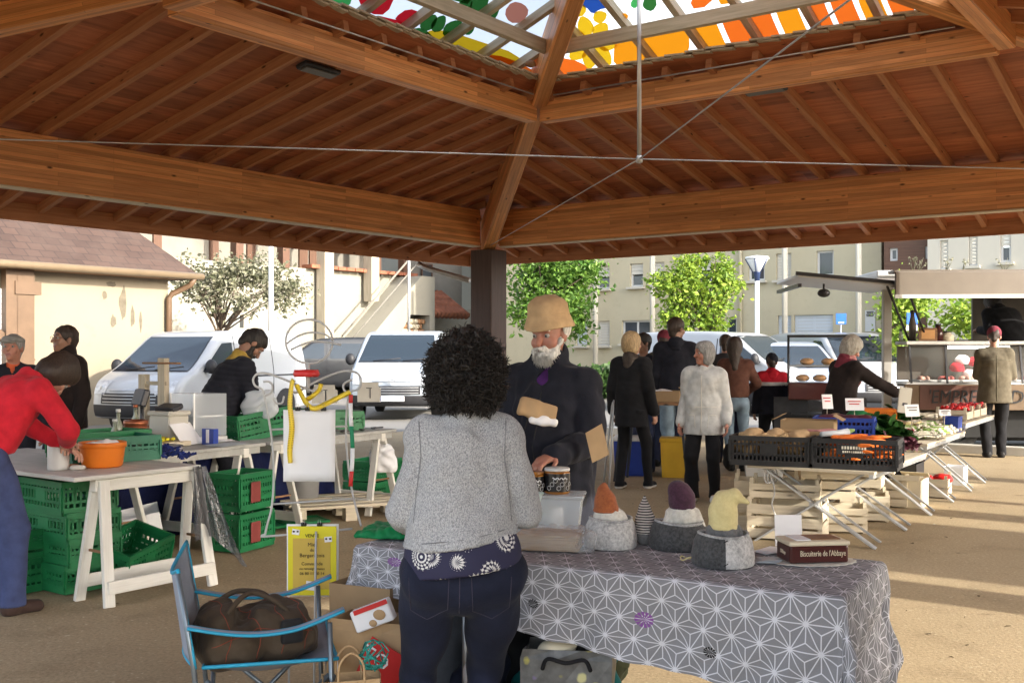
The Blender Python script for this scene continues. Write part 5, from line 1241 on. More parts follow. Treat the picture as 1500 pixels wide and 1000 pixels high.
person('man in red fleece and blue work trousers stooping over the white trestle table', (-2.84, 5.98, 0), RAD(-38), H=1.66, b=1.10, lean=34, q=.007, pitch=36, yaw=-8, neck=-.45, shw=.95, skin='skin_pale', top='c_red', hem=.535, thick=.018, legs='c_workblue', legth=.024, hair=('bob', 'h_brown'), armR=(.05, .36, .93), armL=(-.10, .42, .90), poleR=(1, -.1, -.25), poleL=(-.8, -.3, 0), footL=(-.16, -.16), footR=(.10, .02), shoes='leather_brown', pelv=(0, -.12), seed=26, collar='stand', fold=1.2, legcut=.05)
# ================================================================ shared stall furniture
def crate_proto(name, label, cat, w, d, h, m, nv=14, rows=(.0, .38, .72, 1.0), slat=.55, loc=(0, 0, 0), rz=0, group=None, hole=False):
    t = thing(name, label, cat, loc, rz, group)
    fl = MB().box((0, 0, .012), (w - .03, d - .03, .012)); fl.build('floor_panel', m, t)
    for ax in range(4):
        L = w if ax % 2 == 0 else d; o_ = (d if ax % 2 == 0 else w) / 2 - .006
        n = nv if ax % 2 == 0 else max(4, int(nv * d / w)); mb = MB(); Rm = RZ(ax * PI / 2)
        def bx(x, z, sx, sz, th=.010): mb.box(Rm @ V((x, -o_, z)), (sx, th, sz), Rm)
        bx(0, .022, L, .044, .012); bx(0, h - .018, L, .036, .018)
        for r in rows[1:-1]: bx(0, r * h, L, .016)
        st = L / n
        for i in range(n + 1): bx(-L / 2 + i * st * .999 + (.006 if i == 0 else -.006 if i == n else 0), h / 2, .012 if 0 < i < n else .03, h - .06)
        if ax % 2 == 1: bx(0, h * .80, .16, .02); bx(-.1, h * .62, .03, h * .4); bx(.1, h * .62, .03, h * .4)
        else: bx(0, h * .58, L * .22, h * .34, .011)
        if slat > .5:
            for z in (h * .30, h * .52, h * .74): bx(0, z, L, h * .11, .008)
        mb.build('side_panel', m, t)
    return t
def trestle(label, loc, rz, L=.72, h=.71, spread=.30, m='white_wood', group='white trestles of the left stall'):
    """beam along local x, feet spread along local y"""
    t = thing('trestle', label, 'trestle', loc, rz, group)
    MB().box((0, 0, h - .035), (L, .06, .07)).build('cross_beam', m, t, bev=.004)
    for s in (-1, 1):
        x = s * (L / 2 - .06)
        for q in (-1, 1): MB().beam((x + s * .012, q * .035, h - .01), (x + s * .05, q * spread, 0), .028, .065, (1, 0, 0)).build('leg', m, t, bev=.003)
        MB().beam((x + s * .03, -spread * .52, h * .42), (x + s * .03, spread * .52, h * .42), .012, .014).build('stay_chain', 'brown_wood', t)
    for q in (-1, 1): MB().beam((-L / 2, q * (spread * .86) + q * .022, .11), (L / 2, q * (spread * .86) + q * .022, .11), .022, .075).build('rail', m, t, bev=.003)
    return t
mat('table_grey', (.42, .42, .40), .6, .15, 7, stain=(.30, .28, .25)); woodmat('table_white', (.50, .49, .45), (.66, .65, .61), .55, False, 5)

# ================================================================ the patterned table in the foreground
TA = RAD(-29.1); TO = V((.343, 3.815, 0)); TL, TW, TZ = .875, .30, .735
def tw(x, y, z=0): q = RZ(TA) @ V((x, y, 0)); return TO + q + V((0, 0, z))
tb = thing('folding_table', 'folding table with tubular legs hidden under the grey star-patterned cloth', 'table', TO, TA)
MB().box((0, 0, TZ - .02), (TL * 2 - .01, TW * 2 - .01, .035)).build('table_top', 'table_grey', tb, bev=.006)
for sx in (-.46, .70):
    for sy in (-1, 1): MB().tube([(sx, sy * .22, 0), (sx, sy * .22, TZ - .04)], .013, 10).build('leg', 'galv', tb)
    MB().tube([(sx, -.22, .12), (sx, .22, .12)], .010, 8).build('leg_brace', 'galv', tb)
m, nt, b = newmat('star_cloth'); tc = nd(nt, 'ShaderNodeTexCoord'); sp = nd(nt, 'ShaderNodeSeparateXYZ'); nt.links.new(tc.outputs['UV'], sp.inputs[0])
A_ = .091; H_ = A_ * .8660254
def lin(nx, ny): return mth(nt, 'ADD', mth(nt, 'MULTIPLY', sp.outputs[0], nx / H_), mth(nt, 'MULTIPLY', sp.outputs[1], ny / H_))
f = [mth(nt, 'FRACT', mth(nt, 'ADD', lin(nx, ny), 200.0)) for nx, ny in ((0, 1), (.8660254, -.5), (-.8660254, -.5))]
two = mth(nt, 'GREATER_THAN', mth(nt, 'ADD', mth(nt, 'ADD', f[0], f[1]), f[2]), 1.5)
lam = [mth(nt, 'ABSOLUTE', mth(nt, 'SUBTRACT', two, x)) for x in f]
mn = mth(nt, 'MINIMUM', mth(nt, 'MINIMUM', lam[0], lam[1]), lam[2]); mx_ = mth(nt, 'MAXIMUM', mth(nt, 'MAXIMUM', lam[0], lam[1]), lam[2])
mid = mth(nt, 'SUBTRACT', mth(nt, 'SUBTRACT', 1.0, mn), mx_)
e1 = mth(nt, 'LESS_THAN', mn, .021); e2 = mth(nt, 'LESS_THAN', mth(nt, 'SUBTRACT', mid, mn), .037); e3 = mth(nt, 'GREATER_THAN', mx_, .90)
pat = mth(nt, 'MAXIMUM', mth(nt, 'MAXIMUM', e1, e2), e3)
n_ = noisetex(nt, tc.outputs['UV'], 300, 2)
base = mixc(nt, n_, (.215, .215, .232, 1), (.285, .285, .305, 1)); wh = mixc(nt, n_, (.60, .60, .66, 1), (.74, .74, .78, 1))
col = mixc(nt, pat, base, wh)
def dotat(u, v_, r, cc, col):
    dx = mth(nt, 'SUBTRACT', sp.outputs[0], u); dy = mth(nt, 'SUBTRACT', sp.outputs[1], v_)
    d = mth(nt, 'SQRT', mth(nt, 'ADD', mth(nt, 'MULTIPLY', dx, dx), mth(nt, 'MULTIPLY', dy, dy)))
    an = mth(nt, 'SINE', mth(nt, 'MULTIPLY', mth(nt, 'ARCTAN2', dy, dx), 12)); k = mth(nt, 'MULTIPLY', mth(nt, 'LESS_THAN', d, r), mth(nt, 'GREATER_THAN', mth(nt, 'ADD', an, mth(nt, 'MULTIPLY', d, 25)), -.1))
    return mixc(nt, k, col, cc)
for u, v_, r, cc in ((.26, -.475, .030, (.25, .10, .33, 1)), (.475, -.545, .020, (.03, .03, .03, 1)), (-.70, -.40, .030, (.25, .10, .33, 1)), (-.13, -.49, .02, (.03, .03, .03, 1))): col = dotat(u, v_, r, cc, col)
nt.links.new(col, b.inputs['Base Color']); b.inputs['Roughness'].default_value = .9; b.inputs['Specular IOR Level'].default_value = .1; bump(nt, b, n_, .15, .002)
XL, XR, YF, YB = .30, .56, .34, .2
def clothpt(u, v_):
    x = -TL - XL + (2 * TL + XL + XR) * u; y = -TW - YF + (2 * TW + YF + YB) * v_
    return x, y
def fcloth(u, v_):
    x, y = clothpt(u, v_)
    k = .5 + .5 * max(-1, min(1, x / TL)); yy = y
    if y < -TW: yy = -TW + (y + TW) * (.165 + .20 * k) / YF         # hem hangs lower to the right
    ex = max(0, abs(x) - TL) * (1 if x > 0 else -1); ey = min(0, yy + TW) + max(0, yy - TW)
    cx = max(-TL, min(TL, x)); cy = max(-TW, min(TW, yy)); e = math.hypot(ex, ey)
    z = TZ + .004 + .0015 * math.sin(x * 9 + yy * 4)
    if e > 0:
        r0 = .016; dx, dy = ex / e, ey / e; a = min(e / r0, PI / 2)
        corner = min(abs(ex), abs(ey))
        outw = r0 * math.sin(a) + corner * .24 * (1 - .35 * e) + .016 * math.sin(x * 15 + 1.5 * math.sin(x * 6) + yy * 4) * min(1, e * 5) + .007 * math.sin((x - yy) * 41) * min(1, e * 4)
        z -= r0 * (1 - math.cos(a)) + max(0, e - r0 * PI / 2) * .985
        cx += dx * outw; cy += dy * outw
    return tw(cx, cy, max(z, .02)) - TO
cl = MB().grid(fcloth, 150, 70, 0, True, lambda u, v_: clothpt(u, v_)).build('tablecloth', 'star_cloth', None, TO)
tag(cl, 'grey tablecloth with white star lattice draped over the front table', 'tablecloth')
ZT_ = TZ + .008
def on(px, py): return G(px, py, ZT_)
# --- biscuit tin
mat('tin_maroon', (.07, .018, .016), .3, .1, 6, coat=.4); mat('cream', (.72, .64, .48), .5, .06, 6); mat('lace', (.72, .70, .64), .8, .08, 20)
p = on(1197, 826); p.y += .06
tn = thing('biscuit_tin', 'maroon biscuit tin with cream lid and old-style lettering on a lace doily', 'tin', p, RAD(7))
MB().box((0, 0, .033), (.205, .125, .058)).build('tin_box', 'tin_maroon', tn, bev=.008, seg=2)
ld = MB().box((0, 0, .069), (.213, .133, .016)).build('lid', 'cream', tn, bev=.006, seg=2)
MB().box((.025, .01, .0785), (.12, .09, .003)).build('lid_picture', 'brown_wood', ld); MB().box((-.05, .0, .0795), (.05, .10, .004)).build('lid_picture', 'white_paper', ld)
text('tin_lettering', "Biscuiterie de l'Abbaye", .027, tn, (.012, -.0632, .036), (PI / 2, 0, 0), 'cream', xs=.64)
text('tin_lettering', "L'Abbaye", .018, tn, (-.1032, 0, .034), (PI / 2, 0, -PI / 2), 'cream', xs=.7)
dl = MB(); n = 44
dl.add([(.145 * math.cos(2 * PI * i / n) * (1 + .05 * (i % 2)), .098 * math.sin(2 * PI * i / n) * (1 + .07 * (i % 2)), .001) for i in range(n)], [tuple(range(n))]); dl.build('doily', 'lace', tn, solid=.002)
cd = MB().box((0, 0, .058), (.098, .003, .112), RX(-.12)).build('note_card', 'white_paper', None, on(1172, 812) + V((0, .16, .0))); tag(cd, 'white note card propped upright behind the biscuit tin', 'card')
for i, (px, py, r, lab, mm) in enumerate(((1128, 808, .5, 'white leaflet lying beside the two-tone felt basket', 'white_paper'), (1122, 822, -.2, 'grey business cards in a small pile by the biscuit tin', 'shutter_pale'))):
    lf = MB(); 
    for k in range(4): lf.box((.004 * k, .003 * k, .002 + .002 * k), (.10 - .03 * i, .07, .0014), r + .12 * k)
    tag(lf.build('leaflet' if i == 0 else 'card_pile', mm, None, on(px, py)), lab, 'paper')
# --- felt baskets
def feltmat(n, c, d):
    m, nt, b = newmat(n); v = coords(nt); a = noisetex(nt, v, 95, 4, .75); a2 = noisetex(nt, v, 24, 4, .7)
    nt.links.new(ramp(nt, mth(nt, 'ADD', mth(nt, 'MULTIPLY', a, .6), mth(nt, 'MULTIPLY', a2, .4)), [(.38, d), (.6, c)]), b.inputs['Base Color']); b.inputs['Roughness'].default_value = .95; b.inputs['Sheen Weight'].default_value = .15; bump(nt, b, a, .3 if 'felt' in n else .1, .004)
feltmat('felt_light', (.62, .61, .60), (.30, .30, .30)); feltmat('felt_dark', (.09, .092, .095), (.035, .036, .038)); feltmat('felt_rim', (.50, .50, .50), (.25, .25, .25))
def basket(label, p, r, h, m1, m2=None, rz=0, sq=1.0):
    t = thing('felt_basket', label, 'basket', p, rz, 'felt baskets on the front table')
    prof = [(r * .97, 0), (r * 1.0, .004), (r * 1.01, h * .3), (r * .93, h * .75), (r * .80, h), (r * .76, h + .002), (r * .76, h * .96), (r * .9, h * .4), (r * .9, .008), (.0, .008)]
    mb = MB().lathe(prof, 48, cap=False); mb.v = [(x * (1 + .02 * math.sin(3 * math.atan2(y, x))), y * sq, z + .004 * math.sin(2 * math.atan2(y, x) + 1) * (z / h)) for x, y, z in mb.v]
    mb.add([(r * .97 * math.cos(2 * PI * i / 24), r * sq * .97 * math.sin(2 * PI * i / 24), .001) for i in range(24)], [tuple(range(24))[::-1]])
    if m2: mb.m = [1 if (mb.v[f[0]][0] + mb.v[f[2]][0]) > .0 else 0 for f in mb.f]
    mb.build('basket_body', [m1, m2 or m1], t)
    rim = MB().tube([(r * .785 * math.cos(2 * PI * i / 40), r * sq * .785 * math.sin(2 * PI * i / 40), h + .001 + .004 * math.sin(4 * PI * i / 40 + 1)) for i in range(40)], .005, 6, closed=True); rim.build('rim', 'felt_rim', t)
    if m2:
        st = MB()
        for k in range(7): st.tube([(-.007, -r * sq * 1.0 + .0 + .018 * (k / 7), .012 + h * .12 * k), (.007, -r * sq * 1.0 + .0 + .018 * (k / 7), .02 + h * .12 * k)], .0018, 4)
        st.build('stitching', 'black_cloth', t)
    return t
pb1 = on(898, 806) + V((0, .09, 0)); basket('round basket of pale grey felt holding the rust-hatted gnome', pb1, .096, .10, 'felt_light')
pb2 = on(1001, 808) + V((0, .10, 0)); basket('round basket of dark charcoal felt holding the plum-hatted gnome', pb2, .108, .092, 'felt_dark')
pb3 = on(1068, 834) + V((0, .10, 0)); basket('felt basket half dark half light with stitched seam, holding the yellow-hatted gnome', pb3, .104, .10, 'felt_dark', 'felt_light', RAD(-6))
# --- gnomes (soft toys with pointed hats)
feltmat('plush_rust', (.40, .12, .04), (.28, .08, .03)); feltmat('plush_plum', (.075, .028, .055), (.045, .016, .03)); feltmat('plush_yellow', (.74, .64, .32), (.66, .56, .27)); feltmat('plush_white', (.74, .72, .66), (.58, .56, .50)); feltmat('plush_grey', (.17, .17, .175), (.11, .11, .11))
m, nt, b = newmat('plaid_knit'); v = coords(nt, 'Object', (1, 1, 1)); wv = nd(nt, 'ShaderNodeTexWave'); wv.inputs['Scale'].default_value = 34; wv.bands_direction = 'Z'; wv.inputs['Distortion'].default_value = 1.2; nt.links.new(v, wv.inputs[0])
w2 = nd(nt, 'ShaderNodeTexWave'); w2.inputs['Scale'].default_value = 75; w2.bands_direction = 'X'; nt.links.new(v, w2.inputs[0]); ff = mth(nt, 'ADD', mth(nt, 'MULTIPLY', wv.outputs[1], .7), mth(nt, 'MULTIPLY', w2.outputs[1], .3))
nt.links.new(ramp(nt, ff, [(.3, (.03, .03, .035)), (.45, (.22, .16, .14)), (.6, (.66, .62, .58))]), b.inputs['Base Color']); b.inputs['Roughness'].default_value = .95; bump(nt, b, ff, .5, .004)
def gnome(label, p, hatm, bodym, pts, body_r, arms=True, beardm=None):
    t = thing('gnome_toy', label, 'soft toy', p, 0, 'gnome soft toys')
    X = Blob(); X.ell((0, 0, body_r * .8), (body_r, body_r * .9, body_r * .95), .02)
    if arms:
        for s in (-1, 1): X.cap((s * body_r * .75, -.01, body_r * 1.1), (s * body_r * .98, -.02, body_r * .3), body_r * .30, body_r * .34, .008)
    X.dis.append(folds(3, 90, .002)); blobobj('body', X, .004, bodym, t)
    X = Blob()
    for (a, ra), (b_, rb) in zip(pts, pts[1:]): X.cap(a, b_, ra, rb, .015)
    X.plane((0, 0, -1), -pts[0][0][2]); X.dis.append(folds(7, 50, .0012)); blobobj('hat', X, .004, hatm, t)
    if beardm: X = Blob(); X.ell((-.012, -body_r * .82, body_r * 1.25), (.03, .016, .035), .01); X.ell((-.012, -body_r * .95, body_r * 1.5), (.011, .011, .011), .004); blobobj('face', X, .004, beardm, t)
    return t
k_ = 1 / 1575
gnome('gnome with rust-coloured hat, white body, leaning in the pale felt basket', pb1 + V((-.005, 0, .055)), 'plush_rust', 'plush_white', [((-.012, 0, .070), .050), ((-.016, 0, .115), .036), ((-.022, .0, .150), .018), ((-.018, 0, .170), .008)], .055)
pg = on(948, 800) + V((0, .06, 0)); gnome('gnome with black and white plaid pointed hat, half behind the charcoal basket', pg, 'plaid_knit', 'plush_grey', [((0, 0, .04), .044), ((0, 0, .085), .036), ((-.002, 0, .13), .020), ((-.002, 0, .172), .006)], .04, False)
gnome('gnome with plum hat and cream body sitting in the charcoal basket', pb2 + V((.012, 0, .06)), 'plush_plum', 'plush_white', [((0, 0, .080), .047), ((-.002, 0, .115), .046), ((-.012, 0, .142), .036), ((-.02, -.0, .150), .03)], .060)
gnome('gnome with yellow hat bent to a point and grey body in the two-tone basket', pb3 + V((0, -.0, .055)), 'plush_yellow', 'plush_grey', [((0, 0, .062), .050), ((.0, 0, .12), .046), ((.006, 0, .155), .036), ((.034, -.012, .174), .021), ((.078, -.02, .152), .006)], .056)
yw = MB(); yw.tube([V((.03 * math.cos(a), .018 * math.sin(a), .012 + .006 * math.sin(3 * a))) for a in [2 * PI * i / 20 for i in range(20)]], .0022, 5, closed=True); yw.tube([V((.025, .0, .01)), V((.04, -.012, .004)), V((.052, -.005, .004))], .0022, 5)
tag(yw.build('cord_loop', 'plush_yellow', None, on(1010, 822)), 'small loop of yellow cord lying before the charcoal basket', 'cord')
# --- plastic box with honey jars, paper stack
m, nt, b = newmat('clear_plastic'); b.inputs['Base Color'].default_value = (.80, .86, .92, 1); b.inputs['Roughness'].default_value = .25; b.inputs['Alpha'].default_value = .34; b.inputs['Specular IOR Level'].default_value = .6
m, nt, b = newmat('thin_film'); b.inputs['Base Color'].default_value = (.75, .78, .80, 1); b.inputs['Roughness'].default_value = .18; b.inputs['Alpha'].default_value = .30; b.inputs['Specular IOR Level'].default_value = .9; bump(nt, b, noisetex(nt, coords(nt), 26, 4), .8, .02)
pc = on(812, 778) + V((0, .10, 0)); bxp = thing('storage_box', 'clear plastic storage box with lid behind the kraft paper stack', 'box', pc, RAD(-8))
def tub(w, d, h, t=.004, tap=.88):
    mb = MB()
    for s0, s1, z0, z1 in ((tap, 1, .002, h), (tap - .04, .97, .006, h)):
        q = [V((x * w / 2 * s0, y * d / 2 * s0, z0)) for x, y in ((-1, -1), (1, -1), (1, 1), (-1, 1))] + [V((x * w / 2 * s1, y * d / 2 * s1, z1)) for x, y in ((-1, -1), (1, -1), (1, 1), (-1, 1))]
        mb.add(q, [(0, 1, 5, 4), (1, 2, 6, 5), (2, 3, 7, 6), (3, 0, 4, 7), (3, 2, 1, 0)])
    return mb
tub(.235, .17, .125).build('tub', 'clear_plastic', bxp); MB().box((0, 0, .131), (.255, .19, .014)).build('lid', 'clear_plastic', bxp, bev=.004)
MB().lathe([(.05, .004), (.052, .07), (.03, .085), (.0, .085)], 20, (-.01, 0, 0)).build('jar_inside', 'white_paper', bxp)
mat('jar_black', (.02, .02, .022), .25, .2, 8, spec=.6); mat('honey', (.30, .12, .02), .15, .1, 6, spec=.6)
def jar(label, p, r, h, lidm):
    t = thing('honey_jar', label, 'jar', p, .2, 'honey jars on the storage box')
    MB().lathe([(r * .9, 0), (r, .004), (r, h * .82), (r * .92, h * .88)], 28).build('glass', 'honey', t)
    MB().lathe([(r * 1.012, h * .10), (r * 1.012, h * .80)], 28, cap=False).build('label', 'jar_black', t)
    MB().lathe([(r * .95, h * .88), (r * .98, h * .89), (r * .98, h - .003), (r * .93, h), (0, h)], 28).build('lid', lidm, t)
    mk = MB()
    for k in range(8):
        a = -PI / 2 - .9 + .26 * k; z = h * (.25 + .09 * (k % 3) * 1.6); q = V((math.cos(a) * r * 1.02, math.sin(a) * r * 1.02, z)); tx = V((-math.sin(a), math.cos(a), 0))
        pts = [q + tx * .009 * math.cos(c) + V((0, 0, .009 * math.sin(c))) for c in [PI / 3 * i + .5 for i in range(6)]]; mk.tube(pts, .0008, 4, closed=True)
    mk.tube([V((math.cos(a) * r * 1.022, math.sin(a) * r * 1.022, h * .62 + .004 * math.sin(a * 20))) for a in [-PI / 2 - .6 + .08 * i for i in range(16)]], .0022, 4)
    mk.build('label_drawing', 'white_paper', t)
jar('honey jar with black honeycomb label and white lid on the plastic box', pc + V((.015, -.01, .139)), .052, .103, 'pvc_white')
jar('honey jar with black label, partly behind the woman, tagged with kraft paper', pc + V((-.085, -.02, .139)), .048, .088, 'honey')
ps = thing('paper_stack', 'stack of brown kraft bags in a loose clear plastic sleeve on the table', 'paper', on(806, 806) + V((0, .07, 0)), RAD(-10)); st = MB()
for i in range(13): st.box((rnd.uniform(-.006, .006), rnd.uniform(-.005, .005), .003 + .0042 * i), (.22, .16, .0036), rnd.uniform(-.05, .05))
st.build('kraft_sheets', 'kraft', ps)
X = Blob(); X.rbox((.02, 0, .03), (.155, .095, .040), .03); X.dis.append(folds(31, 70, .006)); X.plane((0, 0, -1), -.001); blobobj('plastic_sleeve', X, .005, 'thin_film', ps)
# --- green folded bags, pale tub
X = Blob(); X.rbox((0, 0, .012), (.19, .125, .014), .012); X.rbox((.05, 0, .034), (.115, .105, .012), .012, .01, RY(-.10)); X.ell((-.10, -.05, .02), (.07, .06, .018), .02); X.dis.append(folds(12, 48, .006)); X.plane((0, 0, -1), 0)
cloth('bag_green', (.012, .22, .075), .45, .2, 14, .4, 60); gb = blobobj('folded_bag', X, .005, 'bag_green', None, None, None, tw(-.80, -.06, ZT_ + .002)); gb.rotation_euler = (0, 0, RAD(-12)); tag(gb, 'folded green plastic bags lying on the left end of the star cloth', 'bag')
mat('tub_pale', (.52, .66, .66), .3, .05, 4); pt_ = tw(-.50, .14, ZT_); tp = thing('plastic_tub', 'pale blue-green plastic tub beside the woman in grey', 'tub', pt_, RAD(-20)); tub(.24, .2, .15, tap=.72).build('tub', 'tub_pale', tp); MB().tube([(x * .12, y * .10, .15) for x, y in ((-1, -1), (1, -1), (1, 1), (-1, 1))], .006, 6, closed=True).build('rim', 'tub_pale', tp)
# --- kraft bags held by the bucket-hat man
def packet(name, label, p, rot, w, h, d, m='kraft', cat='paper bag'):
    X = Blob(); X.rbox((0, 0, 0), (w / 2, d / 2, h / 2), d * .4); X.dis.append(folds(len(label), 40, .004)); o = blobobj(name, X, .006, m, None, None, None, p); o.rotation_euler = rot; return tag(o, label, cat)
packet('paper_bag', 'brown kraft bag held against the chest of the bucket-hat man', P(788, 601, 4.57), (RAD(-20), RAD(16), RAD(8)), .17, .085, .035)
packet('paper_packet', 'crumpled white paper packet under the kraft bag in the man\'s hands', P(795, 616, 4.56), (RAD(-10), RAD(12), RAD(4)), .13, .04, .04, 'white_paper')
ke = MB().prism([(-.045, -.07), (.035, -.06), (.05, .075), (-.03, .06)], .008, frame((0, 0, 0), (1, 0, .35), (-.35, .1, 1))).build('kraft_envelope', 'kraft', None, P(874, 650, 4.62)); tag(ke, 'flat kraft envelope tucked under the arm of the navy coat', 'envelope')

def smooth(pts, n=6):
    pts = [V(p) for p in pts]; o = []
    for i in range(len(pts) - 1):
        p0, p1, p2, p3 = pts[max(i - 1, 0)], pts[i], pts[i + 1], pts[min(i + 2, len(pts) - 1)]
        for k in range(n):
            t = k / n; o.append(.5 * ((2 * p1) + (p2 - p0) * t + (2 * p0 - 5 * p1 + 4 * p2 - p3) * t * t + (3 * p1 - p0 - 3 * p2 + p3) * t ** 3))
    return o + [pts[-1]]
# ================================================================ camp chair with duffel bag
mat('sling_grey', (.24, .27, .34), .8, .12, 12, bmp=.3, bscale=200); mat('piping_cyan', (.02, .27, .44), .6, .1, 8); mat('tube_grey', (.16, .19, .22), .35, .1, 6, .6)
CC = V((-.83, 3.66, 0)); CR = RAD(-76)
ch = thing('camp_chair', 'grey folding camp chair with cyan piping carrying the brown duffel bag', 'chair', CC, CR)
w2_, zs, za = .265, .465, .645
def tb_(nm, pts, r=.0092): return MB().tube(pts, r, 10).build(nm, 'tube_grey', ch)
for s in (-1, 1):
    tb_('back_post', [(s * w2_, -.20, .02), (s * (w2_ + .012), -.25, .5), (s * (w2_ + .02), -.30, .82)]); tb_('front_post', [(s * w2_, .22, .02), (s * (w2_ + .02), .21, .3), (s * (w2_ + .035), .20, .63)])
    tb_('side_brace', [(s * w2_, -.19, .06), (s * (w2_ + .01), .20, zs - .02)]); tb_('side_brace', [(s * (w2_ - .012), .21, .06), (s * (w2_ - .012), -.21, zs - .02)])
    for y in (-.20, .22): MB().lathe([(.018, 0), (.018, .03), (.012, .035)], 10, (s * w2_, y, 0)).build('rubber_foot', 'rubber', ch)
    def ar(u, v_): return V((s * (w2_ + .02 + .035 * (v_ - .5)), -.27 + .52 * u, za + .015 * u - .045 * math.sin(u * PI) + .05 * (u > .7) * (u - .7) - .012 * abs(v_ - .5)))
    a_ = MB().grid(ar, 16, 4).build('armrest', 'sling_grey', ch, solid=.006)
    for v_ in (0, 1): MB().tube([ar(i / 16, v_) for i in range(17)], .006, 6).build('piping', 'piping_cyan', a_)
for y in (-.21, .215): tb_('cross_brace', [(-w2_, y, .06), (w2_, y, zs - .03)]); tb_('cross_brace', [(w2_, y + .012, .06), (-w2_, y + .012, zs - .03)])
def seat(u, v_): return V(((u - .5) * 2 * w2_, -.22 + .45 * v_, zs + .02 - .075 * math.sin(u * PI) * math.sin(v_ * PI * .8 + .5) + .02 * abs(u - .5)))
s_ = MB().grid(seat, 14, 14).build('seat', 'sling_grey', ch, solid=.005)
MB().tube([seat(i / 14, 0) for i in range(15)] + [seat(1, i / 14) for i in range(1, 15)] + [seat(1 - i / 14, 1) for i in range(1, 15)] + [seat(0, 1 - i / 14) for i in range(1, 14)], .007, 6, closed=True).build('piping', 'piping_cyan', s_)
def back(u, v_): return V(((u - .5) * 2 * (w2_ + .015), -.245 - .055 * v_ - .05 * math.sin(u * PI) * (1 - .3 * v_), (.50) + (.33 + .0 - .05 * math.sin(u * PI)) * v_))
bk_ = MB().grid(back, 14, 12).build('backrest', 'sling_grey', ch, solid=.005)
MB().tube([back(i / 14, 0) for i in range(15)] + [back(1, i / 12) for i in range(1, 13)] + [back(1 - i / 14, 1) for i in range(1, 15)] + [back(0, 1 - i / 12) for i in range(1, 12)], .007, 6, closed=True).build('piping', 'piping_cyan', bk_)
MB().box((.05, .245, zs - .045), (.06, .003, .05)).build('care_tag', 'white_paper', ch)
cloth('bag_brown', (.062, .046, .032), .7, .25, 7, .3, 60); cloth('bag_pocket', (.022, .022, .024), .7); cloth('thread_red', (.22, .05, .03), .7)
bg_ = thing('duffel_bag', 'brown canvas duffel bag with red stitching slumped on the camp chair', 'bag', CC + V((-.045, -.03, zs - .02)), CR + PI / 2 + .28)
X = Blob(); X.rbox((0, 0, .085), (.205, .15, .088), .07); X.ell((-.11, 0, .175), (.075, .11, .055), .05); X.ell((.07, .01, .155), (.14, .12, .045), .05); X.ell((.19, -.02, .07), (.05, .12, .06), .04); X.cap((-.04, -.2, .19), (-.035, .2, .205), .022, .022, .03, None, True)
X.dis.append(folds(51, 17, .011, 6)); X.dis.append(folds(52, 42, .0045, 6)); X.plane((0, 0, -1), 0); bo_ = blobobj('bag_body', X, .006, 'bag_brown', bg_)
for c in (-.13, -.02, .075, .165): drape('stitching', bo_, bg_, [(c + .012 * math.sin(5 * th_), .7 * math.cos(th_), .09 + .7 * math.sin(th_)) for th_ in [-.3 + (PI + .6) * i / 24 for i in range(25)]], ('x', (0, 0, .09)), 'thread_red', .0015, 3)
for z in (.13,): drape('stitching', bo_, bg_, [(-.19, -1, z - .03), (-.02, -1, z + .015), (.19, -1, z - .02)], (0, 1, 0), 'thread_red', .0015, 10)
X = Blob(); X.rbox((.10, -.155, .125), (.042, .014, .045), .012); blobobj('pocket', X, .006, 'bag_pocket', bg_)
for s in (-1, 1): MB().tube(smooth([(-.12, s * .09, .20), (-.06, s * .055, .245), (.0, s * .02, .25), (.06, s * .06, .225), (.11, s * .09, .18)]), .010, 8).build('handle', 'bag_brown', bg_)

ch.scale = (.93,) * 3; bg_.scale = (.90,) * 3; bg_.location.z -= .03
# ================================================================ wire display stand, tapes, poster
YS = 4.42
def sp_(px, py, d=0.): return P(px, py, YS + d) - V((P(455, 700, YS).x, YS, 0))
ws_ = thing('wire_stand', 'white wire display stand with curled top loops and round hoop above', 'display stand', V((P(455, 700, YS).x, YS, 0)))
WR = .0046
def wire(nm, pts, d=0., r=WR): return MB().tube(smooth([sp_(x, y, d) for x, y in pts]), r, 8).build(nm, 'white_wire', ws_)
wire('side_wire', [(516, 774), (392, 785), (389, 781), (391, 770), (398, 742), (401, 700), (399, 650), (393, 610), (387, 580), (384, 570), (374, 565), (371, 555), (378, 547), (392, 547), (410, 553), (432, 562), (460, 573), (473, 571)])
wire('loop_wire', [(387, 580), (397, 575), (399, 565), (394, 559), (386, 559)])
wire('side_wire', [(529, 770), (522, 745), (515, 715), (510, 680), (507, 640), (508, 600), (513, 575), (525, 570), (529, 560), (524, 547), (508, 543), (490, 547), (468, 556), (448, 567), (434, 575), (426, 571)], .012)
wire('loop_wire', [(513, 575), (505, 572), (503, 564), (508, 559), (516, 556)], .012)
for a, b_ in (((397, 629), (509, 624)), ((400, 738), (517, 730))): MB().tube([sp_(*a, .006), sp_(*b_, .006)], WR * .9, 8).build('rail', 'white_wire', ws_)
hc_ = sp_(453, 500, .01); MB().tube([hc_ + V((.093 * math.cos(a), .02 * math.cos(a), .09 * math.sin(a))) for a in [2 * PI * i / 40 for i in range(40)]], WR, 8, closed=True).build('hoop', 'white_wire', ws_)
wire('hoop_wire', [(420, 503), (437, 492), (455, 487), (474, 489), (487, 497)], .012, .004); wire('hoop_wire', [(426, 512), (450, 502), (470, 500), (500, 505)], .012, .004)
MB().tube([sp_(451, 532, .01), sp_(451, 575, .01)], .009, 8).build('stem', 'white_wire', ws_); MB().lathe([(.0, .02), (.05, .018), (.055, .0), (.05, -.01), (.0, -.01)], 20, sp_(449, 548, .01)).build('red_cap', 'red_paint', ws_)
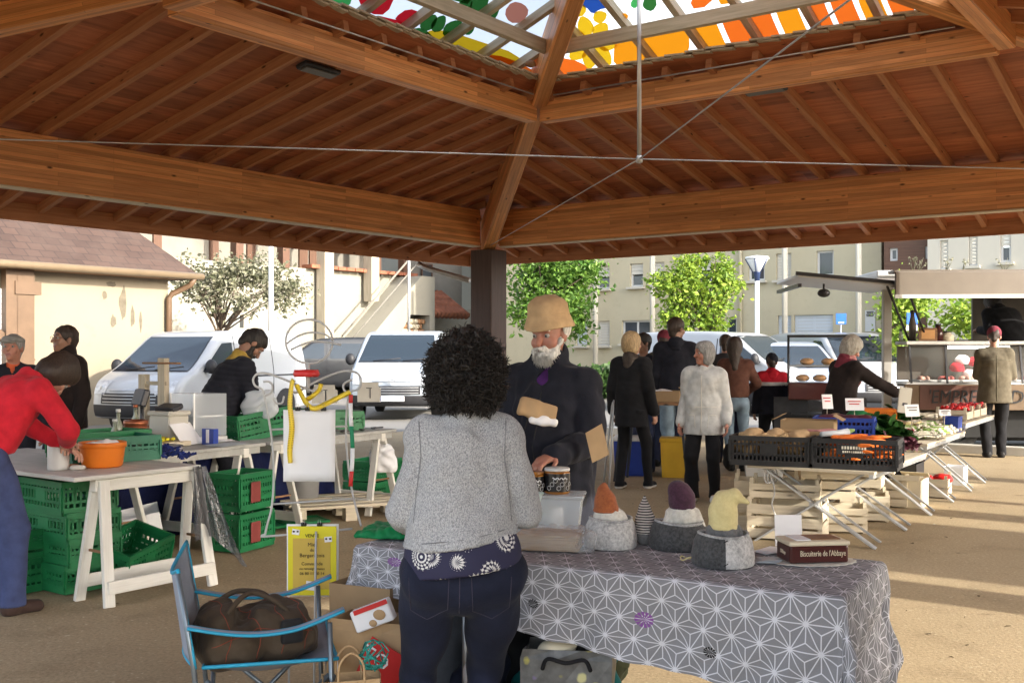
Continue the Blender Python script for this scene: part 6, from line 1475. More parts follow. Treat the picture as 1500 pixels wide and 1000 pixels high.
wire('front_ring', [(400, 583), (404, 590), (413, 590), (416, 580)], .01, .004)
for px, dd in ((422, .02), (463, -.05)): MB().tube([sp_(px, 778, dd), V((sp_(px, 778).x, dd, 0))], WR, 8).build('upright', 'white_wire', ws_)
for s in (-1, 1): MB().tube([(0, -.2 * s, .006), (0.02, .24 * s, .006)], WR, 6).build('foot', 'white_wire', ws_)
def sheet(name, label, cat, px0, px1, py0, py1, Y, m, group=None):
    c = P((px0 + px1) / 2, (py0 + py1) / 2, Y); t = thing(name, label, cat, c, 0, group); w, h = (px1 - px0) / F * Y, (py1 - py0) / F * Y
    MB().grid(lambda u, v_: V(((u - .5) * w, .004 * math.sin(u * 5 + v_ * 3), (v_ - .5) * h)), 8, 8).build('sheet', m, t, solid=.002)
    return t, w, h
def clip(par, x, z, y=-.008):
    c = MB().box((x, y, z), (.022, .014, .016)).build('clip', 'black_plastic', par, bev=.003); MB().tube([(x - .006, y - .006, z), (x - .004, y - .009, z + .02), (x + .004, y - .009, z + .02), (x + .006, y - .006, z)], .0012, 4).build('clip_wire', 'steel', c)
wp, w, h = sheet('blank_paper', 'blank white sheet of paper clipped to the wire display stand', 'paper', 415, 491, 600, 705, YS - .025, 'white_paper'); clip(wp, -.045, h / 2 + .004); clip(wp, -.005, h / 2 + .004); clip(wp, .06, h / 2 + .004)
mat('poster_yellow', (.74, .66, .03), .6, .04, 4); mat('poster_ochre', (.60, .42, .08), .6, .16, 3); mat('ink', (.05, .035, .02), .7, .1, 5)
pp, w, h = sheet('honey_poster', 'yellow poster advertising honey for sale, clipped under the wire stand', 'poster', 420, 496, 767, 873, YS - .02, 'white_paper')
MB().box((0, -.010, 0), (w * .93, .003, h * .95)).build('yellow_paper', 'poster_yellow', pp); MB().box((-.002, -.0125, -.012), (w * .72, .002, h * .70)).build('inner_panel', 'poster_ochre', pp)
for body, sz, z in (('VENTE', .019, .102), ('Miel', .021, .066), ('du', .018, .044), ('Bergeracois', .0215, .022), ('Commande', .0185, -.012), ('ou renseignements', .0135, -.032), ('06 80 11 80 14', .0165, -.052)): text('poster_lettering', body, sz, pp, (0, -.0145, z), (PI / 2, 0, 0), 'ink')
for x, z, a in ((.0, -.102, .12), (-.066, .118, .15), (.066, .088, -.1)):
    c_ = MB().box((x, -.0145, z), ((.05 if x == 0 else .03), .002, .036 if x == 0 else .022), RY(a)).build('picture_card', 'white_paper', pp)
    for k in (-1, 1): MB().ball((x + k * .008, -.0165, z + .002), (.005, .002, .004), 8, 5).build('bee_drawing', 'ink', c_)
clip(pp, -.035, h / 2); clip(pp, .03, h / 2)
m, nt, b = newmat('tape_yellow'); sx_ = nd(nt, 'ShaderNodeSeparateXYZ'); nt.links.new(coords(nt, 'UV'), sx_.inputs[0]); tk = mth(nt, 'MULTIPLY', mth(nt, 'LESS_THAN', mth(nt, 'FRACT', mth(nt, 'MULTIPLY', sx_.outputs[0], 70)), .22), mth(nt, 'GREATER_THAN', mth(nt, 'ABSOLUTE', mth(nt, 'SUBTRACT', sx_.outputs[1], .5)), .16))
nt.links.new(mixc(nt, tk, (.80, .58, .03, 1), (.08, .06, .02, 1)), b.inputs['Base Color']); b.inputs['Roughness'].default_value = .5
def ribbon(pts, w_, y0, tw_=.0):
    c = smooth(pts, 8); n = len(c) - 1
    def fn(u, v_):
        i = int(round(u * n)); p = c[i]; t = (c[min(i + 1, n)] - c[max(i - 1, 0)]).normalized(); s = V((t.z, 0, -t.x)) if abs(t.x) + abs(t.z) > 0 else V((1, 0, 0))
        return p + s.normalized() * (v_ - .5) * w_ + V((0, .008 * math.sin(u * 9) + (v_ - .5) * .012 * math.sin(u * 7), 0))
    return MB().grid(fn, n, 2, 0, True, lambda u, v_: (u, v_))
base = V((P(455, 700, YS).x, YS, 0))
tag(ribbon([sp_(x, y, -.04) for x, y in ((430, 556), (427, 562), (425, 590), (428, 625), (424, 660), (425, 678))], .02, 0).build('tape_measure', 'tape_yellow', None, base, solid=.0012), 'yellow tape measure hanging straight down in front of the blank paper', 'tape measure')
tag(ribbon([sp_(x, y, -.035) for x, y in ((434, 563), (441, 578), (450, 592), (461, 598), (476, 592), (494, 583), (513, 574))], .02, 0).build('tape_measure', 'tape_yellow', None, base, solid=.0012), 'yellow tape measure swagged across the top loops of the wire stand', 'tape measure')
tag(ribbon([sp_(x, y, -.02) for x, y in ((443, 588), (455, 582), (466, 573), (470, 562))], .018, 0).build('tape_measure', 'tape_yellow', None, base, solid=.0012), 'short yellow end of tape curling up in the middle of the wire stand', 'tape measure')
rb = MB(); seg = [(578, 590, 0), (590, 624, 1), (624, 656, 2), (656, 690, 1), (690, 712, 0)]
for y0, y1, mi in seg: rb.grid(lambda u, v_: sp_(515 + (u - .5) * 6 + 1.5 * math.sin((y0 + (y1 - y0) * v_) * .05), y0 + (y1 - y0) * v_, -.03 - .004 * math.sin(v_ * 3)), 1, 6, mi)
mat('ribbon_green', (.02, .25, .12), .6, .1, 6); tag(rb.build('striped_ribbon', ['red_paint', 'white_paper', 'ribbon_green'], None, base, solid=.0015), 'red, white and green ribbon hanging from the right loop of the stand', 'ribbon')

# ================================================================ things stored under the front table
def paperbag(name, label, p, rz, w, d, h, m, handles=True, cat='paper bag'):
    t = thing(name, label, cat, p, rz); mb = MB()
    def ring(s, z, k): return [V((x * w / 2 * s + .006 * math.sin(k + x * 3 + y), y * d / 2 * s * (1 - .25 * z / h) + .006 * math.sin(k * 2 + x * 5), z)) for x, y in ((-1, -1), (-.33, -1.04), (.33, -.97), (1, -1), (1.03, 0), (1, 1), (.33, 1.03), (-.33, .98), (-1, 1), (-.97, 0))]
    R_ = [ring(1, 0, 0), ring(1.02, h * .33, 1), ring(1.0, h * .66, 2), ring(1.03, h * .93, 3.3), ring(.99, h, 4)]
    vs = [q for r in R_ for q in r]; n = 10; mb.add(vs, [(i * n + k, i * n + (k + 1) % n, (i + 1) * n + (k + 1) % n, (i + 1) * n + k) for i in range(4) for k in range(n)] + [tuple(range(n))[::-1]])
    mb.build('bag_body', m, t, solid=.002)
    if handles:
        for s in (-1, 1): MB().tube(smooth([(-w * .22, s * d * .36, h - .03), (-w * .2, s * d * .36, h + .05), (0, s * d * .34, h + .085), (w * .2, s * d * .36, h + .05), (w * .22, s * d * .36, h - .03)]), .004, 6).build('handle', 'kraft', t)
    return t
paperbag('paper_bag', 'brown paper carrier bag with twisted handles at the front left under the table', V((-.52, 3.45, 0)), RAD(14), .185, .13, .41, 'kraft')
kb = paperbag('paper_bag', 'large kraft sack with red printed panel leaning under the table', V((-.47, 3.78, 0)), RAD(-20), .30, .2, .52, 'kraft', False); 
rp = MB().box((.06, -.115, .36), (.15, .004, .20), RY(.45)).build('red_print', 'red_paint', kb); text('print_lettering', 'TO', .075, rp, (.05, -.119, .41), (PI / 2, .45, 0), 'white_paper', 'CENTER'); 
rp2 = MB().box((.085, -.1185, .31), (.05, .003, .018), RY(.45)).build('print_stroke', 'white_paper', rp)
pk = thing('biscuit_packet', 'white and red biscuit packet tilted on top of the kraft sack', 'packet', P(547, 900, 3.70), RAD(-8)); MB().box((0, 0, 0), (.14, .05, .075), RY(-.38)).build('carton', 'white_paper', pk, bev=.004); MB().box((-.004, -.0275, .032), (.125, .003, .016), RY(-.38)).build('red_band', 'red_paint', pk); MB().ball((.028, -.027, .008), (.022, .004, .018), 12, 8).build('biscuit_picture', 'kraft', pk); MB().ball((.006, -.027, -.022), (.014, .004, .012), 12, 8).build('biscuit_picture', 'kraft', pk)
bxo = thing('cardboard_box', 'open brown cardboard box behind the biscuit packet under the cloth', 'box', V((-.50, 4.02, 0)), RAD(-25)); tub(.26, .26, .60, tap=.98).build('carton', 'cardboard', bxo)
bl = MB(); r_ = random.Random(9)
for _ in range(34):
    c = V((r_.gauss(0, 1), r_.gauss(0, 1), r_.gauss(0, 1))).normalized() * .045; d = V((r_.gauss(0, 1), r_.gauss(0, 1), r_.gauss(0, 1))).normalized().cross(c).normalized() * .035; bl.tube([c - d * .9 + c * -.2, c * 1.05, c * .85 + d], .0028, 4)
mat('mesh_teal', (.03, .28, .24), .5, .25, 20); tag(bl.build('scouring_ball', 'mesh_teal', None, P(547, 958, 3.5)), 'teal plastic mesh ball on the paper carrier bag', 'ball')
def lump(name, label, cat, p, ells, m, h=.008, fold_=.008, rz=0):
    X = Blob()
    for c, r in ells: X.ell(c, r, .03)
    X.dis.append(folds(len(label) * 3, 30, fold_)); X.plane((0, 0, -1), 0); o = blobobj(name, X, h, m, None, None, None, p); o.rotation_euler = (0, 0, rz); return tag(o, label, cat)
cloth('cloth_navy', (.02, .025, .05), .85); cloth('cloth_greyblue', (.10, .115, .14), .85); cloth('cloth_olive', (.07, .075, .04), .85)
lump('cloth_bag', 'dark grey-blue cloth bag bulging beside the left table leg', 'bag', V((-.30, 3.98, 0)), [((0, 0, .25), (.13, .12, .26)), ((.05, 0, .46), (.1, .09, .12))], 'cloth_greyblue')
lump('backpack', 'black backpack on the ground right of the woman in grey', 'bag', V((.02, 3.98, 0)), [((0, 0, .2), (.14, .11, .22)), ((0, 0, .42), (.11, .09, .12))], 'black_cloth')
lump('folded_clothes', 'heap of navy and white clothes under the table between the woman\'s legs', 'clothes', V((-.13, 3.9, 0)), [((0, 0, .15), (.13, .1, .16)), ((.03, 0, .33), (.09, .08, .1))], 'cloth_navy')
lump('plastic_bag', 'crumpled white plastic bag on the navy clothes under the table', 'bag', V((-.13, 3.78, .26)), [((0, 0, .04), (.045, .04, .05)), ((.02, 0, .09), (.03, .03, .03))], 'white_paper')
bo = thing('cardboard_box', 'low brown cardboard box on the ground behind the woman\'s legs', 'box', V((-.02, 3.62, 0)), RAD(-20)); tub(.22, .2, .30, tap=.98).build('carton', 'cardboard', bo); MB().box((-.05, -.1, .315), (.06, .06, .03)).build('red_item', 'red_paint', bo)
lump('cloth_bag', 'olive cloth bag under the table behind the teal cool bag', 'bag', V((.22, 4.15, 0)), [((0, 0, .25), (.16, .1, .27)), ((.1, 0, .3), (.14, .09, .18))], 'cloth_olive')
# printed shopper with flowers
m, nt, b = newmat('shopper_print'); v = coords(nt, 'Object', (1, 1, 1)); vo = nd(nt, 'ShaderNodeTexVoronoi'); vo.inputs['Scale'].default_value = 17; nt.links.new(v, vo.inputs['Vector']); nz = noisetex(nt, v, 30, 4)
bgc = mixc(nt, nz, (.035, .035, .035, 1), (.22, .22, .215, 1)); flw = ramp(nt, vo.outputs['Color'], [(.25, (.30, .18, .55)), (.5, (.70, .70, .66)), (.75, (.5, .45, .1))])
c = mixc(nt, ramp(nt, mth(nt, 'ADD', vo.outputs['Distance'], mth(nt, 'MULTIPLY', nz, .25)), [(.36, (1, 1, 1)), (.46, (0, 0, 0))]), bgc, flw); nt.links.new(c, b.inputs['Base Color']); b.inputs['Roughness'].default_value = .4
sh_ = paperbag('shopping_bag', 'large grey shopping bag printed with pale flowers under the table front', V((.195, 3.66, 0)), RAD(-8), .30, .20, .455, 'shopper_print', False, 'bag')
MB().tube(smooth([(-.08, -.11, .40), (-.06, -.13, .44), (0, -.135, .43), (.06, -.13, .44), (.08, -.11, .40)]), .007, 6).build('handle', 'black_cloth', sh_)
lump('paper_wad', 'crumpled cream paper spilling from the flower-printed shopping bag', 'paper', V((.17, 3.64, .42)), [((0, 0, .03), (.06, .04, .03)), ((.04, .02, .06), (.03, .02, .03)), ((-.05, 0, .02), (.04, .03, .02))], 'cream', .005, .006)
cloth('teal_cloth', (.012, .20, .20), .7); lump('cool_bag', 'teal cool bag behind the flower-printed shopping bag', 'bag', V((.25, 3.90, 0)), [((-.05, 0, .2), (.2, .1, .22)), ((.03, 0, .42), (.19, .07, .1))], 'teal_cloth')
mat('glass_clear', (.55, .60, .45), .05, .1, 5, spec=.8, trans=.6)
for i, (px, lab) in enumerate(((1098, 'blue-capped glass bottle under the right end of the cloth'), (1130, 'large glass preserving jar with yellow contents under the cloth\'s right end'))):
    p = V(((px - 750) / F * 3.55, 3.55, 0)); b_ = thing('glass_bottle' if i == 0 else 'preserving_jar', lab, 'bottle' if i == 0 else 'jar', p)
    r = .035 if i == 0 else .07; hh = .42
    MB().lathe([(r, 0), (r, hh * .65), (r * .45, hh * .8), (r * .4, hh)] if i == 0 else [(r, 0), (r, hh * .85), (r * .8, hh * .92), (r * .8, hh)], 20).build('glass', 'glass_clear', b_); MB().lathe([(r * (.5 if i == 0 else .85), hh * .96), (r * (.5 if i == 0 else .85), hh + .02), (0, hh + .022)], 16).build('lid', 'blue_plastic' if i == 0 else 'honey', b_)
# ================================================================ left stall: white trestle tables, green crates
D_ = V((.5, .866, 0)); N_ = V((-.866, .5, 0)); aD = math.atan2(.866, .5)
def tabletop(label, p0, along, L, depth, W, m='table_white', z=.745, parts=True):
    c = V(p0) + along * L / 2 + depth * W / 2; a = math.atan2(along.y, along.x)
    t = thing('trestle_table', label, 'table', c, a, 'tables of the left stall')
    MB().box((0, 0, z - .013), (L, W, .026)).build('table_top', m, t, bev=.004); MB().box((0, -W / 2 + .03, z - .05), (L - .1, .03, .05)).build('edge_batten', m, t)
    return t
A0 = V((-2.45, 6.02, 0)); A0z = .745
tabletop('white trestle table with orange tub and green crates, nearest on the left', A0 + U2 * .0, V2, 2.0, U2, .86, 'table_white')
tr_a = trestle('white trestle under the near end of the left table, nearest the camp chair', A0 + V2 * .06 + U2 * .52, math.atan2(U2.y, U2.x), .74, .715, .15)
trestle('white trestle under the far end of the left table, behind the green crates', A0 + V2 * 1.6 + U2 * .43, math.atan2(U2.y, U2.x), .80, .715, .20)
B0 = V((-2.62, 7.12, 0)); aN = math.atan2(N_.y, N_.x)
tabletop('worn white table of the left stall with copper pot and papers on it', B0, D_, 1.42, N_, .75, 'table_grey')
B1 = B0 + D_ * 1.47
tabletop('dark-topped trestle table in front of the silver van with a green crate', B1, D_, 1.66, N_, .75, 'table_grey')
for k, lab in ((.10, 'white trestle under the left end of the table with the copper pot'), (1.22, 'white trestle under the right end of the paper-strewn table, beside the red-fronted crates')): trestle(lab, B0 + D_ * k + N_ * .36, aN, .70, .715, .22)
for k, lab in ((.16, 'white trestle behind the blank paper on the wire stand'), (1.48, 'white trestle at the far right end of the stall by the pallet and white bag')): trestle(lab, B1 + D_ * k + N_ * .36, aN, .70, .715, .22)
cloth('tarp_navy', (.006, .010, .055), .6, .3, 5, .5, 20)
tp0 = B0 + N_ * .72 - D_ * .9; tpm = MB().grid(lambda u, v_: D_ * (u * 4.0) + N_ * (.025 * math.sin(u * 42) * (1 - .5 * v_)) + V((0, 0, .70 * v_)), 90, 6); tag(tpm.build('tarpaulin', 'tarp_navy', None, tp0, solid=.004), 'navy blue tarpaulin hanging behind the trestles of the left stall', 'tarpaulin')
# crates
def gc(label, p, rz, z=0., w=.56, d=.37, h=.22, m='green_plastic', rot=None, **k):
    t = crate_proto('plastic_crate', label, 'crate', w, d, h, m, loc=V(p) + V((0, 0, z)), rz=rz, group='green plastic crates', **k)
    if rot: t.rotation_euler = (rot[0], rot[1], rz)
    return t
aA = math.atan2(V2.y, V2.x)
st0 = G(82, 868) + U2 * .16 + V2 * .12
for i, lab in enumerate(('bottom green crate of the stack under the left table', 'second green crate from the ground in the stack under the left table', 'third green crate in the stack under the left table', 'top green crate of the stack under the left table')): gc(lab, st0 + V((rnd.uniform(-.01, .01), rnd.uniform(-.01, .01), 0)), aA + rnd.uniform(-.05, .05), .01 + .155 * i, .52, .36, .17 if i < 3 else .2, slat=(.6 if i < 2 else .5))
st1 = G(6, 862) + U2 * .1
gc('green crate at the picture\'s left edge behind the stooping man, lowest', st1, aA, .005, .5, .36, .24); gc('green crate at the left edge standing on the lowest one', st1, aA + .04, .26, .5, .36, .12)
st2 = G(158, 800) + V((0, .15, 0))
gc('wide green crate on the ground far under the left table', st2 + V2 * .1, aA + .06, .01, .6, .4, .25); gc('green crate tilted on the wide crate under the left table', st2 + V2 * .15 + U2 * .05, aA + .1, .27, .52, .36, .16, rot=(.0, .1))
t = gc('bright green crate tilted on its side between the legs of the near trestle', G(205, 848) + V((-.07, -.04, 0)), aD + .22, .055, .46, .30, .24, rot=(.30, -.14), slat=.6)
cb = thing('cardboard_box', 'open white cardboard box leaning behind the tilted bright green crate', 'box', G(190, 822) + V((0, .25, .02)), RAD(20)); tub(.34, .26, .30, tap=.98).build('carton', 'white_paper', cb); cb.rotation_euler = (.15, -.2, RAD(20))
mat('tin_dull', (.22, .045, .04), .6, .2, 6)
r0 = B0 + D_ * 1.0 - N_ * .0 + V((.12, -.05, 0))
for i, lab in enumerate(('lower green crate with a red front card by the plastic sheet', 'upper green crate with a red front card by the plastic sheet')):
    q = gc(lab, r0, aD + .1, .01 + .29 * i, .40, .30, .27); MB().box((-.04, -.165, .13), (.11, .01, .15)).build('front_card', 'tin_dull', q, bev=.02)
for lab, p, w_, d_ in (('flat green crate lid lying on the ground right of the red-fronted crates', G(375, 776), .5, .34), ('flat green lid on the ground under the wire stand', G(440, 768), .4, .3)):
    l = thing('crate_lid', lab, 'lid', p, RAD(30), 'green lids on the ground'); MB().box((0, 0, .03), (w_, d_, .012)).build('lid_panel', 'green_plastic', l); MB().tube([(x * w_ / 2, y * d_ / 2, .035) for x, y in ((-1, -1), (1, -1), (1, 1), (-1, 1))], .012, 6, closed=True).build('rim', 'green_plastic', l)
for i, lab in enumerate(('lower dark green crate under the far end of the stall', 'upper dark green crate under the far end of the stall')): gc(lab, G(548, 738) + V((-.05, .3, 0)), aD + .1, .01 + .2 * i, .5, .36, .19)
# crates on the tables
ta = A0 + V2 * .95 + U2 * .55
gc('dark green crate on the left table beside the orange tub', ta - V2 * .25 + U2 * .1, aD - .25, .748, .58, .36, .16, 'teal_plastic', slat=.6); gc('green crate behind the dark one on the left table', ta + V2 * .05 + U2 * .25, aD - .1, .75, .56, .36, .17)
gc('large green crate tilted towards the vendor with the mustard hood', B1 + D_ * .30 + N_ * .48, aD - .12, .75, .56, .38, .22, rot=(.0, -.12), slat=.6)
gc('green crate in front of the silver van at the end of the stall', B1 + D_ * 1.18 + N_ * .42, aD - .55, .75, .58, .34, .17, slat=.6)
gc('green crate between the two others on the stall, mostly behind the wire stand', B1 + D_ * .75 + N_ * .55, aD - .3, .75, .5, .34, .2)
ZL = .748
def onL(px, py): return G(px, py, ZL)
# orange tub, white jug
ot = thing('plastic_tub', 'orange round plastic tub at the near corner of the white table', 'tub', onL(139, 686) + V((0, .12, 0))); MB().lathe([(.108, 0), (.118, .01), (.132, .12), (.133, .125)], 32).build('tub', 'orange_plastic', ot); MB().lathe([(.134, .118), (.140, .119), (.140, .150), (.134, .152), (.126, .150), (.122, .10), (0, .10)], 32, cap=False).build('rim', 'orange_plastic', ot)
for k in range(14): pass
lump('sorted_parcels', 'white scraps heaped inside the orange tub', 'scraps', ot.location + V((0, 0, .10)), [((rnd.uniform(-.08, .08), rnd.uniform(-.08, .08), .035), (.03, .025, .02)) for _ in range(9)], 'white_paper', .006, .006)
mat('jug_plastic', (.60, .60, .58), .35, .06, 5); jg = thing('plastic_jug', 'white plastic jug with side handle next to the red fleece', 'jug', onL(75, 690) + V((.0, .1, 0))); MB().lathe([(.06, 0), (.062, .01), (.062, .15), (.055, .175), (.052, .20)], 24).build('jug_body', 'jug_plastic', jg); MB().tube(smooth([(.05, -.01, .185), (.085, -.01, .17), (.09, -.01, .12), (.062, -.01, .10)]), .008, 6).build('handle', 'jug_plastic', jg)
gg = thing('glass_goblet', 'glass goblet with red base standing on the white table', 'glass', onL(196, 672) + V((0, .05, 0))); MB().lathe([(.032, 0), (.034, .03), (.01, .045), (.012, .06), (.038, .09), (.04, .125)], 16).build('bowl', 'glass_clear', gg); MB().lathe([(.034, .0), (.035, .03), (.0, .032)], 16).build('red_base', 'red_paint', gg)
bl_ = MB(); r_ = random.Random(3)
for k in range(120):
    a = V((r_.gauss(0, .10), r_.gauss(0, .05), 0)); a.z = .012 + .055 * math.exp(-(a.x / .08) ** 2) * r_.random(); d = V((r_.gauss(0, 1), r_.gauss(0, 1), r_.gauss(0, .5))).normalized() * .03; n_2 = d.orthogonal().normalized() * .010
    bl_.add([a - d + n_2, a + d + n_2, a + d - n_2, a - d - n_2], [(0, 1, 2, 3)])
mat('foil_blue', (.03, .05, .22), .25, .3, 20, .3); tag(bl_.build('net_heap', 'foil_blue', None, onL(238, 670) + V((0, .06, 0)), solid=.002), 'heap of crinkled blue netting at the right corner of the white table', 'netting')
mt = thing('metal_tray', 'brushed metal tray lying between the orange tub and the goblet', 'tray', onL(190, 668) + V((-.05, .35, 0)), aD); MB().box((0, 0, .012), (.5, .3, .012)).build('tray_floor', 'steel', mt, bev=.004); MB().tube([(x * .25, y * .15, .03) for x, y in ((-1, -1), (1, -1), (1, 1), (-1, 1))], .008, 6, closed=True).build('rim', 'steel', mt)
for lab, px, py, m_, s_ in (('small pebbly brown lump beside the white jug', 90, 688, 'brown_wood', .03), ('grey stones on the table next to the orange tub', 101, 690, 'kerb_stone', .028)): lump('stone', lab, 'stone', onL(px, py) + V((0, .08, 0)), [((0, 0, .015), (s_, s_ * .8, s_ * .6)), ((.04, .02, .012), (s_ * .8, s_ * .7, s_ * .5))], m_, .005, .004)
# transparent sheet hanging from the corner
def sh(u, v_): x = -.06 + (.10 + .12 * v_) * u + .16 * v_ ** 1.3 * (.3 + .7 * u); return V((x, .02 + .03 * math.sin(u * 13 + v_ * 5) - .06 * v_ * u, .74 - (.46 + .1 * u) * v_ + .05 * math.sin(u * 5) * v_))
m, nt, b = newmat('grey_film'); b.inputs['Base Color'].default_value = (.09, .09, .10, 1); b.inputs['Roughness'].default_value = .2; b.inputs['Alpha'].default_value = .78; b.inputs['Specular IOR Level'].default_value = .9; bump(nt, b, noisetex(nt, coords(nt, 'Object', (1, 1, .3)), 16, 4), 1, .03)
tag(MB().grid(sh, 20, 24).build('plastic_sheet', 'grey_film', None, A0 + U2 * .82 + V((.02, -.02, 0))), 'crumpled grey see-through plastic sheet hanging from the white table corner', 'plastic sheet')
# goods on the rear table
mat('copper', (.36, .12, .06), .3, .15, 8, .7); cp = thing('copper_pot', 'tall reddish copper pot with glass bottles round it on the stall', 'pot', B0 + D_ * .42 + N_ * .30 + V((0, 0, ZL))); MB().lathe([(.075, 0), (.078, .01), (.072, .17), (.085, .19), (.085, .215), (.07, .22), (.066, .18), (0, .18)], 28).build('pot_body', 'copper', cp); MB().tube([(.085 * math.cos(a), .085 * math.sin(a), .17) for a in [2 * PI * i / 24 for i in range(24)]], .006, 6, closed=True).build('band', 'copper', cp)
for k, (dx, dn, hh, lab) in enumerate(((.17, .22, .24, 'slim clear bottle right of the copper pot'), (.30, .34, .30, 'tall clear bottle with white cap behind the copper pot'), (.52, .42, .32, 'tall bottle between copper pot and vendor'), (.24, .12, .16, 'short jar of pale liquid left of the copper pot'))):
    b_ = thing('glass_bottle', lab, 'bottle', B0 + D_ * dx + N_ * dn + V((0, 0, ZL))); MB().lathe([(.032, 0), (.034, hh * .6), (.014, hh * .78), (.013, hh * .95)], 16).build('glass', 'glass_clear', b_); MB().lathe([(.017, hh * .93), (.017, hh), (0, hh)], 12).build('cap', ('pvc_white', 'pvc_white', 'copper', 'black_plastic')[k], b_); MB().lathe([(.0345, hh * .15), (.0348, hh * .48)], 16, cap=False).build('label', 'white_paper', b_)
wb = thing('serving_board', 'wooden board with yellow pieces lying at the front of the stall', 'board', onL(262, 656) + N_ * .2, aD); MB().box((0, 0, .02), (.38, .26, .035)).build('board', 'pale_wood', wb, bev=.006); MB().box((-.12, .12, .07), (.25, .05, .06), RX(.6)).build('dark_ledge', 'brown_wood', wb)
yl = MB()
for k in range(22): yl.ball((rnd.uniform(-.12, .12), rnd.uniform(-.07, .07), .047 + .01 * rnd.random()), (.018, .014, .011), 8, 5)
tag(yl.build('yellow_pieces', 'poster_yellow', None, wb.location, rotz=aD), 'yellow fruit pieces spread on the wooden serving board', 'fruit')['kind'] = 'stuff'
def papers(label, px, py, w_, h_, n, tilt=0., mm='white_paper'):
    t = thing('paper_sheets', label, 'paper', onL(px, py) + N_ * .12 + V((0, 0, .004)), aD + .1)
    mb = MB()
    for k in range(n): mb.box((rnd.uniform(-.06, .06) * (n > 1), rnd.uniform(-.03, .03) * (n > 1), .002 * k + abs(math.sin(tilt)) * h_ / 2), (w_, h_, .0015), RZ(rnd.uniform(-.3, .3)) @ RX(tilt))
    mb.build('sheet', mm, t); return t
papers('white printed sheet standing tilted behind the serving board', 290, 652, .26, .20, 1, .9); papers('loose white papers spread flat along the stall', 330, 648, .25, .18, 6); papers('glossy leaflets fanned out at the stall corner', 348, 653, .22, .15, 5, 0, 'shutter_pale'); papers('blue folder lying flat at the table end beside the grey cup', 378, 641, .24, .16, 2, 0, 'blue_plastic')
bwl = thing('serving_dish', 'wide white dish of dried fruit on the stall behind the papers', 'dish', onL(330, 640) + N_ * .18); MB().lathe([(.07, 0), (.075, .008), (.125, .05), (.13, .052), (.12, .045), (.07, .014), (0, .012)], 28).build('dish', 'pvc_white', bwl); MB().ball((0, 0, .025), (.10, .10, .02), 16, 8).build('contents', 'brown_wood', bwl)
cu = thing('plastic_cup', 'grey translucent plastic cup at the stall\'s corner', 'cup', onL(364, 641) + N_ * .05); MB().lathe([(.03, 0), (.04, .10), (.036, .10), (.028, .006), (0, .006)], 20).build('cup', 'shutter_beige', cu)
sc = thing('weighing_scale', 'pale grey scale with tilted display on the stall in front of the white van', 'scale', B0 + D_ * .55 + N_ * .62 + V((0, 0, ZL)), aD - PI / 2 - .4); MB().box((0, 0, .05), (.34, .34, .10)).build('scale_body', 'shutter_beige', sc, bev=.012); MB().box((0, 0, .112), (.36, .34, .014)).build('pan', 'steel', sc, bev=.004); MB().tube([(0, .16, .1), (0, .16, .3)], .014, 8).build('column', 'dark_metal', sc); MB().box((0, .15, .36), (.22, .05, .13), RX(-.3)).build('display_head', 'dark_metal', sc, bev=.01)
sc2 = thing('weighing_scale', 'black-topped boxy white scale right of the copper pot', 'scale', B0 + D_ * .95 + N_ * .55 + V((0, 0, ZL)), aD - PI / 2); MB().box((0, 0, .11), (.22, .2, .22)).build('scale_body', 'shutter_beige', sc2, bev=.01); MB().box((0, 0, .235), (.25, .22, .035)).build('black_top', 'shutter_beige', sc2, bev=.01); MB().box((.02, -.02, .275), (.2, .12, .04), RX(.3)).build('display_head', 'dark_metal', sc2, bev=.01)
gcse = thing('glass_case', 'glass-fronted display case on the stall left of the vendor', 'display case', B0 + D_ * 1.25 + N_ * .55 + V((0, 0, ZL)), aD - PI / 2 - .2); MB().box((0, 0, .02), (.34, .3, .04)).build('base', 'pvc_white', gcse); MB().box((0, 0, .21), (.33, .29, .33)).build('glass', 'clear_plastic', gcse); MB().box((0, .02, .2), (.30, .2, .012)).build('shelf', 'steel', gcse)
for s in (-1, 1): MB().beam((s * .165, -.145, .04), (s * .165, -.145, .38), .012, .012, (1, 0, 0)).build('frame', 'steel', gcse)
wst = thing('wooden_post_sign', 'two short weathered wooden posts with a thin bar by the vendor', 'wooden posts', B0 + D_ * 1.12 + N_ * .80 + V((0, 0, 0)), aD - PI / 2)
for x, h_ in ((-.22, 1.27), (0, 1.40)): MB().box((x, 0, h_ / 2), (.075, .05, h_)).build('post', 'grey_wood', wst)
MB().tube([(-.2, -.03, 1.36), (.22, -.03, 1.36)], .008, 6).build('bar', 'brown_wood', wst); MB().box((-.1, 0, 1.2), (.3, .03, .03)).build('rung', 'grey_wood', wst)
bk = thing('drinks_carton', 'blue and white carton standing by the vendor\'s hip', 'carton', B0 + D_ * 1.05 + N_ * .22 + V((0, 0, ZL)), aD - PI / 2); MB().box((0, 0, .06), (.12, .05, .12)).build('carton', 'blue_plastic', bk); MB().box((0, -.0265, .065), (.03, .003, .10)).build('white_stripe', 'white_paper', bk)
whb = lump('plastic_bag', 'crumpled white carrier bag in the vendor\'s hands above the green crate', 'bag', P(378, 590, 8.75) - V((0, 0, .13)), [((-.05, 0, .11), (.09, .05, .11)), ((.06, .02, .12), (.09, .05, .12)), ((.0, 0, .2), (.11, .03, .04))], 'shutter_pale', .008, .012)
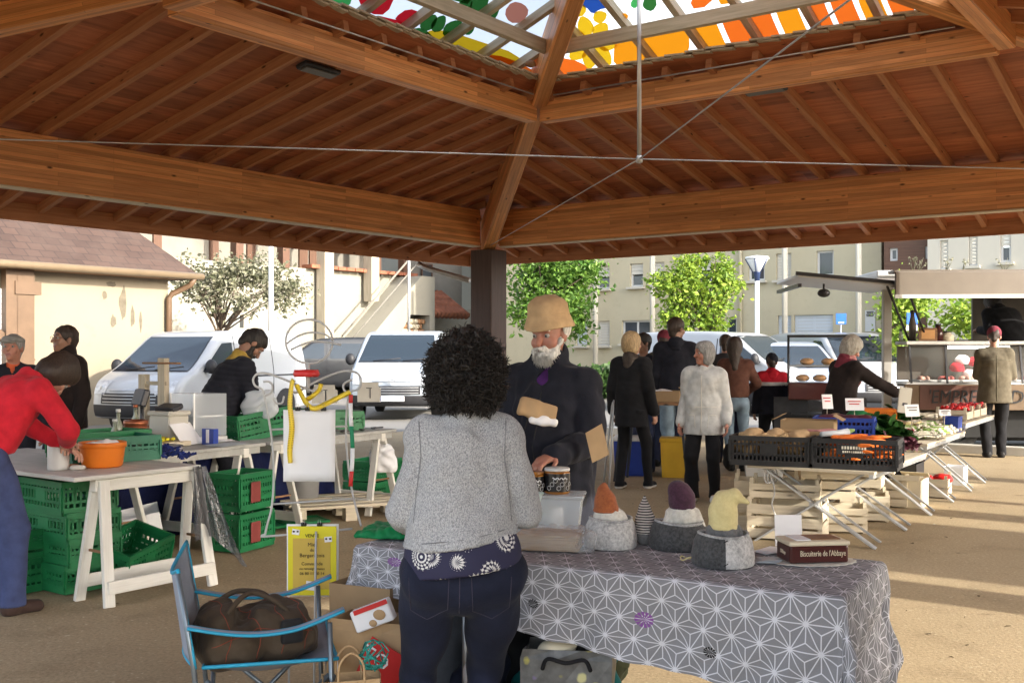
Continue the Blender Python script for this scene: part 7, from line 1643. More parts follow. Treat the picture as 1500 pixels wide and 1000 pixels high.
for px, py, w_, h_, lab in ((476, 577, .22, .16, 'pale grey slate tag at the middle of the far stall'), (541, 574, .20, .17, 'pale grey slate tag with clipped corners before the silver van')):
    s_ = thing('slate_tag', lab, 'tag', P(px, py, 9.3), 0, 'slate tags on the far stall'); o = [(-w_ / 2, -h_ / 2), (w_ / 2, -h_ / 2), (w_ / 2, h_ * .2), (w_ * .4, h_ * .25), (w_ * .4, h_ / 2), (-w_ * .42, h_ / 2), (-w_ * .42, h_ * .3), (-w_ / 2, h_ * .25)]
    MB().prism(o, .02, frame((0, 0, 0), (1, 0, 0), (0, 0, 1))).build('slate', 'kerb_stone', s_); MB().box((.01, -.022, -.01), (.008, .004, .09)).box((.0, -.022, .035), (.05, .004, .006)).build('mark', 'dark_metal', s_)
tz = MB()
for k in range(16): tz.box((rnd.uniform(-.3, .3), rnd.uniform(-.12, .12), .01 + .01 * rnd.random()), (rnd.uniform(.03, .09), .02, .012), rnd.uniform(0, 3))
tag(tz.build('cutlery', 'dark_metal', None, B1 + D_ * 1.25 + N_ * .16 + V((0, 0, ZL)), rotz=aD), 'dark metal tools scattered on the far stall table below the green crate', 'tools')['kind'] = 'stuff'
# pallet, grey bin, bag
pl = thing('pallet', 'wooden pallet on the ground behind the wire stand', 'pallet', G(492, 758) + V((0, .2, 0)), RAD(24))
for y in (-.35, -.17, 0, .17, .35): MB().box((0, y, .125), (1.0, .1, .022)).build('deck_board', 'pale_wood', pl)
for x in (-.44, 0, .44):
    MB().box((x, 0, .102), (.1, .8, .022)).build('stringer_board', 'pale_wood', pl)
    for y in (-.34, 0, .34): MB().box((x, y, .045), (.1, .12, .09)).build('block', 'pale_wood', pl)
mat('bin_grey', (.38, .38, .38), .5, .08, 5); bn = thing('grey_bin', 'pale grey round bin behind the blank paper, standing on the pallet', 'bin', G(442, 752) + V((0, .10, .136))); MB().lathe([(.13, 0), (.15, .34), (.155, .35), (.14, .35), (.12, .01), (0, .01)], 28).build('bin_body', 'bin_grey', bn); MB().tube([(.148 * math.cos(a), .148 * math.sin(a), .22) for a in [2 * PI * i / 28 for i in range(28)]], .006, 6, closed=True).build('band', 'bin_grey', bn)
lump('plastic_bag', 'white plastic bag hanging from the end trestle of the stall', 'bag', P(560, 672, 9.75) - V((0, 0, .12)), [((0, 0, .12), (.13, .07, .14)), ((.04, 0, .05), (.1, .06, .06))], 'white_paper', .010, .010)
# ================================================================ right stall: vegetables on folding X-trestles
R0 = V((2.68, 7.88, 0)); UR = V((.541, .841, 0)); VR = V((-.90, .436, 0)); aR = math.atan2(UR.y, UR.x); aVR = math.atan2(-VR.y, -VR.x)
def rs(t, w, z=0.): return R0 + UR * t + VR * w + V((0, 0, z))
HS = [.585, .66, .735]
def xtrestle(label, t, h, W=.92):
    o = rs(t, 0); th = thing('folding_trestle', label, 'trestle', rs(t, W / 2), aVR, 'folding metal trestles of the vegetable stall')
    for s in (-1, 1):
        for dy, nm in ((-.012, 'leg'), (.03, 'leg')): MB().beam((s * W * .48, dy * s, 0), (-s * W * .40, dy * s, h - .03), .016, .03, (0, 1, 0)).build(nm, 'galv', th, bev=.002)
        MB().tube([(s * W * .40, -.04, h - .03), (s * W * .40, .30, h - .03)], .011, 8).build('rail', 'galv', th)
        MB().beam((s * W * .48, .30, 0), (-s * W * .40, .30, h - .03), .016, .03, (0, 1, 0)).build('leg', 'galv', th, bev=.002)
    MB().box((0, .0, (h - .03) * .545), (.07, .05, .03)).build('pivot', 'galv', th)
    return th
for i, (t_, k, lab) in enumerate(((.02, 0, 'folding metal trestle under the two black crates, nearest to the front'), (1.0, 0, 'second folding metal trestle of the vegetable stall, under the squashes'), (1.95, 1, 'third folding metal trestle of the stall, under the leafy greens'), (2.95, 1, 'fourth folding metal trestle, under the spring onions'), (3.9, 2, 'fifth folding metal trestle, under the strawberries'), (4.75, 2, 'last folding metal trestle of the vegetable stall, farthest away'))): xtrestle(lab, t_, HS[k])
for k, (a, b_, lab) in enumerate(((-.12, 1.62, 'low board table of the vegetable stall with the black crates'), (1.66, 3.4, 'middle board table of the vegetable stall with leafy greens'), (3.44, 5.15, 'far board table of the vegetable stall with strawberries'))):
    t = thing('stall_table', lab, 'table', rs((a + b_) / 2, .46), aR, 'board tables of the vegetable stall'); MB().box((0, 0, HS[k] - .01), (b_ - a, .95, .02)).build('table_top', 'grey_wood', t); MB().box((0, -.455, HS[k] - .035), (b_ - a, .03, .03)).build('edge_rail', 'galv', t)
# black crates at the near end
def bc(label, w0, t0, rz, z): return crate_proto('plastic_crate', label, 'crate', .60, .40, .225, 'black_plastic', nv=20, slat=.3, loc=rs(t0, w0, z), rz=rz, group='black plastic crates')
c1 = bc('black plastic crate of potatoes in paper sacks at the near left corner of the stall', .79, .10, aVR + .02, HS[0]); c2 = bc('black plastic crate of carrots at the near right corner of the vegetable stall', .165, .10, aVR - .0, HS[0])
pl = MB().box((0, -.203, .15), (.24, .006, .075)).build('end_plate', 'black_plastic', c2); text('plate_lettering', 'BEAUVAL', .034, pl, (0, -.2075, .163), (PI / 2, 0, 0), 'white_paper', xs=.9); text('plate_lettering', 'PRIMEURS', .024, pl, (0, -.2075, .133), (PI / 2, 0, 0), 'white_paper', xs=.9)
for o in list(pl.children): bpy.data.objects.remove(o)
mk = MB()
for k in range(9): mk.box((-.08 + .02 * k, -.2075, .163), (.013, .002, .022))
for k in range(11): mk.box((-.075 + .015 * k, -.2075, .133), (.010, .002, .014))
mk.build('worn_lettering', 'shutter_beige', pl)
mat('potato', (.40, .27, .14), .85, .2, 20, bmp=.3); mat('carrot', (.72, .17, .025), .6, .15, 18, bmp=.2); mat('squash', (.62, .33, .13), .5, .12, 6); mat('leaf_veg', (.025, .095, .015), .5, .45, 14); mat('leaf_light', (.22, .34, .08), .5, .3, 12); mat('cauli', (.62, .62, .36), .8, .18, 26, bmp=.6, bscale=90); mat('onion_white', (.66, .62, .50), .5, .12, 12); mat('strawberry', (.55, .02, .02), .35, .2, 40); mat('radish', (.45, .03, .09), .4, .2, 20); mat('asparagus', (.70, .58, .28), .6, .12, 14); mat('beet', (.07, .012, .025), .6, .3, 10)
def copies(proto, n, fn, lab=None):
    for i in range(n):
        o = proto if i == 0 else proto.copy()
        if i: COL.objects.link(o)
        p, r, s = fn(i); o.location = p; o.rotation_euler = r; o.scale = (s, s, s)
X = Blob(); X.ell((0, 0, 0), (.048, .036, .032), .01); X.ell((.02, .004, .004), (.03, .032, .028), .02); X.dis.append(folds(4, 55, .002)); pt0 = blobobj('potato', X, .005, 'potato'); tag(pt0, 'brown potato heaped in the near left black crate', 'potato', 'potatoes in the black crate')
def inc(cr, lx, ly, lz): return (Matrix.Translation(cr.location) @ Matrix.Rotation(cr.rotation_euler.z, 4, 'Z')) @ V((lx, ly, lz))
copies(pt0, 46, lambda i: (inc(c1, rnd.uniform(-.25, .25), rnd.uniform(-.15, .15), .09 + .11 * (i / 46) + .02 * rnd.random()), (rnd.random() * 6, rnd.random(), rnd.random() * 6), rnd.uniform(.8, 1.2)))
for k, (lx, lab) in enumerate(((-.17, 'kraft sack folded over the potatoes, left one in the black crate'), (.0, 'kraft sack over the potatoes, middle one in the black crate'), (.18, 'kraft sack over the potatoes, right one in the black crate'))): lump('paper_sack', lab, 'sack', inc(c1, lx, .03, .15), [((0, 0, .05), (.085, .12, .06)), ((.02, .02, .09), (.05, .08, .03))], 'kraft', .008, .007, aVR)
cm = MB().tube([(0, 0, 0), (.015, 0, .001), (.08, 0, .0), (.15, .003, 0), (.185, .004, 0)], [.012, .019, .017, .011, .002], 10); ca0 = cm.build('carrot', 'carrot'); tag(ca0, 'orange carrot lying in the near right black crate', 'carrot', 'carrots in the black crate')
copies(ca0, 54, lambda i: (inc(c2, rnd.uniform(-.24, .12), rnd.uniform(-.17, .15), .07 + .15 * (i / 54) + .01 * rnd.random()), (rnd.random() * 6, rnd.uniform(-.15, .15), aVR + rnd.uniform(-.5, .5)), rnd.uniform(.85, 1.25)))
lf = thing('leek', 'pale leek lying across the carrots in the black crate', 'leek', inc(c2, -.18, .02, .235), aVR + .9); MB().tube([(-.12, 0, .01), (.02, 0, .015), (.14, 0, .02)], [.02, .02, .028], 10).build('shaft', 'shutter_pale', lf); MB().tube([(.13, .0, .02), (.22, .02, .03)], [.026, .01], 8).build('leaves', 'leaf_light', lf)
# squashes, cauliflowers, boxes behind
X = Blob(); X.ell((0, 0, .055), (.06, .058, .055), .03); X.cap((.03, 0, .055), (.14, .01, .052), .036, .034, .03); sq = blobobj('butternut_squash', X, .006, 'squash'); 
for i, (t_, w_, rz, lab) in enumerate(((.44, .03, .8, 'butternut squash at the stall edge just right of the carrot crate'), (.62, .05, 2.0, 'butternut squash behind the first one, half hidden'), (.56, .20, 1.4, 'butternut squash lying beside the cauliflower'))):
    o = sq if i == 0 else sq.copy()
    if i: COL.objects.link(o)
    o.location = rs(t_, w_, HS[0]); o.rotation_euler = (0, 0, rz); tag(o, lab, 'squash', 'butternut squashes on the stall')
def cauli(label, p, s=1.):
    t = thing('cauliflower', label, 'cauliflower', p, rnd.random() * 6, 'cauliflowers on the stall'); X = Blob(); r_ = random.Random(len(label))
    for _ in range(16):
        d = V((r_.gauss(0, 1), r_.gauss(0, 1), abs(r_.gauss(0, 1)))).normalized(); X.ell(d * .055 * s + V((0, 0, .07 * s)), .034 * s, .01)
    X.ell((0, 0, .06 * s), .06 * s, .02); X.dis.append(folds(4, 190, .002)); blobobj('curd', X, .005, 'cauli', t)
    lv = MB()
    for k in range(7):
        a = k * .9; e = V((math.cos(a), math.sin(a), 0)); sd = V((-e.y, e.x, 0)); lv.grid(lambda u, v_: e * (.04 + .075 * math.sin(v_ * 1.7)) * s + sd * (u - .5) * .11 * math.sin(PI * min(1, v_ + .15)) * s + V((0, 0, (.01 + .12 * v_ + .02 * math.sin(u * 9)) * s)), 5, 6)
    lv.build('leaves', 'leaf_light', t, solid=.003)
cauli('cauliflower behind the carrot crate, left of the two', rs(.50, .36, HS[0]), 1.15); cauli('cauliflower behind the carrot crate, right of the two', rs(.62, .22, HS[0]), 1.25); cauli('smaller cauliflower at the back by the cardboard box', rs(.85, .42, HS[0]), .9)
def cbox(label, p, rz, w, d, h, m='cardboard', open_=True):
    t = thing('cardboard_box', label, 'box', p, rz); tub(w, d, h, tap=.99).build('carton', m, t)
    if open_:
        for s in (-1, 1): MB().box((s * (w / 2 + .03), 0, h + .02), (.09, d * .98, .004), RY(s * .5)).build('flap', m, t)
    return t
cbox('brown cardboard box behind the black crates on the stall', rs(.75, .72, HS[0]), aVR + .05, .42, .26, .31)
cbox('flat kraft box with red print lying over the potato crate', rs(.30, .66, HS[0] + .20), aVR + .1, .36, .2, .05, 'kraft', False)
lump('paper_wrap', 'red and white printed paper lying between the black crates', 'paper', rs(.30, .50, HS[0] + .24), [((0, 0, .01), (.12, .06, .012)), ((.06, .02, .015), (.05, .04, .014))], 'c_pink', .006, .006, aVR)
gcb = crate_proto('plastic_crate', 'royal blue plastic crate on the stall under the price cards', 'crate', .50, .36, .30, 'blue_plastic', nv=14, slat=.6, loc=rs(1.42, .62, HS[0]), rz=aVR + .08)
lump('dark_vegetables', 'dark aubergines filling the blue crate', 'vegetables', rs(1.42, .62, HS[0] + .22), [((.1 * k - .15, .05 * (k % 2), .05), (.08, .1, .05)) for k in range(4)], 'beet', .008, .004, aVR)
def pricecard(label, px, py, Y, w, h, rot=0., red=True):
    t = thing('price_card', label, 'price card', P(px, py, Y), rot, 'price cards on the stall'); MB().box((0, 0, 0), (w, .004, h), RX(-.2)).build('card', 'white_paper', t)
    mk = MB(); 
    for k in range(3): mk.box((rnd.uniform(-.01, .01), -.006 - .002 * (1 - k), h * (.25 - .22 * k)), (w * (.7 - .15 * k), .003, h * .07), RX(-.2))
    mk.build('handwriting', 'red_paint' if red else 'ink', t); MB().tube([(0, .004, -h / 2), (0, .01, -h / 2 - .12)], .004, 5).build('stake', 'pale_wood', t)
pricecard('narrow white price card with red writing, left of the pair', 1212, 588, 9.6, .10, .13, .2); pricecard('wide white price card with red lettering, right of the pair', 1252, 592, 9.6, .165, .11, .0); pricecard('tilted white price card among the yellow asparagus', 1336, 601, 9.6, .15, .11, .3, False); pricecard('white card lying by the strawberries', 1384, 604, 10.4, .12, .06, .1, False)
gp_ = thing('price_slate', 'grey plastic panel held upright by the leaning woman', 'panel', P(1325, 586, 10.4), .1); MB().box((0, 0, 0), (.13, .012, .25), RY(.12)).build('panel', 'shutter_beige', gp_, bev=.01); MB().box((0, -.008, -.04), (.05, .003, .03), RY(.12)).build('mark', 'dark_metal', gp_)
oc = crate_proto('plastic_crate', 'bright orange plastic crate on the stall beside the grey panel', 'crate', .30, .26, .22, 'orange_plastic', nv=8, slat=.6, loc=rs(3.1, .74, HS[1]), rz=aVR + .2)
lump('green_bag', 'dark green bag beside the orange crate', 'bag', rs(2.7, .85, HS[1]), [((0, 0, .1), (.14, .1, .13))], 'green_plastic', .01, .008)
# leafy greens heap (leaves beyond counting), beets, onions
def leafheap(name, label, p, rx, ry, rz_, n, m, L=.10, cat='vegetables', w=.35):
    r_ = random.Random(n); mb = MB()
    for _ in range(n):
        a = r_.random() * 6.283; q = math.sqrt(r_.random()); c = V((rx * q * math.cos(a), ry * q * math.sin(a), rz_ * (1 - q * q) * r_.random() + .01)); d = V((r_.gauss(0, 1), r_.gauss(0, 1), r_.gauss(.15, .35))).normalized(); s = d.cross(V((0, 0, 1))).normalized(); l = L * r_.uniform(.6, 1.2); up = V((0, 0, l * .12))
        mb.add([c - d * l * .5, c - d * .1 * l + s * l * w + up, c + d * l * .35 + s * l * w * .7 + up, c + d * l * .55, c + d * l * .35 - s * l * w * .7 + up, c - d * .1 * l - s * l * w + up], [(0, 1, 2, 3), (0, 3, 4, 5)], 0, None, True)
    o = tag(mb.build(name, m, None, p, rotz=aR), label, cat); o['kind'] = 'stuff'; return o
leafheap('salad_greens', 'heap of dark green leafy salad in the middle of the stall', rs(1.85, .46, HS[1]), .36, .30, .20, 760, 'leaf_veg', .14); leafheap('beet_leaves', 'dark red beet leaves in front of the leafy greens', rs(1.5, .22, HS[0] + .05), .24, .16, .08, 220, 'beet', .12); leafheap('leek_greens', 'dark green leek tops lying at the back of the stall', rs(3.5, .62, HS[2]), .30, .16, .09, 200, 'leaf_veg', .22, w=.12)
def bunch(name, label, p, rz, n, m1, m2, L=.22, r=.014, grp=None, tail='leaf_light'):
    t = thing(name, label, 'vegetables', p, rz, grp); bl, st = MB(), MB(); r_ = random.Random(len(label))
    for _ in range(n):
        y, z = r_.gauss(0, .03), .02 + abs(r_.gauss(0, .022)); bl.ball((r_.uniform(-.01, .01), y, z), (r * 1.25, r, r), 8, 6); st.tube([(.01, y, z), (L * .55, y * .8, z + .01), (L, y * 1.6 + r_.gauss(0, .015), z * .8)], [r * .45, r * .4, r * .3], 5)
    bl.build('bulb', m1, t); st.build('stalk', m2, t)
for k in range(19): bunch('onion_bunch', 'bunch of white spring onions with pale roots on the stall', rs(2.15 + .14 * (k % 9), .05 + .15 * (k // 9) + .02 * (k % 2), HS[1] + .03 * (k // 9)), aR + 2.4 + .3 * math.sin(k * 2), 9, 'onion_white', 'leaf_light' if k % 3 else 'onion_white', .24, .017, 'bunches of spring onions')
for k in range(4): bunch('radish_bunch', 'bunch of small red radishes between greens and spring onions', rs(2.1 + .1 * k, .22 + .05 * (k % 2), HS[1] + .03), aR + 1.4 + k, 9, 'radish', 'leaf_light', .15, .013, 'bunches of radishes')
for k in range(9): bunch('leek_bunch', 'bunch of white-rooted leeks at the back of the far table', rs(3.1 + .11 * k, .30 + .14 * (k % 2), HS[2] + .02 if k > 3 else HS[1] + .05), aR + 1.9, 6, 'onion_white', 'onion_white', .26, .016, 'bunches of leeks')
wc = lambda label, p, rz, w, d, h, grp: wooden(label, p, rz, w, d, h, grp)
def wooden(label, p, rz, w=.50, d=.32, h=.20, grp='wooden produce crates', m='pale_wood', n=3):
    t = thing('wooden_crate', label, 'crate', p, rz, grp)
    for s in (-1, 1):
        sb = MB(); eb = MB(); sl = (h - .02) / n
        for k in range(n): sb.box((0, s * d / 2, .01 + sl * (k + .42)), (w, .008, sl * .80)); 
        for k in range(max(2, n - 1)): s2 = (h - .01) / max(2, n - 1); eb.box((s * w / 2, 0, .01 + s2 * (k + .45)), (.010, d, s2 * .86))
        sb.build('side_slats', m, t); eb.build('end_slats', m, t)
        for q in (-1, 1): MB().box((s * (w / 2 - .016), q * (d / 2 - .016), h / 2 + .012), (.026, .026, h + .024)).build('corner_post', m, t)
    fb = MB()
    for k in range(4): fb.box((0, -d * .36 + k * d * .24, .012), (w - .02, d * .2, .006))
    fb.build('floor_slats', m, t); return t
yc = wooden('shallow wooden tray of yellow asparagus on the stall', rs(2.55, .46, HS[1]), aVR, .46, .32, .10, 'wooden trays on the stall', n=2)
asp = MB().tube([(0, 0, 0), (.1, .002, .0), (.19, 0, .0), (.215, 0, 0)], [.011, .011, .010, .003], 8); a0 = asp.build('asparagus_spear', 'asparagus'); tag(a0, 'pale yellow asparagus spear lying in the wooden tray', 'asparagus', 'asparagus spears in the tray')
copies(a0, 34, lambda i: (inc(yc, -.2 + .4 * ((i * 7) % 34) / 34, rnd.uniform(-.14, -.05), .07 + .05 * (i / 34)), (0, rnd.uniform(-.1, .1), aVR + PI / 2 + rnd.uniform(-.25, .25)), rnd.uniform(.9, 1.15)))
cbx = wooden('plain wooden box behind the asparagus tray', rs(2.05, .76, HS[1]), aVR + .06, .50, .22, .16, 'wooden trays on the stall', n=2)
lump('bread_sack', 'kraft sack in the plain wooden box behind the asparagus', 'sack', rs(2.05, .76, HS[1] + .05), [((-.1, 0, .08), (.12, .08, .09)), ((.12, 0, .08), (.11, .08, .08))], 'kraft', .009, .008, aVR)
st_ = []
for k, lab in enumerate(('punnet crate of strawberries nearest on the far table', 'punnet crate of strawberries in the middle of the far table', 'punnet crate of strawberries at the far end of the stall')):
    q = wooden(lab, rs(4.0 + .42 * k, .20, HS[2]), aR, .36, .30, .115, 'strawberry crates', 'pale_wood', 1); st_.append(q)
X = Blob(); X.ell((0, 0, 0), (.017, .017, .018), .01); X.cap((0, 0, 0), (0, 0, -.02), .014, .004, .01); s0 = blobobj('strawberry', X, .004, 'strawberry'); tag(s0, 'ripe red strawberry heaped in a punnet crate', 'strawberry', 'strawberries in the crates')
copies(s0, 96, lambda i: (inc(st_[i % 3], rnd.uniform(-.15, .15), rnd.uniform(-.12, .12), .10 + .035 * rnd.random()), (rnd.random() * 6, rnd.random() * 6, 0), rnd.uniform(1.0, 1.4)))
bb = thing('blue_punnet', 'small blue cardboard punnet at the stall edge before the strawberries', 'punnet', rs(3.25, .08, HS[1]), aR); tub(.22, .14, .15, tap=.9).build('tub', 'blue_plastic', bb)
# ---- crates under and beside the stall
wd = [((1182, 806, .30, 0), .56, .36, .30, 'wooden crate on the ground under the near trestle, largest in front'), ((1180, 806, .33, .31), .52, .34, .14, 'shallow wooden crate lying on the largest crate under the near trestle'), ((1160, 800, .55, 0), .5, .34, .44, 'tall wooden crate behind the largest one under the near trestle'),
      ((1262, 795, .35, 0), .42, .32, .22, 'wooden crate beside the near trestle, lower one of two'), ((1250, 790, .42, .23), .42, .32, .26, 'wooden crate with dark mark, upper one of two'), ((1296, 775, .30, 0), .40, .3, .24, 'wooden crate on the ground left of the second trestle'), ((1292, 770, .36, .25), .40, .3, .2, 'wooden crate on top of the one by the second trestle'),
      ((1330, 752, .28, 0), .36, .28, .26, 'pale crate with a hand hole standing under the middle table'), ((1318, 750, .4, .27), .34, .28, .24, 'pale crate with printed label stacked under the middle table')]
for i, ((px, py, dy, z), w_, d_, h_, lab) in enumerate(wd): wooden(lab, G(px, py) + V((0, dy + .24, z + .004)), aVR + rnd.uniform(-.12, .12) + .12, w_, d_, h_, n=3 if h_ > .2 else 2)
wooden('wooden crate with red apples on the sunlit ground by the far trestles', G(1392, 728) + V((-.12, .15, 0)), aR + .1, .44, .32, .2, m='pale_wood', n=2); lump('apples', 'red apples filling the sunlit wooden crate on the ground', 'apples', G(1392, 728) + V((-.12, .15, .1)), [((-.1, 0, .06), (.1, .1, .06)), ((.1, 0, .06), (.1, .1, .06))], 'strawberry', .008, .006)
cbox('pale cardboard box standing in the sun under the middle table', G(1345, 745) + V((0, .2, 0)), aR, .34, .26, .26, 'cream'); cbox('dark printed cardboard box behind the apple crate', G(1350, 742) + V((.05, .55, 0)), aR, .34, .28, .36, 'black_plastic'); cbox('small white box on the ground by the last trestle', G(1425, 712) + V((-.1, .2, 0)), aR, .26, .2, .2, 'white_paper', False); cbox('brown cardboard box under the greens on the ground', G(1235, 760) + V((0, .5, 0)), aVR, .5, .4, .38)
lump('plastic_bag', 'crumpled white bag on the wooden crates under the stall', 'bag', G(1255, 790) + V((0, .45, .5)), [((0, 0, .05), (.12, .09, .06))], 'white_paper', .008, .008); lump('black_bag', 'black bin bag behind the sunlit box under the stall', 'bag', G(1330, 735) + V((.15, .7, 0)), [((0, 0, .2), (.2, .18, .24))], 'black_cloth', .010, .01)
rp_ = MB(); 
for k in range(3): rp_.tube([V((.03 * math.cos(a) + .025 * k, .02 * k, .42 + .055 * math.sin(a))) for a in [2 * PI * i / 20 for i in range(20)]], .006, 5, closed=True)
rp_.tube(smooth([(.03, 0, .40), (.05, 0, .3), (.03, .0, .2), (.06, 0, .1), (.05, 0, .0)]), .006, 5); tag(rp_.build('rope', 'white_wire', None, rs(.0, .80, .08)), 'white rope looped from the near corner of the vegetable stall', 'rope')
# ---- blonde's table, tubs, stroller, glass case
tb2 = thing('market_table', 'small dark-legged table carrying a cardboard box between the shoppers', 'table', V((1.62, 12.05, 0)), RAD(-25)); MB().box((0, 0, .88), (.80, .5, .03)).build('table_top', 'brown_wood', tb2)
for x in (-1, 1):
    for y in (-1, 1): MB().beam((x * .33, y * .2, .87), (x * .42, y * .22, 0), .025, .025, (0, 1, 0)).build('leg', 'dark_metal', tb2)
cbox('shallow cardboard box with printed lid on the small dark table', V((1.65, 12.0, .897)), RAD(-20), .5, .34, .12, 'cardboard'); lump('printed_bags', 'printed paper bags in the shallow cardboard box', 'bags', V((1.60, 12.0, .96)), [((-.1, 0, .05), (.12, .1, .04)), ((.1, .03, .04), (.1, .1, .04))], 'white_paper', .009, .008)
def bigtub(label, p, r, h, m):
    t = thing('cool_box', label, 'cool box', p, RAD(-10)); tub(r * 2.1, r * 1.7, h, tap=.9).build('tub', m, t); MB().box((0, 0, h - .01), (r * 2.2, r * 1.8, .05)).build('rim', m if m == 'tub_yellow' else 'pvc_white', t, bev=.01); return t
mat('tub_yellow', (.62, .38, .03), .5, .1, 5); bigtub('yellow plastic tub on the ground behind the blonde woman', V((1.93, 12.5, 0)), .19, .44, 'tub_yellow'); bigtub('blue plastic cool box on the ground beyond the blonde woman\'s legs', V((1.42, 12.7, 0)), .20, .44, 'blue_plastic'); bigtub('white plastic cool box beyond the silver anorak, low on the ground', V((2.95, 12.6, 0)), .22, .34, 'jug_plastic')
la = thing('folding_stand', 'thin white folding stand leaning left of the blonde woman', 'stand', V((1.02, 11.3, 0))); MB().tube([(0, 0, 0), (.06, .1, .95)], .011, 8).build('leg', 'white_wire', la); MB().tube([(-.03, .35, 0), (.05, .1, .95)], .011, 8).build('leg', 'white_wire', la); MB().tube([(.03, .1, .95), (.35, .15, .95)], .011, 8).build('top_bar', 'white_wire', la)
sr = thing('stroller', 'black pushchair with folded hood behind the boy', 'pushchair', V((3.72, 13.7, 0)), RAD(20)); X = Blob(); X.rbox((0, 0, .62), (.24, .26, .20), .1); X.ell((0, .08, .86), (.25, .22, .18), .05); X.cap((0, -.2, .5), (0, -.35, .3), .16, .12, .05); X.dis.append(folds(5, 20, .006)); blobobj('seat_shell', X, .014, 'black_cloth', sr)
for x in (-1, 1):
    MB().tube([(x * .24, -.35, .16), (x * .24, .1, .6), (x * .24, .38, 1.02)], .014, 8).build('frame', 'dark_metal', sr); MB().tube([(x * .24, .3, .16), (x * .24, -.05, .55)], .014, 8).build('frame', 'dark_metal', sr)
    for y in (-.35, .3): MB().lathe([(.06, -.02), (.12, -.02), (.12, .02), (.06, .02)], 16, (x * .25, y, .12), 0, RY(PI / 2)).build('wheel', 'rubber', sr)
MB().tube([(-.24, .38, 1.02), (.24, .38, 1.02)], .018, 8).build('handle', 'rubber', sr)
lump('handbag', 'black handbag hanging beside the white-haired woman\'s knee', 'bag', V((2.12, 10.55, .28)), [((0, 0, .14), (.05, .09, .13))], 'black_cloth', .009, .005)
dc = thing('display_case', 'curved glass display case of pastries on a black stand', 'display case', V((3.72, 13.0, 0)), RAD(-14)); MB().box((0, 0, .98), (.74, .55, .20)).build('base', 'tin_maroon', dc, bev=.01)
def gcv(u, v_): a = v_ * PI / 2; return V(((u - .5) * .72, -.27 + .30 * (1 - math.cos(a)), 1.08 + .55 * math.sin(a)))
m, nt, b = newmat('case_glass'); b.inputs['Base Color'].default_value = (.25, .28, .28, 1); b.inputs['Roughness'].default_value = .05; b.inputs['Alpha'].default_value = .14; b.inputs['Specular IOR Level'].default_value = .9
MB().grid(gcv, 4, 10).build('curved_glass', 'case_glass', dc); MB().box((0, .12, 1.64), (.76, .32, .03)).build('top_panel', 'dark_metal', dc)
for x in (-1, 1): MB().tube([V((x * .37, p.y, p.z)) for p in [gcv(0, i / 10) for i in range(11)]], .012, 6).build('side_frame', 'dark_metal', dc); MB().beam((x * .36, .26, 1.08), (x * .36, .26, 1.63), .02, .02, (1, 0, 0)).build('side_frame', 'dark_metal', dc); MB().beam((x * .34, .0, 0), (x * .34, 0, .9), .03, .4, (1, 0, 0)).build('leg', 'dark_metal', dc)
MB().box((0, .05, 1.28), (.70, .3, .015)).build('shelf', 'steel', dc); MB().box((0, .05, .50), (.66, .4, .02)).build('wire_rack', 'dark_metal', dc); MB().box((0, .05, .70), (.66, .4, .02)).build('wire_rack', 'dark_metal', dc)
for i, (x, z) in enumerate(((-.2, 1.09), (.0, 1.09), (.2, 1.09), (-.15, 1.29), (.1, 1.29))): lump('pastry', 'golden pastry on a shelf of the curved glass case', 'pastry', dc.location + RZ(RAD(-14)) @ V((x, .02, z)), [((0, 0, .04), (.085, .07, .045))], 'squash', .010, .004)['group'] = 'pastries in the glass case'
# ================================================================ food truck
FT = V((5.38, 15.9, 0)); FA = RAD(-4)
tr = thing('food_truck', 'open-sided food truck with glass counter, raised awning and lettered front panel', 'food truck', FT, FA)
def part(mb, nm, m, **k): return mb.build(nm, m, tr, **k)
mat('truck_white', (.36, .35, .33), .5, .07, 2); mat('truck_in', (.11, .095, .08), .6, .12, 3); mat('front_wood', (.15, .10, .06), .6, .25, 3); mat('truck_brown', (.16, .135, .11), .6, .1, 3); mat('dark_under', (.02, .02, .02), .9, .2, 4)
Lx = 5.2
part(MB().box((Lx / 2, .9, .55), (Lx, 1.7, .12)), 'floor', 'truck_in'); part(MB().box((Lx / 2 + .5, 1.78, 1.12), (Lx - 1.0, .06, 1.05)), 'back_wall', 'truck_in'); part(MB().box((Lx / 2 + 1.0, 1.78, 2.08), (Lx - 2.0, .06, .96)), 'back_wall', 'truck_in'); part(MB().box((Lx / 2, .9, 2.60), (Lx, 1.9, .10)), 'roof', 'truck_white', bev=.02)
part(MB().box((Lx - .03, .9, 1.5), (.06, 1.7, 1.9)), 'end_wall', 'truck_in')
part(MB().box((.13, -.10, 1.20), (.12, .12, 2.40)), 'corner_post', 'truck_white', bev=.01)
# awning: deep hollow flap over the counter with white lower edge
aw = part(MB().box((Lx / 2 + .02, -.62, 2.42), (Lx + .1, 1.15, .05), RX(.16)), 'awning', 'truck_brown', bev=.01)
MB().box((Lx / 2, -1.17, 2.375), (Lx + .1, .05, .34)).build('awning_front', 'truck_brown', aw, bev=.01); MB().box((Lx / 2, -1.19, 2.205), (Lx + .12, .05, .05)).build('white_edge', 'pvc_white', aw)
MB().box((Lx / 2, -1.02, 2.55), (Lx + .12, .30, .04)).build('gutter_ledge', 'truck_brown', aw)
sd = part(MB().box((-.60, -.15, 2.44), (1.45, 1.7, .035), RY(.10)), 'side_flap', 'pvc_white'); MB().box((-.62, -1.0, 2.47), (1.48, .05, .05), RY(.10)).build('flap_edge', 'dark_metal', sd); MB().box((-1.30, -.15, 2.375), (.05, 1.7, .05)).build('flap_edge', 'dark_metal', sd)
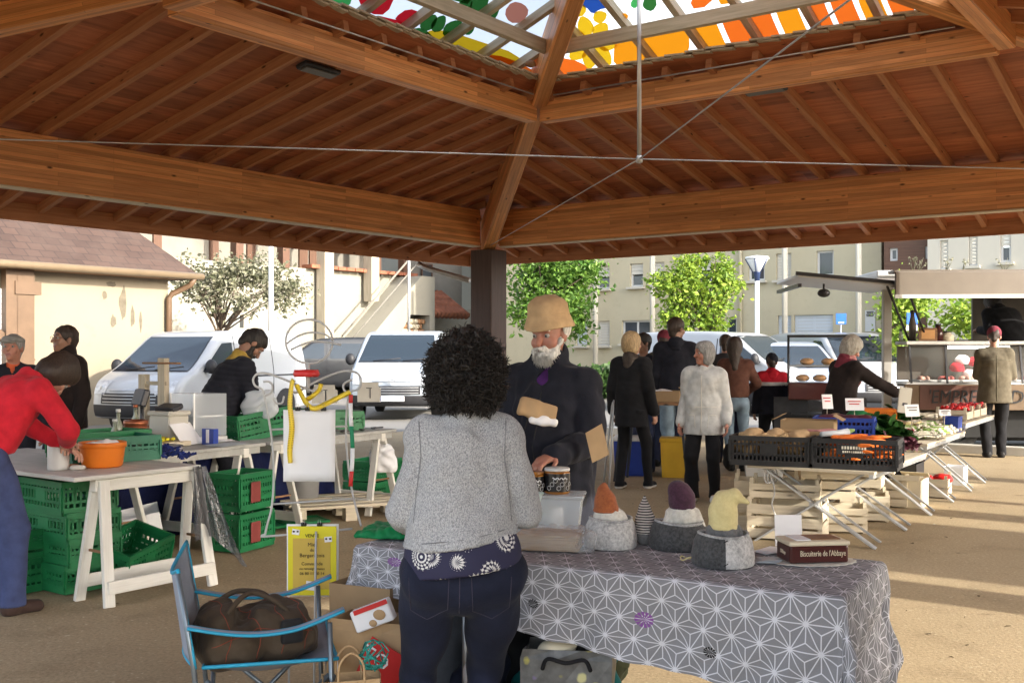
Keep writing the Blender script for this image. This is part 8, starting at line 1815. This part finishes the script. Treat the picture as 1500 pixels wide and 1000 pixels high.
MB().ball((-.95, -.9, 2.27), (.09, .07, .06), 12, 8).tube([(-.95, -.9, 2.3), (-.95, -.9, 2.4)], .015, 6).build('spotlight', 'dark_metal', sd)
for x in (.02, .28): part(MB().tube([(x - .1, -.9, 2.36), (x + .45, -.12, 1.55)], .018, 8), 'gas_strut', 'dark_metal')
# counter with curved glass, tube light, trays
part(MB().box((Lx / 2 + .12, -.22, 1.575), (Lx - .35, .55, .05)), 'counter_top', 'truck_white', bev=.008); part(MB().box((Lx / 2 + .12, -.05, .98), (Lx - .35, .06, .06)), 'counter_rail', 'steel')
part(MB().add([(.3, -.52, 1.0), (Lx, -.52, 1.0), (Lx, -.42, 1.55), (.3, -.42, 1.55)], [(0, 1, 2, 3)]), 'counter_glass', 'case_glass')
m, nt, b = newmat('tube_light'); b.inputs['Base Color'].default_value = (.9, .9, .85, 1); b.inputs['Emission Color'].default_value = (1, .95, .85, 1); b.inputs['Emission Strength'].default_value = 4
for x in (1.35, 3.05): part(MB().box((x, -.36, 1.515), (.85, .05, .035)), 'tube_lamp', 'tube_light')
for x in (.36, .86, 1.9, 3.0): part(MB().beam((x, -.53, 1.0), (x, -.43, 1.55), .025, .025, (1, 0, 0)), 'glass_frame', 'dark_metal')
part(MB().box((Lx / 2 + .12, -.25, 1.0), (Lx - .35, .55, .03)), 'display_shelf', 'steel'); part(MB().box((Lx / 2 + .12, .05, 1.28), (Lx - .4, .04, .5)), 'display_back', 'truck_in')
fp = part(MB().box((Lx / 2 + .12, -.50, .80), (Lx - .3, .05, .36)), 'front_panel', 'front_wood', bev=.005)
MB().box((.95, -.53, .80), (.95, .012, .34)).build('red_patch', 'tin_red' if 'tin_red' in MATS else mat('tin_red', (.10, .042, .03), .5, .2, 3), fp)
pz = text('front_lettering', "'EMPRE", .27, fp, (.92, -.545, .80), (PI / 2, 0, 0), 'black_plastic', xs=.82, font_shear=.15); text('front_lettering', 'D', .27, fp, (1.81, -.545, .80), (PI / 2, 0, 0), 'black_plastic', font_shear=.15)
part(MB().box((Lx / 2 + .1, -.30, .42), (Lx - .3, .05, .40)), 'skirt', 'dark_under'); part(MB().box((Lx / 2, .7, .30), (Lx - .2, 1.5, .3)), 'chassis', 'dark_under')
for x in (1.1, 4.3):
    wl = part(MB().lathe([(.18, -.1), (.30, -.1), (.33, -.06), (.33, .06), (.30, .1), (.18, .1)], 24, (x, -.12, .33), 0, RX(PI / 2), cap=False), 'wheel', 'rubber'); MB().lathe([(.02, .07), (.19, .06), (.19, -.06)], 20, (x, -.12, .33), 0, RX(PI / 2)).build('rim', 'hub_grey', wl)
mat('meat', (.34, .07, .06), .4, .4, 12); mat('meat_pale', (.50, .30, .24), .45, .3, 12)
def ontruck(x, y, z): return FT + RZ(FA) @ V((x, y, z))
r_ = random.Random(8)
for i in range(9):
    x = .62 + .30 * i
    t_ = thing('meat_tray', 'white tray of sliced meat in the lit glass counter', 'tray', ontruck(x, -.28, 1.016), FA, 'meat trays in the glass counter'); MB().box((0, 0, .015), (.26, .36, .03)).build('tray', 'pvc_white', t_, bev=.005); X = Blob()
    for _ in range(5): X.ell((r_.uniform(-.08, .08), r_.uniform(-.12, .1), .05), (r_.uniform(.03, .06), r_.uniform(.04, .07), .035), .01)
    blobobj('meat', X, .010, 'meat' if i % 2 else 'meat_pale', t_)
for i, (x, z) in enumerate(((1.10, 1.22), (1.28, 1.12), (1.36, 1.30), (1.18, 1.33))): lump('packed_meat', 'red and white wrapped parcel stacked in the glass counter', 'parcel', ontruck(x, -.2, z - .06), [((0, 0, .06), (.10, .08, .08))], ('c_red', 'white_paper')[i % 2], .010, .006)['group'] = 'wrapped parcels in the counter'
pf = thing('framed_picture', 'small wood-framed picture standing on the food truck counter', 'picture', ontruck(.66, -.30, 1.60), FA); MB().box((0, 0, .10), (.26, .02, .19)).build('frame', 'brown_wood', pf, bev=.004); MB().box((0, -.012, .10), (.19, .004, .13)).build('picture', 'squash', pf)
for i, (x, h_, r2, m_, lab) in enumerate(((.32, .16, .03, 'glass_clear', 'clear bottle at the left end of the truck counter'), (.50, .42, .05, 'truck_in', 'tall tin canister behind the framed picture'), (.88, .24, .07, 'tin_maroon', 'dark red machine on the truck counter'), (1.02, .14, .10, 'cream', 'cream bowl on the truck counter before the vendor'))):
    t_ = thing('counter_item', lab, ('bottle', 'canister', 'machine', 'bowl')[i], ontruck(x, -.15 + .05 * i, 1.60)); MB().lathe([(r2, 0), (r2 * 1.05, h_ * .6), (r2 * .6, h_ * .85), (r2 * .55, h_)], 16).build('shell', m_, t_); MB().lathe([(r2 * .62, h_ * .97), (r2 * .6, h_ * 1.08), (0, h_ * 1.09)], 14).build('cap', 'dark_metal', t_)
for i, px in enumerate((1337, 1346, 1386, 1410, 1470)):
    q = ontruck(.1, -.7, 2.62); pz_ = P(px, 392, 15.0); pz_.z = 2.565; wd_ = thing('weed_sprig', 'dry weed sprig growing on the food truck roof edge', 'weed', pz_, 0, 'weeds on the truck roof'); mb = MB(); lfm = MB()
    for k in range(4):
        e_ = V((r_.gauss(0, .05), r_.gauss(0, .03), r_.uniform(.12, .22))); mb.tube([(0, 0, 0), e_ * .5, e_], [.006, .004, .002], 4)
        for q_ in range(3): c = e_ * r_.uniform(.5, 1); a = V((r_.gauss(0, 1), r_.gauss(0, 1), 0)).normalized() * .035; lfm.add([c, c + a * .5 + V((0, 0, .012)), c + a, c + a * .5 - V((0, 0, .012))], [(0, 1, 2, 3)])
    mb.build('stem', 'leaf_pale', wd_); lfm.build('leaves', 'leaf_pale', wd_)
# ================================================================ unseen things added past the right edge to shade table and ground
def qs(q, s_): return V((.5931 * q + .8063 * s_, .8063 * q - .5915 * s_, 0))
aQ = math.atan2(.8063, .5931)
nb_ = thing('added_shade_gazebo', 'unseen canvas-sided gazebo added right of the front table to shade it', 'gazebo', qs(2.6, 2.0), aQ)  # made up out of view to keep sun off table and woman
MB().grid(lambda u, v_: V(((u - .5) * 2.7, .85 + .02 * math.sin(u * 25), .05 + 2.6 * v_)), 30, 4).build('side_canvas', 'render_white', nb_, solid=.006)
MB().add([(-1.35, -.8, 2.65), (1.35, -.8, 2.65), (1.35, .85, 2.65), (-1.35, .85, 2.65), (0, 0, 3.1)], [(0, 1, 4), (1, 2, 4), (2, 3, 4), (3, 0, 4)]).build('roof', 'render_white', nb_, solid=.006)
for x in (-1, 1):
    for y in (-.8, .85): MB().beam((x * 1.33, y, 0), (x * 1.33, y, 2.65), .04, .04, (1, 0, 0)).build('post', 'galv', nb_)
kb_ = thing('added_shade_cabin', 'unseen rendered cabin added beyond the hall to cast a wide shade band', 'building', qs(8.3, 6.6), aQ)  # added out of view; casts the wide dark band on the ground
MB().box((0, 0, 1.75), (2.0, 1.6, 3.5)).build('wall', 'render_beige', kb_); MB().box((0, 0, 3.58), (2.2, 1.8, .14)).build('roof', 'roof_tile', kb_); MB().box((0, .81, 1.05), (.9, .04, 2.0)).build('door', 'dark_metal', kb_)
for q, s_, r, lab in ((6.7, 4.2, .27, 'unseen thick timber pole added for its shadow stripe, nearest the front'), (10.1, 4.6, .24, 'unseen timber pole added for its shadow stripe, beyond the cabin'), (11.1, 5.0, .10, 'unseen slim timber pole added for its shadow stripe, farthest along')):  # added out of view; each throws a narrow shadow stripe
    t = thing('added_shade_pole', lab, 'pole', qs(q, s_)); MB().tube([(0, 0, 0), (0, 0, 5.5)], [r, r * .9], 12).build('shaft', 'brown_wood', t); MB().lathe([(r * 1.3, 0), (r * 1.3, .04), (r, .06)], 12).build('collar', 'galv', t)
